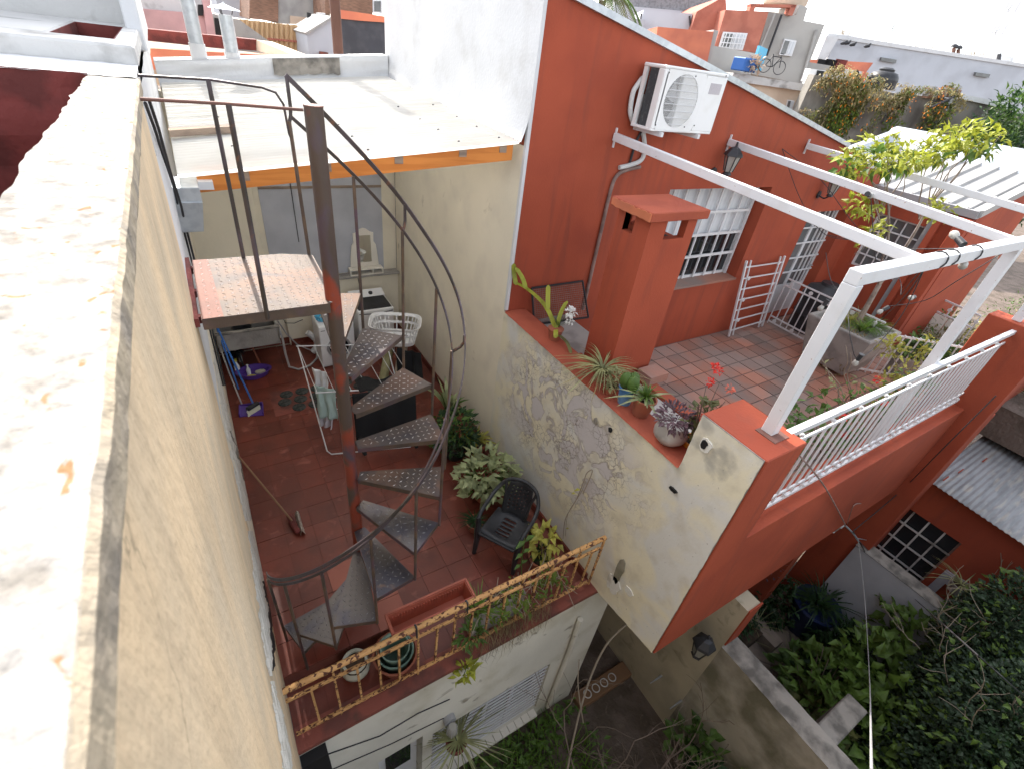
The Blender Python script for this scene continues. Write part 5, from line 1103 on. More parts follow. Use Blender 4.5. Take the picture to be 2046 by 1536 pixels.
def stems(c,rx,ry,h,n,r=.006):
    mb=MB(); c=V(c)
    for i in range(n):
        a=rn(0,6.28); q=V((math.cos(a)*rx*rn(.2,1),math.sin(a)*ry*rn(.2,1),h*rn(.6,1))); mb.tube([c+V((q.x*.1,q.y*.1,0)),c+V((q.x*.5,q.y*.5,q.z*.55)),c+q],[r,r*.8,r*.5],5,False)
    return mb
def potted(nm,lab,c,potm,r,h,parts,cat='potted plant',prof=None):
    t=thing(nm,lab,cat,c); c=V(c)
    if potm:
        MB().lathe(c,prof or [(r*.72,0),(r,h*.92),(r*1.09,h*.92),(r*1.09,h),(r*.95,h),(r*.88,h*.85)],18).build('pot',potm,t,smooth=True); MB().lathe(c+V((0,0,h*.84)),[(r*.90,0),(r*.5,.012),(0,.02)],12).build('soil','soil',t)
    top=c+V((0,0,h*.86))
    for f in parts: f(t,top)
    return t
def P_bush(rx,rz,n,L,W,m,dz=0,name='foliage',**k): return lambda t,c:bushmesh(c+V((0,0,rz*.8+dz)),rx,rx,rz,n,L,W,**k).build(name,m,t)
def P_bl(n,L,w,m,**k): return lambda t,c:blades(c,n,L,w,**k).build('leaves',m,t)
def P_st(rx,h,n,m='twig',r=.006): return lambda t,c:stems(c,rx,rx,h,n,r).build('stems',m,t)
# --- left terrace, along the flaking wall
potted('bromeliad','yellow green bromeliad in a terracotta pot against the flaking wall',tuple(onz(945,905,0)+V((.05,0,0))),'terracotta',.14,.22,[P_bl(26,.42,.055,'leaf_yel',spread=.9,rise=.85),P_bl(10,.3,.05,'leaf_dry',spread=1.1,rise=.5)])
potted('variegated_plant','bushy cream variegated plant in a terracotta pot behind the chair',tuple(onz(958,1010,0)+V((.12,.10,0))),'terracotta',.16,.24,[P_bush(.38,.28,280,.15,.55,'leaf_var',lo=.3,droop=.35),P_bush(.28,.2,70,.12,.5,'leaf_mid'),P_st(.2,.3,9,'leaf_mid')])
potted('shade_plant','dark green leafy plant filling the wall corner beside the bromeliad',(2.42,4.55,0),'black_plastic',.16,.22,[P_bush(.34,.34,330,.10,.5,'leaf_dark'),P_bush(.26,.28,120,.12,.45,'leaf_mid',dz=.12)])
potted('striped_plant','tall striped leaf plant standing by the wall behind the stair rail',(2.62,5.25,0),'terracotta',.13,.22,[P_bl(16,.75,.11,'leaf_var',spread=.42,rise=1.0),P_bl(9,.55,.10,'leaf_mid',spread=.5,rise=.9)])
potted('fern_pot','low dark green fern in a small brown pot left of the chair',tuple(onz(948,1055,0)),'terracotta',.11,.14,[P_bl(44,.28,.022,'leaf_dark',spread=1.0,rise=.6)])
potted('yellow_leaf_plant','yellowing leafy plant in a wide pot between chair and railing',tuple(onz(1078,1130,0)),'terracotta',.15,.20,[P_bush(.15,.24,60,.12,.6,'leaf_yel',dz=.06,droop=.4),P_bush(.12,.08,60,.08,.45,'leaf_dark'),P_st(.1,.4,5)])
potted('leafy_ground_plant','low clump of green seedlings below the striped plant',(2.28,4.85,0),'pot_green',.12,.16,[P_bush(.26,.18,200,.09,.5,'leaf_mid')])
dv_=thing('dry_vine','thin dried vine with two yellow leaves climbing the flaking wall','vine',(2.93,2.2,0))
vp=[(1125,1075),(1130,1035),(1150,1000),(1165,965),(1172,945),(1183,938),(1180,952),(1165,985)]
MB().tube(smoothp([onx(x,y,2.935) for x,y in vp],4),.006,5).build('stem','twig_pale',dv_,smooth=True)
MB().tube(smoothp([onx(x,y,2.93) for x,y in ((1170,960),(1160,985),(1135,1025),(1130,1070))],4),.004,5).build('stem','twig_pale',dv_,smooth=True)
mb=MB()
for x,y,l in ((1160,978,.09),(1137,1055,.05),(1150,985,.06)): mb.leaf(onx(x,y,2.925),(-.4,.5,-.3),(0,0,1),l,l*.6)
mb.build('leaf','leaf_yel',dv_)
# --- weeds in the old box behind the railing
wbx=thing('weedy_box','old grey planter box with weeds spilling through the rusty railing','planter',(1.75,2.2,0))
MB().box(1.42,2.05,2.06,2.22,.03,.40).build('box','concrete',wbx,bevel=.01); MB().box(1.44,2.03,2.075,2.205,.38,.408).build('soil','soil',wbx)
mb=MB()
for i in range(60): 
    p=V((rn(1.45,2.6),rn(2.03,2.2),rn(.25,.42))); l=rn(.2,.5); d=V((rn(-.5,.5),rn(-.8,.3),rn(.2,1))).normalized(); mb.tube([p,p+d*l*.5,p+d*l-V((0,0,l*.3))],.003,4,False)
mb.build('stems','twig_pale',wbx)
mb=MB()
for i in range(420):
    p=V((rn(1.4,2.5),rn(1.9,2.2),.4+rn(-.12,.30)*random.random()));
    if nz(p,5)<-.05: continue
    mb.leaf(p,rdir()+V((0,-.3,.2)),(0,0,1),rn(.05,.10),rn(.02,.04))
mb.build('foliage','leaf_bush',wbx)
mb=MB()
for i in range(260):
    p=V((rn(1.35,2.3),rn(1.86,1.98),rn(.0,.40))); l=rn(.15,.40); mb.strip([p,p+V((rn(-.05,.05),-.03,-l*.5)),p+V((rn(-.08,.08),-.02,-l))],[.004,.004,.001],(1,0,0))
mb.build('dead_grass','leaf_dry',wbx)
blades((1.5,2.1,.38),36,.42,.016,.7,.8).build('grass','leaf_grass',wbx)
sp_=thing('sprouting_vine','green vine sprig hanging over the red curb from the railing','vine',(1.25,1.86,.1))
MB().tube(smoothp([(1.55,2.1,.4),(1.42,1.95,.34),(1.30,1.85,.10),(1.24,1.82,-.08)],4),.004,5).build('stem','leaf_mid',sp_)
bushmesh((1.25,1.82,-.02),.10,.06,.14,60,.09,.42,droop=.4).build('leaves','leaf_lime',sp_)
bushmesh((1.34,1.95,.34),.14,.07,.12,70,.09,.4,droop=.3).build('leaves','leaf_mid',sp_)
tw=thing('young_sapling','thin sapling with paired green leaves rising behind the railing','sapling',(2.1,2.2,.3))
MB().tube([(2.08,2.2,.35),(2.06,2.25,.7),(2.08,2.3,1.0)],.005,5).build('stem','leaf_mid',tw); mb=MB()
for z,l in ((.62,.10),(.80,.11),(.98,.13),(1.0,.13)):
    for s_ in (-1,1): mb.leaf((2.07,2.24+.03*z,z),(s_,.2*s_,.15),(0,0,1),l,l*.42)
mb.build('leaves','leaf_mid',tw)
hb=thing('hanging_spider_plant','striped spider plant hanging in a brown basket below the bulkhead lamp','hanging plant',(1.22,1.78,-1.6))
MB().lathe((1.22,1.76,-1.78),[(.05,0),(.12,.10),(.13,.20),(.11,.20),(.04,.03)],14).build('basket','curb_red',hb,smooth=True); blades((1.24,1.76,-1.6),80,.55,.018,1.1,.45).build('leaves','leaf_agave',hb); MB().tube([(1.22,1.76,-1.58),(1.18,1.84,-1.3)],.004,4).build('wire','cable',hb)
# --- pots on the dividing ledge
def lx(x,y,z=2.312): p=onz(x,y,z); return (min(max(p.x,3.03),3.20),p.y,z)
potted('spider_plant','pale striped spider plant sprawling over the red ledge by the chimney',(3.14,2.86,2.312),'terracotta',.09,.13,[P_bl(74,.44,.020,'leaf_agave',spread=1.2,rise=.75),P_bl(20,.5,.016,'leaf_straw',spread=1.5,rise=.3)])
potted('cactus_pot','spiny green cactus cluster in a bright blue pot on the red ledge',(3.12,2.46,2.312),'pot_blue',.085,.19,[lambda t,c:[MB().lathe(c+V((dx,dy,0)),[(.02,0),(.055,.05),(.06,.10),(.045,.15),(0,.18)],10).build('cactus','leaf_mid',t,smooth=True) for dx,dy in ((-.03,.03),(.04,0),(-.01,-.05))],P_bl(120,.12,.003,'leaf_dry',spread=.8,rise=1.0)])
potted('grey_cactus','low grey green cactus clump beside the spider plant on the ledge',(3.10,2.64,2.312),'terracotta',.07,.09,[P_bush(.11,.10,120,.05,.6,'leaf_agave'),P_bl(70,.13,.003,'leaf_straw',spread=.9,rise=1)])
potted('fern_leaf_pot','bright green feathery plant in a terracotta pot next to the blue pot',(3.15,2.26,2.312),'terracotta',.105,.19,[P_bl(60,.26,.016,'leaf_grass',spread=.7,rise=1.0),P_bl(12,.30,.05,'leaf_var',spread=1.1,rise=.5)])
potted('succulent_pot','purple grey succulent in a round pale metal pot at the ledge end',(3.12,1.87,2.312),'pot_metal',.14,.20,[P_bush(.17,.10,260,.06,.45,'leaf_purple',droop=.1,out=1.2),P_bl(60,.16,.010,'leaf_purple',spread=1,rise=.8)],prof=[(.09,0),(.145,.06),(.15,.11),(.13,.17),(.115,.20),(.10,.20)])
potted('geranium','leggy red geranium in an orange pot beside the end pier',(3.30,1.74,2.10),'pot_orange',.09,.26,[P_st(.35,.62,9,'twig',.006),P_bush(.14,.20,60,.08,.9,'leaf_olive',dz=.1),lambda t,c:[bushmesh(c+V((dx,dy,dz)),.032,.032,.032,36,.028,.8,lo=.3).build('flower',m,t) for dx,dy,dz,m in ((.35,.28,.55,'flower_red'),(.28,.20,.58,'flower_red'),(.18,.18,.50,'flower_red'),(.05,-.02,.28,'flower_pink'),(.0,-.08,.12,'flower_red'),(.40,.10,.42,'flower_pink'),(.06,.08,.22,'flower_pink'))]])
oc=thing('orchid_cactus','flat stemmed orchid cactus with a white flower at the back of the ledge','potted plant',(3.15,3.9,2.31))
MB().lathe((3.16,3.72,2.312),[(.06,0),(.085,.12),(.095,.14),(.08,.14)],14).build('pot','terracotta',oc,smooth=True)
for i,pts in enumerate(([(3.16,3.72,2.44),(3.14,3.95,2.62),(3.08,4.25,2.70),(3.0,4.45,2.72)],[(3.0,4.40,2.70),(2.99,4.46,2.82),(2.98,4.48,2.94)],[(3.06,4.28,2.70),(3.05,4.36,2.80),(3.0,4.46,2.90)],[(3.16,3.72,2.44),(3.24,3.78,2.62),(3.36,3.86,2.70)],[(3.14,3.9,2.6),(3.15,3.95,2.72),(3.16,4.0,2.86)],[(3.16,3.72,2.44),(3.08,3.62,2.48),(3.04,3.55,2.44)],[(3.16,3.72,2.40),(3.16,3.50,2.40),(3.14,3.36,2.33)])):
    pp=smoothp(pts,4); MB().strip(pp,[.012]+[.055 if i!=6 else .04]*(len(pp)-2)+[.01],(1,-.2,.1)).build('stem_blade','leaf_lime' if i!=6 else 'leaf_olive',oc)
bushmesh((3.34,3.74,2.62),.05,.05,.04,60,.05,.6,lo=.2).build('flower','flower_white',oc); bushmesh((3.33,3.70,2.52),.04,.04,.02,30,.04,.6,lo=.2).build('flower','flower_white',oc); blades((3.2,3.74,2.42),26,.26,.012,.5,1.0).build('leaves','leaf_mid',oc)
# --- right terrace
def twigtree(t,base,tips,r0=.03,mat='bark',name='branch'):
    for tip in tips:
        a=V(base); b=V(tip); n=5; pts=[a.lerp(b,i/n)+V((rn(-1,1),rn(-1,1),0))*.05*(1 if 0<i<n else 0)+V((0,0,.12*math.sin(math.pi*i/n)))*.5 for i in range(n+1)]; MB().tube(smoothp(pts,3),[r0*(1-.75*i/(3*n)) for i in range(3*n+1)],6).build(name,mat,t,smooth=True)
yt=thing('small_tree','slender pale trunked tree with lime green leaf clusters growing from the concrete tub','tree',(8.95,2.95,1.9))
crowns=[(ony(1765,310,3.1),.42,.20,170),(ony(1690,330,3.2),.22,.16,80),(ony(1935,278,2.9),.42,.20,190),(ony(1865,305,3.0),.22,.16,70),(ony(1820,325,3.0),.15,.12,45),(ony(1725,410,3.0),.20,.16,60),(ony(1880,420,2.6),.22,.12,60),(ony(1745,470,2.8),.12,.18,36),(ony(1700,500,2.9),.1,.1,14)]
fork=V((9.0,2.98,2.6)); MB().tube([(8.95,2.95,1.86),(8.97,2.96,2.2),fork],[.05,.042,.036],8).build('trunk','bark',yt,smooth=True)
for c,rx,rz,n in crowns:
    base=fork if rx>.3 else crowns[0][0].lerp(fork,.55) if c.x<8 else crowns[2][0].lerp(fork,.5)
    twigtree(yt,base,[c+V((rn(-.1,.1),rn(-.1,.1),-rz*.3))],.026 if rx>.3 else .012)
    if rx>.3: twigtree(yt,fork.lerp(c,.6),[c+V((math.cos(q)*rx*.7,math.sin(q)*rx*.7,rn(-.1,.15))) for q in (0,1.3,2.6,3.9,5.2)],.010)
mbc=[bushmesh(c,rx,rx,rz,n*2,.105,.55,lo=.15,droop=.45,gaps=3.5) for c,rx,rz,n in crowns]
for m in mbc: m.build('crown','leaf_lime',yt)
for c,rx,rz,n in crowns[:4]: bushmesh(c-V((0,0,rz*.35)),rx*.8,rx*.8,rz*.6,n//3,.14,.5,lo=.2,droop=.5).build('crown','leaf_mid',yt)
tg=thing('tub_grass','tufts of green grass growing in the big concrete tub','grass',(8.95,2.95,1.9))
for dx,dy,n,m in ((-.15,-.15,70,'leaf_grass'),(.12,-.2,110,'leaf_grass'),(.2,.1,60,'leaf_olive'),(-.05,.12,50,'leaf_yel')): blades((8.95+dx,2.95+dy,1.87),int(n*1.4),.46,.014,.9,.85).build('blades',m,tg)
mv=thing('dry_creeper','matted dry creeper hanging down the left side of the concrete tub','creeper',(8.55,3.0,1.2)); mb=MB()
for i in range(500): p=V((8.52+rn(-.08,.08),2.95+rn(-.35,.35),rn(1.2,2.0))); mb.leaf(p,V((-.4,rn(-1,1),-1)),(-1,0,0),rn(.03,.09),.02)
mb.build('foliage','leaf_dry',mv)
def shrub(nm,lab,base,tips,leafm,n,L,W,rx=.15,flow=None,twm='twig_pale',r0=.010):
    t=thing(nm,lab,'shrub',base); twigtree(t,base,tips,r0,twm,'stem')
    for tp in tips: bushmesh(tp,rx,rx,rx*.9,n,L,W,lo=.1,gaps=5).build('foliage',leafm,t)
    if flow:
        for p in flow: bushmesh(p,.035,.035,.03,26,.035,.8,lo=.2).build('flower','flower_red',t)
    return t
shrub('yellow_shrub','yellow leaved rose shrub beside the white fence on the terrace',onz(1790,800,1.16),[ony(1785,700,1.9),ony(1810,740,1.8),ony(1770,760,1.8),ony(1830,700,1.8),ony(1775,690,2.0),ony(1760,790,1.75),ony(1865,690,1.7)],'leaf_yel',55,.08,.5,.16,[ony(1753,758,1.7),ony(1830,850,1.6)])
shrub('bare_shrub','nearly bare leggy shrub in front of the concrete tub',onz(1690,830,1.16),[ony(1645,730,1.9),ony(1700,705,1.9),ony(1668,770,1.8),ony(1716,760,1.8),ony(1625,700,2.2),ony(1690,690,2.0)],'leaf_agave',9,.09,.4,.08)
shrub('rose_bush','dark green rose bush behind the white balustrade',onz(1640,905,1.16),[ony(1590,830,1.55),ony(1620,840,1.5),ony(1650,800,1.6),ony(1570,820,1.6),ony(1700,880,1.45),ony(1680,850,1.5),ony(1760,820,1.5)],'leaf_mid',26,.10,.6,.15,[ony(1690,870,1.4)],'twig',.008)
shrub('balustrade_weeds','mixed weeds and red blooms behind the balustrade bars',onz(1720,890,1.16),[V((3.9+.42*i,1.50+.1*(i%2),1.55+.28*(i%3)))for i in range(11)],'leaf_mid',90,.08,.5,.24,[V((4.6,1.4,2.0)),V((5.4,1.42,2.2)),V((6.4,1.4,2.1))])
lp_=thing('trough_plants','leafy green seedlings and pale flowers in the long concrete trough','plants',(10.1,1.9,1.5))
for i in range(7):
    c=pa.lerp(pb,.08+.14*i)+V((0,0,.55)); bushmesh(c,.20,.20,.16,110,.12,.6,lo=.2,droop=.3).build('foliage','leaf_mid' if i<4 else 'leaf_agave',lp_)
bushmesh(pa.lerp(pb,.7)+V((0,0,.68)),.12,.12,.05,40,.05,.8).build('flower','flower_pink',lp_)
# roof garden beyond the wing
gb=struct('roof_garden_bed',MB().box(11.0,26,-1.0,2.84,.4,1.0),'yard_soil')
sf=thing('garden_shrubs','sunny overgrown bed of straw grass and shrubs right of the red wing','garden plants',(14,2,1.0))
for i in range(46):
    x=rn(11.6,20); y=rn(.6,2.8); h=rn(.15,.5); m=random.choice(['leaf_bush','leaf_olive','leaf_straw','leaf_yel','leaf_dry','leaf_mid','leaf_straw'])
    bushmesh((x,y,1.0+h),h*1.3,h*1.3,h,150,.10,.35,lo=.1).build('foliage',m,sf)
for i in range(14): x=rn(11.6,19); blades((x,rn(.6,2.7),1.0),40,.5,.012,.7,.9).build('grass','leaf_straw',sf)
for i,(lab,x,y) in enumerate((('terracotta pot nearest the garden edge among straw grass',1905,505),('terracotta pot with fern under the far white rafter',2005,520),('row end terracotta pot below the dark tree',1985,490))):
    p=onz(x,y,1.02); potted('garden_pot',lab,(p.x,p.y,1.0),'terracotta',.22,.32,[P_bush(.24,.2,80,.12,.5,'leaf_bush')])
ob=tag(MB().tube([(15.2,1.5,1.0),(15.2,1.5,1.16)],[.30,.34],16).build('orange_basin','pot_orange'),'bright orange plastic basin among the sunny garden shrubs','basin')
# ================================================================ LOWER YARD
ws_=thing('yard_grass','patch of weeds and grass under the barred window of the near house','grass',(1.8,1.4,-3.2)); ws_['kind']='stuff'
mb=MB()
for i in range(1500):
    p=V((rn(.6,3.2),rn(.5,1.85),-3.2)); 
    if nz(p,1.7)<-.15: continue
    l=rn(.12,.4); a=rn(0,6.28); o_=V((math.cos(a),math.sin(a),0)); mb.strip([p,p+o_*l*.25+V((0,0,l*.6)),p+o_*l*.6+V((0,0,l*.8))],[.016,.012,.001],(-o_.y,o_.x,0))
mb.build('grass_blades','leaf_grass',ws_)
mb=MB()
for i in range(1300):
    p=V((rn(.8,3.3),rn(.9,1.8),-3.2+rn(.05,.5)*random.random())); 
    if nz(p,1.5)<-.1: continue
    mb.leaf(p,rdir()+V((0,0,.4)),(0,0,1),rn(.06,.13),rn(.03,.06))
mb.build('weeds','leaf_mid',ws_)
bt=thing('bare_branches','tangle of bare grey branches of a leafless shrub over the yard','shrub',(3.6,.6,-3.2))
def branch(mb,p,d,l,r,depth):
    pts=[p]; q=V(p); dd=V(d).normalized()
    for i in range(4): dd=(dd+rdir()*.28+V((0,0,.05))).normalized(); q=q+dd*l/4; pts.append(q)
    mb.tube(pts,[r,r*.9,r*.8,r*.7,r*.55],5,False)
    if depth>0:
        for k in range(3): s_=random.choice(pts[1:]); branch(mb,s_,dd+rdir()*.9,l*rn(.5,.8),r*.55,depth-1)
for i,(b,d) in enumerate((((3.2,.4,-3.2),(.5,.2,.5)),((3.5,.2,-3.2),(.3,-.4,.7)),((3.8,.7,-3.2),(-.6,-.1,.6)),((3.0,.1,-3.1),(-.5,.3,.6)),((3.6,.0,-3.15),(.8,.3,.35)),((2.6,.0,-3.1),(.9,.5,.45)))):
    mb=MB(); branch(mb,b,d,1.3,.018,3); mb.build('branch','twig',bt)
mb=MB(); mb.tube(smoothp([(2.2,.6,-3.2),(2.6,1.1,-2.6),(3.0,1.5,-1.9),(3.35,1.7,-1.3),(3.8,1.75,-1.1)],5),.014,6); mb.tube(smoothp([(2.9,1.3,-2.2),(2.85,1.55,-1.6),(2.88,1.7,-1.2)],4),.008,5); mb.build('branch','twig_pale',bt)
for i,(lab,c,n,m) in enumerate((('climbing plant with large green leaves against the mossy garden wall',(4.2,.42,-2.45),80,'leaf_mid'),('low dark leafy plant at the foot of the mossy garden wall',(4.15,.0,-2.7),110,'leaf_dark'),('small bright leaved plant near the end of the garden wall',(4.3,-.4,-2.3),70,'leaf_bush'))):
    t=thing('wall_plant',lab,'plant',(c[0],c[1],-3.2)); stems((c[0],c[1],-3.2),.2,.25,.9,6,.008).build('stems','twig',t); bushmesh(c,.22,.34,.45,n,.17,.65,lo=.15,droop=.35).build('foliage',m,t)
hy=thing('hydrangea_bush','large bright green broad leaved bush over the shaded patio','bush',(6.3,-.2,-3.0))
stems((6.3,-.2,-3.0),.9,.7,1.4,24,.012).build('stems','twig',hy)
for x,y,z,rx,rz,n,m in ((1740,1330,-1.75,.62,.42,230,'leaf_hyd'),(1650,1370,-2.1,.6,.4,220,'leaf_hyd'),(1800,1400,-1.75,.55,.4,200,'leaf_hyd'),(1820,1270,-1.55,.45,.3,130,'leaf_hyd'),(1720,1460,-1.8,.6,.4,220,'leaf_hyd'),(1600,1340,-2.5,.45,.3,120,'leaf_mid'),(1760,1400,-2.3,1.0,.5,420,'leaf_mid'),(1640,1450,-2.3,.5,.35,150,'leaf_olive'),(1690,1400,-2.6,.9,.4,300,'leaf_dark'),(1790,1230,-1.8,.35,.3,90,'leaf_hyd')):
    bushmesh(onz(x,y,z),rx,rx*.8,rz,n,.21,.6,lo=.25,droop=.3,up=1.3,gaps=2.5).build('foliage',m,hy)
iv=thing('ivy_tree','dense small leaved ivy covered tree in the lower right shade','tree',(8.6,-2.2,-3.2))
MB().tube([(8.6,-2.4,-3.2),(8.5,-2.3,-2.0),(8.5,-2.2,-1.0)],[.16,.13,.08],9).build('trunk','bark',iv,smooth=True)
for x,y,z,rx,ry,rz,n in ((1960,1270,-1.0,.8,.5,.6,2600),(2030,1230,-.6,.8,.5,.7,2200),(1900,1400,-1.6,.8,.6,.6,3000),(1990,1400,-1.1,.9,.7,.7,3000),(1850,1500,-2.0,.8,.7,.6,2600),(1950,1520,-1.4,.9,.8,.7,3000),(2050,1480,-.8,.9,.8,.8,2400),(1800,1560,-2.2,.7,.6,.5,1800)):
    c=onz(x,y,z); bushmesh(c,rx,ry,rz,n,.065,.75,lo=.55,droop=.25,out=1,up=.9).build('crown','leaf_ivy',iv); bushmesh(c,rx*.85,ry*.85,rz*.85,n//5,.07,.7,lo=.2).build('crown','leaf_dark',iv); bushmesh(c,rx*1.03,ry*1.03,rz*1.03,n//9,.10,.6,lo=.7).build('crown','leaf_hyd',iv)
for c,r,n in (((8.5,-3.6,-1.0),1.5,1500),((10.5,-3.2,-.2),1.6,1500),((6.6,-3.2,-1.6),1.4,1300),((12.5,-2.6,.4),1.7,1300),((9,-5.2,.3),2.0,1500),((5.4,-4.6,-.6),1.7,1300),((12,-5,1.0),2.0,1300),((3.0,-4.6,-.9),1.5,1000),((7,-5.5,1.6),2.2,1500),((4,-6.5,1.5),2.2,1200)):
    bushmesh(c,r,r,r*.9,n,.45,.9,lo=.3,out=1).build('crown','leaf_dark',iv)  # unseen crowns outside the view, added to darken the lower yard
mb=MB()
for i in range(22): branch(mb,onz(rn(1850,2046),rn(1180,1500),-1.0)+V((0,0,rn(-.2,.2))),(rn(-.6,.3),.4,.8),.6,.007,1)
mb.build('twigs','twig_pale',iv,kind='stuff')
potted('spiky_yucca','dark spiky yucca in a tall blue pot in the shaded porch',(7.75,.75,-3.0),'navy_pot',.34,.75,[P_bl(60,.9,.035,'leaf_dark',spread=.85,rise=.8),P_bush(.3,.2,120,.1,.4,'leaf_dark')],prof=[(.24,0),(.36,.6),(.40,.72),(.38,.75),(.30,.70)])
dpn=thing('porch_plants','dark leafy plants in the brick planter under the red parapet','plants',(6.3,1.4,-2.7)); bushmesh((6.3,1.4,-2.45),.45,.45,.38,500,.09,.5,lo=.2).build('foliage','leaf_dark',dpn); bushmesh((7.4,1.3,-2.6),.5,.5,.5,500,.14,.5,lo=.1).build('foliage','leaf_dark',dpn); bushmesh((7.6,.2,-2.6),.5,.4,.5,400,.2,.4,lo=.1).build('foliage','leaf_dark',dpn); blades((6.6,1.1,-2.7),30,.8,.010,.6,.9).build('reeds','leaf_agave',dpn); blades((6.9,.5,-3.0),40,.7,.012,.9,.8).build('reeds','leaf_agave',dpn)
hgp=thing('hanging_basket','sparse purple leaved plant hanging in the dark porch','hanging plant',(6.3,1.5,-.9)); bushmesh((6.3,1.45,-.95),.28,.28,.35,90,.06,.5).build('foliage','leaf_purple',hgp); MB().tube([(6.3,1.45,.0),(6.3,1.45,-.8)],.005,5).build('cord','cable',hgp)
potted('agave_pot','thin leaved agave on the wall top below the dark window',(8.75,-.30,-1.05),'concrete',.13,.18,[P_bl(26,.6,.022,'leaf_agave',spread=1.1,rise=.6)])
gp=tag(MB().lathe((5.0,1.6,-3.0),[(.16,0),(.2,.55),(.22,.57),(.18,.57)],14).build('green_bin',mk('bin_green',(.02,.22,.08),rough=.5,bump=0),smooth=True),'bright green plastic bin beside the red lower wall','bin')
# ================================================================ BACKGROUND
mk('brick_far',(.30,.17,.115),(.22,.13,.09),s=5,st=(1,1,6),rough=.95,bump=.5,bs=20,var=.2); mk('cement_far',(.40,.39,.37),(.32,.31,.30),s=1.5,rough=.95,bump=.3,var=.12); mk('pink_far',(.55,.33,.33),(.45,.28,.28),s=1.5,rough=.9,var=.1,bump=.1)
mk('bamboo',(.55,.37,.20),(.42,.27,.14),s=6,st=(8,8,.4),rough=.8,bump=.3,bs=30,var=.15); mk('navy_far',(.055,.058,.07),(.075,.078,.09),s=3,rough=.85,bump=.2); mk('grey_house',(.40,.385,.36),(.36,.345,.325),s=1.2,rough=.9,bump=.1,var=.06); mk('brown_pipe',(.14,.065,.045),rough=.7,bump=.2)
mk('coral_far',(.60,.20,.115),(.50,.16,.10),s=1.2,rough=.9,bump=.1,var=.1); mk('terracotta_wall',(.44,.16,.11),(.38,.13,.09),s=2,rough=.9,bump=.1); mk('white_far',(.50,.52,.56),(.45,.465,.50),s=.8,rough=.9,bump=.1,var=.06); mk('peach_far',(.62,.50,.39),(.54,.42,.32),s=1.2,rough=.9,bump=.1); mk('slate_far',(.27,.27,.28),(.20,.20,.21),s=9,rough=.9,bump=.3); mk('vine_wall',(.24,.225,.20),(.14,.13,.12),s=2.0,st=(1,1,.4),rough=.95,bump=.5,var=.2)
def slab(parent,name,mat,plane,D,px,depth,**k):
    fn={'y':ony,'d':ond,'x':onx}[plane]; vec={'y':V((0,1,0)),'d':G,'x':V((1,0,0))}[plane]*depth
    P=[fn(x,y,D) for x,y in px]
    return MB().prism(P,vec).build(name,mat,parent,**k)
def bgthing(nm,lab,cat,plane,D,px): 
    fn={'y':ony,'d':ond,'x':onx}[plane]; p=fn(*px,D); return thing(nm,lab,cat,(p.x,p.y,p.z))
# --- straight ahead, over the lean-to roof
rt=bgthing('red_roof_terrace','neighbouring flat roof with coral red parapets behind the white parapet','roof','y',10,(450,110))
slab(rt,'front_wall','coral_far','y',9.5,[(300,97),(640,117),(745,112),(745,135),(300,140)],.25)
MB().box(-.5,5.2,9.75,12.6,3.9,4.28).build('deck','peach_far',rt)
slab(rt,'back_wall','maroon','y',12.6,[(290,58),(512,80),(512,102),(290,86)],.3)
A=[ony(512,80,12.6),ony(600,116,9.75),ony(600,124,9.75),ony(512,102,12.6)]
MB().prism(A,(.3,0,0)).build('side_wall','peach_far',rt)
for i,(lab,x,yt_,yb,wd,cowl) in enumerate((('plain galvanised vent pipe rising left behind the lean-to roof',398,-30,150,.085,False),('galvanised vent pipe with conical cowl behind the lean-to roof',466,30,165,.085,True))):
    t=thing('vent_pipe',lab,'vent pipe',tuple(ony(x,yb,8.75)),'roof vent pipes'); xt=x-(22 if i==0 else 10)
    b_,tp=ony(x+8,yb,8.75),ony(xt-4,yt_,8.75); tp=V((b_.x,b_.y,tp.z)); MB().tube([b_-V((0,0,.1)),tp],wd,14).build('pipe','galv',t,smooth=True); MB().tube([b_-V((0,0,.1)),b_+V((0,0,.35))],wd+.012,14).build('whitewash_collar','wall_white',t,smooth=True)
    if cowl:
        MB().lathe(tp+V((0,0,.05)),[(.19,0),(.185,.01),(.02,.06),(.0,.09)],16).build('cowl','galv',t,smooth=True)
        for q in range(3): a=q*2.1; MB().tube([tp+V((.07*math.cos(a),.07*math.sin(a),-.02)),tp+V((.1*math.cos(a),.1*math.sin(a),.06))],.006,5).build('cowl_strut','dark_metal',t)
t=thing('brown_flue','thick brown steel flue standing beside the tall white wall','flue',tuple(ony(677,115,9.1))); b_=ony(677,118,9.1); MB().tube([b_-V((0,0,.2)),b_+V((0,0,2.2))],.075,14).build('flue','brown_pipe',t,smooth=True); MB().lathe(b_+V((0,0,-.05)),[(.11,0),(.11,.03),(.076,.05)],14).build('collar','brown_pipe',t)
pk=bgthing('pink_wall_house','pink rendered wall with mossy top beyond the red roof terrace','wall','y',15,(380,40)); slab(pk,'wall','pink_far','y',15,[(280,18),(418,30),(432,78),(280,70)],.4); slab(pk,'upper_wall','white_stained','y',15.4,[(280,-40),(420,-40),(420,32),(280,20)],.4); slab(pk,'pillar','pink_far','y',14.8,[(405,0),(420,0),(432,78),(415,78)],.4); slab(pk,'dark_gap','dark','y',14.9,[(396,10),(406,10),(406,32),(396,32)],.2)
sh=bgthing('tin_shed','small dark tin shed beside the bamboo fence','shed','y',16,(470,60)); slab(sh,'wall','cement_far','y',16,[(425,28),(478,40),(545,88),(540,110),(430,110)],1.5); slab(sh,'doorway','dark','y',15.95,[(428,36),(440,38),(444,85),(432,80)],.1)
bf=bgthing('bamboo_fence','tall fence of tan bamboo canes behind the tin shed','fence','y',18,(560,70))
slabn=30
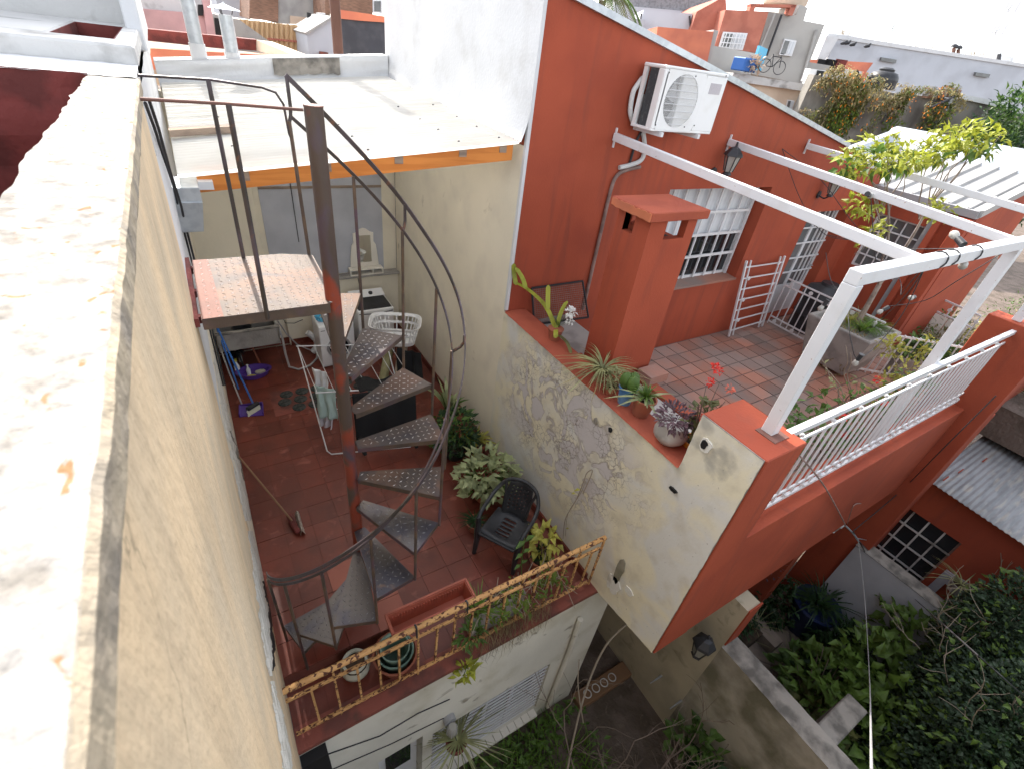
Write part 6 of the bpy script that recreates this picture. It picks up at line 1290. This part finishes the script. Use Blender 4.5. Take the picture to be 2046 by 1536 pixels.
for i in range(slabn):
    x=472+(618-472)*i/slabn; x2=472+(618-472)*(i+.9)/slabn; t0=38+.11*(x-472); slab(bf,'cane_board','bamboo','y',18+.05*(i%2),[(x,t0+rn(-1,1)),(x2,t0+rn(-1,1)),(x2,105),(x,105)],.06)
slab(bf,'rail','terracotta_wall','y',17.95,[(535,76),(618,84),(618,88),(535,80)],.05)
wsd=bgthing('white_shed','white rendered shed with sloping roof edge beside the brown flue','shed','y',16.5,(640,80)); slab(wsd,'wall','white_far','y',16.5,[(613,68),(662,38),(670,38),(670,118),(618,115)],2); slab(wsd,'roof_edge','cement_far','y',16.4,[(610,66),(662,34),(672,34),(672,39),(662,39),(613,70)],2.2); slab(wsd,'vent','curb_red','y',16.3,[(641,104),(656,106),(656,113),(641,112)],.3)
nv=bgthing('navy_wall','navy blue painted wall with coral top band left of the white house flank','wall','y',13.5,(720,80)); slab(nv,'wall','navy_far','y',13.5,[(680,36),(775,44),(775,120),(682,118)],.4); slab(nv,'top_band','coral_far','y',13.45,[(678,20),(775,34),(775,46),(720,42),(680,38)],.45)
bk1=bgthing('brick_building','unfinished brick and grey cement building on the horizon above the bamboo fence','building','y',26,(560,20))
slab(bk1,'brick_wall','brick_far','y',26,[(500,-60),(556,-60),(556,44),(498,38)],3); slab(bk1,'cement_wall','cement_far','y',26.1,[(556,-60),(650,-60),(662,52),(556,48)],3); slab(bk1,'patch','peach_far','y',25.8,[(580,32),(635,38),(632,54),(580,48)],.1)
slab(bk1,'wall','brick_far','y',24,[(648,-60),(745,-60),(745,32),(690,22),(650,30)],2); ww_=slab(bk1,'window','white_metal','y',23.95,[(745,0),(764,0),(764,28),(745,26)],.08); slab(bk1,'pane','window_grey','y',23.93,[(748,3),(761,3),(761,24),(748,23)],.05)
a2=bgthing('far_air_conditioner','small white air conditioner on the distant brick building','air conditioner','y',23.8,(645,38)); slab(a2,'case','ac_white','y',23.5,[(636,26),(650,27),(651,46),(637,44)],.35); slab(a2,'grille','grey_plastic','y',23.46,[(642,29),(649,30),(649,43),(643,42)],.04)
st2=tag(MB().tube([ony(618,52,18.5),ony(617,26,18.5)],.06,10).build('thin_flue','dark'),'short black flue above the bamboo fence','flue')
wh=bgthing('white_far_house','plain white gable wall on the horizon left of the brick building','house','y',30,(470,15)); slab(wh,'wall','white_far','y',30,[(415,-60),(500,-60),(500,40),(470,36),(440,30)],3)
# --- right background
D=26
gh=bgthing('grey_red_house','grey and terracotta two storey house with rooftop water tank frame','house','d',D,(1560,80))
slab(gh,'grey_wall','grey_house','d',D,[(1536,24),(1590,32),(1598,10),(1614,16),(1606,42),(1648,50),(1600,168),(1500,148)],8)
slab(gh,'red_wall','terracotta_wall','d',D-.6,[(1450,20),(1536,24),(1511,106),(1428,94)],8)
slab(gh,'side_wall','terracotta_wall','d',D+.5,[(1450,-8),(1452,22),(1430,66),(1380,60),(1392,24)],8)
slab(gh,'low_wall','grey_house','d',D-4,[(1425,92),(1515,108),(1500,150),(1460,146),(1410,136)],3)
slab(gh,'orange_wall','coral_far','d',D-6,[(1314,54),(1426,64),(1408,150),(1310,90)],4); slab(gh,'edge','grey_house','d',D-5.9,[(1426,60),(1436,62),(1414,140),(1404,138)],4)
def bwin(par,plane,D_,px,nm='window'):
    w_=slab(par,nm,'white_metal',plane,D_,px,.12); c=[(sum(p[0] for p in px)/4,sum(p[1] for p in px)/4)]; 
    for a in (0,1):
        u0,u1=(.08,.46) if a==0 else (.54,.92)
        def q(u,v): 
            t=[px[0][k]+(px[1][k]-px[0][k])*u for k in (0,1)]; b=[px[3][k]+(px[2][k]-px[3][k])*u for k in (0,1)]; return tuple(t[k]+(b[k]-t[k])*v for k in (0,1))
        slab(w_,'pane','window_grey' if a==0 else 'curtain',plane,D_-.02,[q(u0,.1),q(u1,.1),q(u1,.9),q(u0,.9)],.06)
    return w_,q
w1,_=bwin(gh,'d',D-.75,[(1446,64),(1494,67),(1484,101),(1436,96)])
for i in range(1,7):
    f=i/7; MB().tube([ond(1446+48*f,64+3*f,D-.9),ond(1436+48*f,96+5*f,D-.9)],.018,5).build('bar','white_metal',w1)
for f in (.33,.66): MB().tube([ond(1446-10*f,64+32*f,D-.9),ond(1494-10*f,67+34*f,D-.9)],.018,5).build('bar','white_metal',w1)
bwin(gh,'d',D-.12,[(1568,78),(1592,82),(1582,113),(1557,110)])
for nm,px in (('roof_frame',[(1500,8),(1590,10),(1590,16),(1500,14)]),('roof_frame',[(1582,10),(1592,11),(1583,32),(1574,31)]),('roof_frame',[(1502,8),(1512,9),(1506,24),(1497,22)])): slab(gh,nm,'terracotta_wall','d',D-.3,px,.5)
rwt=bgthing('roof_water_tank','cream cylindrical water tank on the red roof frame of the grey house','water tank','d',D+1.5,(1565,5)); c=ond(1566,12,D+1.5); MB().lathe(c,[(.85,0),(.9,.1),(.9,1.2),(.5,1.5),(0,1.55)],18).build('tank','peach_far',rwt,smooth=True)
dwn=[MB().tube([ond(1548,28,D-.3),ond(1513,112,D-.3)],.05,6).build('downpipe','cement_far',gh),MB().tube([ond(1562,30,D-.2),ond(1532,112,D-.2)],.05,6).build('downpipe','dark_metal',gh),MB().tube([ond(1632,60,D-.1),ond(1600,168,D-.1)],.06,6).build('downpipe','cement_far',gh)]
pch=bgthing('peach_wall_house','peach coloured wall with mouldy parapet behind the metal coping','wall','d',20,(1540,180)); slab(pch,'wall','peach_far','d',20,[(1452,160),(1614,182),(1600,300),(1500,300),(1440,200)],1.5); slab(pch,'parapet','white_stained','d',19.8,[(1466,146),(1606,168),(1614,184),(1460,162)],1.7)
w3,_=bwin(pch,'d',19.9,[(1575,200),(1588,202),(1582,222),(1570,220)])
# junk on the peach parapet
def blob(nm,lab,cat,px,D_,r,mat,n=90):
    c=ond(*px,D_); t=thing(nm,lab,cat,tuple(c)); bushmesh(c+V((0,0,r*.6)),r,r,r*.7,n,r*.6,.8,lo=.2,droop=.1).build('heap',mat,t); return t
c=ond(1487,140,19.5); bx_=tag(MB().box(c.x-.35,c.x+.35,c.y-.2,c.y+.3,c.z-.05,c.z+.32).build('blue_crate','blue',bevel=.03),'blue plastic crate on the peach wall parapet','crate')
c=ond(1516,134,19.6); tag(MB().hexa([c+V(p) for p in ((-.25,0,-.1),(.2,0,-.1),(.2,.1,-.1),(-.25,.1,-.1),(-.15,.1,.55),(.30,.1,.5),(.30,.2,.5),(-.15,.2,.55))]).build('blue_board','skyblue'),'light blue board leaning among junk on the peach parapet','board')
by=thing('bicycle','old bicycle standing on the peach wall parapet','bicycle',tuple(ond(1530,150,19.5))); c=ond(1527,146,19.5)
for dx in (0,.0): pass
K=.62
for k,off in enumerate((V((-.15,.0,.3)),V((.55,-.4,.3)))):
    o_=c+off*K; MB().tube([o_+(GR*.3*math.cos(a)+V((0,0,.3*math.sin(a))))*K for a in [2*math.pi*i/18 for i in range(19)]],.012,5).build('wheel','dark_metal',by)
for a_,b_ in (((-.15,0,.3),(.1,-.1,.75)),((.1,-.1,.75),(.45,-.35,.75)),((.55,-.4,.3),(.45,-.35,.85)),((-.15,0,.3),(.2,-.2,.3)),((.2,-.2,.3),(.45,-.35,.75)),((.2,-.2,.3),(.08,-.1,.85)),((.3,-.35,.9),(.6,-.35,.9))): MB().tube([c+V(a_)*K,c+V(b_)*K],.014,6).build('frame','dark_metal',by)
blob('junk_heap','pale heap of bags beside the blue crate on the parapet','bags',(1503,140),19.4,.28,'peach_far')
# slate roof and white walls behind the coping
sr=bgthing('slate_roof_house','white walled house with grey slate roof beyond the sloping coping','house','d',34,(1340,20)); slab(sr,'roof','slate_far','d',34,[(1228,-25),(1440,-25),(1428,-4),(1400,28),(1228,12)],6); slab(sr,'wall','white_far','d',33.8,[(1225,10),(1402,26),(1392,60),(1225,45)],3)
sr2=bgthing('white_cube_house','flat pale grey wall below the slate roof','wall','d',27,(1330,50)); slab(sr2,'wall','white_far','d',27,[(1286,20),(1384,28),(1376,60),(1316,60),(1306,90),(1272,80)],3); slab(sr2,'low_wall','white_far','d',26.5,[(1225,32),(1290,40),(1280,75),(1225,60)],3)
for px,r in (([(1282,28),(1276,60)],.04),([(1378,32),(1380,58)],.04)): MB().tube([ond(*px[0],26.9),ond(*px[1],26.9)],r,5).build('drainpipe','dark_metal',sr2)
# warehouse
wz=bgthing('white_warehouse','long low white warehouse wall on the right horizon','warehouse','d',40,(1850,130)); slab(wz,'wall','white_far','d',40,[(1672,76),(1850,100),(2060,136),(2140,150),(2140,230),(1980,215),(1840,200),(1640,150)],5)
slab(wz,'roof_edge','wall_white','d',39.9,[(1655,68),(1680,70),(2060,130),(2140,143),(2140,149),(2060,137),(1672,78),(1650,76)],6); slab(wz,'end_wall','wall_white','d',38,[(1652,72),(1676,76),(1656,110),(1640,130),(1632,120)],3)
for px in ([(1762,115),(1792,120),(1790,127),(1760,122)],[(1951,145),(1979,149),(1976,156),(1949,152)]): o_=slab(wz,'vent_grille','window_grey','d',39.8,px,.3)
for x,y in ((1905,104),(1914,107)): MB().tube([ond(x,y+8,40.5),ond(x+1,y-8,40.5)],.10,7).build('roof_vent','brown_pipe',wz); MB().lathe(ond(x+1,y-9,40.5),[(.22,0),(.2,.12),(0,.2)],8).build('vent_cap','dark_metal',wz)
for x,y,h in ((1995,118,10),): MB().tube([ond(x,y+4,41),ond(x+2,y-h,41)],.12,7).build('roof_vent','dark_metal',wz)
pn=[]
for i,(lab,x,y) in enumerate((('leftmost dark pigeon on the warehouse wall ledge',1685,89),('second pigeon from the left on the warehouse ledge',1692,89),('third pigeon on the warehouse wall ledge',1703,92),('rightmost pigeon alone on the warehouse wall ledge',1732,95))):
    c=ond(x,y,39.5); t=thing('pigeon',lab,'bird',tuple(c),'pigeons on the warehouse'); MB().tube([c-GR*.2,c-GR*.1+V((0,0,.03)),c+GR*.08+V((0,0,.08)),c+GR*.14+V((0,0,.2)),c+GR*.18+V((0,0,.23))],[.02,.09,.11,.06,.01],7).build('body','dark_metal',t,smooth=True)
# coral block with washing line, black water tank, grey tent
cb=bgthing('coral_block','small coral rooftop block with white lower wall before the warehouse','building','d',30,(1720,130)); slab(cb,'wall','coral_far','d',30,[(1640,120),(1745,126),(1730,146),(1640,140)],2.5); slab(cb,'white_wall','wall_white','d',29.5,[(1660,134),(1738,146),(1722,172),(1640,160)],2); slab(cb,'stripe','coral_far','d',29.4,[(1726,144),(1736,146),(1722,172),(1714,170)],.2); slab(cb,'grey_wall','grey_house','d',28,[(1612,124),(1660,132),(1650,150),(1600,150)],2)
for i,(lab,x) in enumerate((('black garment at the left of the rooftop washing line',1636),('dark garment in the middle of the rooftop washing line',1652),('brown garment at the right of the rooftop washing line',1672))):
    a=ond(x,118,29); tag(MB().prism([a,a+GR*.55,a+GR*.5-V((0,0,.5)),a+GR*.05-V((0,0,.55))],G*.05).build('hung_garment','cloth_black' if i<2 else 'maroon'),lab,'clothing','rooftop washing')
c=ond(1755,178,24); wt2=thing('black_water_tank','ribbed black rooftop water tank with domed lid before the white warehouse','water tank',tuple(c)); MB().lathe(c,[(.52,0),(.55,.08),(.53,.25),(.55,.3),(.53,.42),(.44,.55),(.27,.60),(.28,.66),(.2,.72),(0,.73)],22).build('tank','black_plastic',wt2,smooth=True)
tn=bgthing('black_tarpaulin','peaked black tarpaulin left of the black water tank','tarpaulin','d',24.5,(1698,165)); c=ond(1698,175,24.5); MB().lathe(c,[(.65,0),(.35,.35),(.02,.62)],5,1,.7).build('cover','cloth_black',tn)
a3=bgthing('white_box_unit','white air conditioner unit tilted beside the flowering creeper','air conditioner','d',23,(1625,155)); slab(a3,'case','ac_white','d',23,[(1620,138),(1650,142),(1640,168),(1610,164)],.5); slab(a3,'grille','dark','d',22.95,[(1634,141),(1648,143),(1642,156),(1630,154)],.06)
# creeper wall
vw=bgthing('creeper_wall','dark weathered boundary wall behind the orange flowering creeper','wall','d',19,(1800,220)); slab(vw,'wall','vine_wall','d',19,[(1628,150),(1780,186),(1920,200),(2010,216),(2060,232),(2060,420),(1560,300)],.5); slab(vw,'white_cap','wall_white','d',18.9,[(1922,188),(2005,206),(2046,224),(2046,232),(2003,216),(1918,198)],.7); slab(vw,'small_window','window_grey','d',18.9,[(1771,230),(1782,232),(1775,250),(1763,248)],.2); MB().tube([ond(1905,196,18.7),ond(1852,288,18.7)],.06,7).build('downpipe','galv',vw); MB().lathe(ond(1906,195,18.7),[(.1,0),(.14,.1),(.0,.12)],8).build('pipe_cowl','dark_metal',vw)
cr=thing('flowering_creeper','tangled creeper with orange flowers spilling over the dark boundary wall','creeper',tuple(ond(1700,230,18.7)))
def creep(px,rx,rz,n,m,D_=18.7,L=.14):
    c=ond(*px,D_); mb=MB()
    for i in range(int(n*(1.7 if 'leaf' in m else 1))):
        a=rn(0,6.28); r=math.sqrt(random.random()); p=c+GR*(rx*r*math.cos(a))+V((0,0,rz*r*math.sin(a)))-G*rn(0,.35)
        if nz(p,1.6)<-.2: continue
        mb.leaf(p,rdir()-G*.3-V((0,0,.5)),(0,0,1),L*rn(.6,1.2),L*.4)
    mb.build('foliage',m,cr)
for px,rx,rz,n,m in (((1665,170),.6,.55,520,'leaf_straw'),((1700,180),.6,.5,420,'leaf_straw'),((1735,190),.6,.5,420,'leaf_straw'),((1770,188),.6,.4,340,'leaf_straw'),((1830,200),.8,.35,380,'leaf_olive'),((1870,205),.8,.4,380,'leaf_straw'),((1640,205),.5,.9,520,'leaf_olive'),((1680,230),.45,1.1,620,'leaf_bush'),((1720,225),.6,1.0,560,'leaf_olive'),((1665,250),.5,.7,400,'leaf_bush'),((1785,240),.3,.9,260,'leaf_bush'),((1850,250),.45,1.2,520,'leaf_olive'),((1870,225),.4,.6,240,'leaf_bush'),((1620,225),.5,1.0,320,'leaf_dry'),((1800,205),.9,.5,340,'leaf_dry')): creep(px,rx,rz,n,m)
for px,rx,rz,n in (((1685,210),.5,.9,60),((1720,225),.6,.9,50),((1850,240),.45,1.1,70),((1790,235),.3,.7,30),((1660,165),.5,.4,16),((1870,210),.5,.4,20)): creep(px,rx,rz,n,'flower_orange',18.3,.09)
# dark evergreen at the right edge, palm, bare trees, mast
eg=thing('evergreen_tree','dense dark evergreen tree at the right edge beyond the metal roof','tree',(22,8,1)); 
for px,rx,rz,n,m in (((2030,260),1.2,1.2,1400,'leaf_dark'),((2010,330),1.3,1.0,1500,'leaf_dark'),((2046,380),1.4,1.0,1300,'leaf_dark'),((2040,220),.8,.8,600,'leaf_mid'),((1985,370),.9,.6,600,'leaf_dark'),((2025,300),1.1,.9,500,'leaf_mid'),((2000,280),.7,.7,300,'leaf_mid')):
    c=ond(*px,17.5); bushmesh(c,rx,rx,rz,n,.20,.4,lo=.3,gaps=1.4).build('crown',m,eg)
c=ond(2035,380,17.5); MB().tube([(c.x,c.y,-3.2),(c.x,c.y,c.z)],[.2,.1],8).build('trunk','bark',eg)
pl_=thing('palm_tree','green palm fronds rising behind the sloping coping','palm tree',tuple(ond(1205,40,22))); c=ond(1205,2,22); MB().tube([c-V((0,0,5)),c],[.16,.12],8).build('trunk','bark',pl_)
for i in range(16):
    a=2*math.pi*i/16; o_=V((math.cos(a),math.sin(a),0)); mb=MB(); pts=[c+o_*(1.5*t)+V((0,0,.7*t-1.5*t*t+.2)) for t in [k/8 for k in range(9)]]
    for k in range(1,9):
        for s_ in (-1,1):
            for q in range(3): p=pts[k-1].lerp(pts[k],q/3); mb.leaf(p,V((-o_.y*s_,o_.x*s_,-.3))+o_*.6,(0,0,1),.42,.05)
    mb.tube(pts,.015,4,False); mb.build('frond','leaf_mid' if i%3 else 'leaf_olive',pl_)
for i,(lab,x,y,s_) in enumerate((('bare leafless tree left above the warehouse roof',1840,100,3.2),('bare leafless tree right of the roof vents on the horizon',1935,110,2.8),('faint bare tree top at the left of the warehouse roof',1690,70,2.0))):
    c=ond(x,y,70); t=thing('bare_tree',lab,'tree',(c.x,c.y,c.z-4),'bare trees on the horizon')
    MB().tube([(c.x,c.y,c.z-8),c-V((0,0,.5))],[.3,.15],7).build('trunk','twig_pale',t); mb=MB()
    for k in range(16): branch(mb,c+V((rn(-1,1),rn(-1,1),-1.2))*(s_/3),(rn(-1,1),rn(-1,1),.9),s_*.55,.035,2)
    mb.build('crown','twig_pale',t)
ms_=thing('radio_mast','tall thin lattice radio mast on the right horizon','mast',tuple(ond(1965,114,120))); a,b=ond(1965,114,120),ond(2030,-5,120); ww_=.35; b=V((a.x,a.y,b.z+8))
for k in range(3): o_=V((math.cos(k*2.1)*ww_,math.sin(k*2.1)*ww_,0)); MB().tube([a+o_-V((0,0,10)),b+o_],.05,5).build('leg','galv',ms_)
for i in range(30):
    f=i/30; p=a.lerp(b,f); q_=a.lerp(b,f+1/30); k=i%3; o1=V((math.cos(k*2.1)*ww_,math.sin(k*2.1)*ww_,0)); o2=V((math.cos((k+1)*2.1)*ww_,math.sin((k+1)*2.1)*ww_,0)); MB().tube([p+o1,q_+o2],.035,4).build('brace','galv',ms_)
for f in (.25,.45,.6,.85):
    p=a.lerp(b,f); 
    for k in range(3): o_=V((math.cos(k*2.1+.5),math.sin(k*2.1+.5),0)); MB().box(p.x+o_.x*.9-.15,p.x+o_.x*.9+.15,p.y+o_.y*.9-.15,p.y+o_.y*.9+.15,p.z-.8,p.z+.8).build('antenna','white_metal',ms_)
ant=thing('tv_antenna','thin aerial on the warehouse ridge','antenna',tuple(ond(1772,88,41))); c=ond(1770,88,41); MB().tube([c,c+V((0,0,1.1))],.025,5).build('mast','dark_metal',ant)
for q in range(4): MB().tube([c+V((0,0,.7+.12*q))-GR*.3,c+V((0,0,.7+.12*q))+GR*.3],.015,4).build('element','dark_metal',ant)
fhz=bgthing('far_white_roofs','sunlit white roof ridge beyond the warehouse','roof','d',48,(1700,75)); slab(fhz,'roof','wall_white','d',48,[(1640,66),(1690,70),(1760,84),(1760,100),(1640,90)],5); slab(fhz,'dark_roof','slate_far','d',46,[(1742,82),(1790,92),(1800,100),(1760,96)],4); slab(fhz,'block','wall_white','d',46,[(2000,110),(2025,114),(2024,128),(1998,124)],4)
bw_=tag(MB().tube([ond(1860,215,18),ond(1915,190,18.5)],.03,5).build('loose_pole','dark_metal'),'thin dark pole leaning over the creeper wall','pole')
rb_=thing('rubble','broken bricks piled on the top of the creeper wall','rubble',tuple(ond(1880,185,18.8)))
for i in range(26): c=ond(rn(1845,1915),rn(176,192),18.9); MB().box(c.x-.1,c.x+.1,c.y-.08,c.y+.08,c.z-.08,c.z+.06).build('brick','brick_far' if i%2 else 'cement_far',rb_)
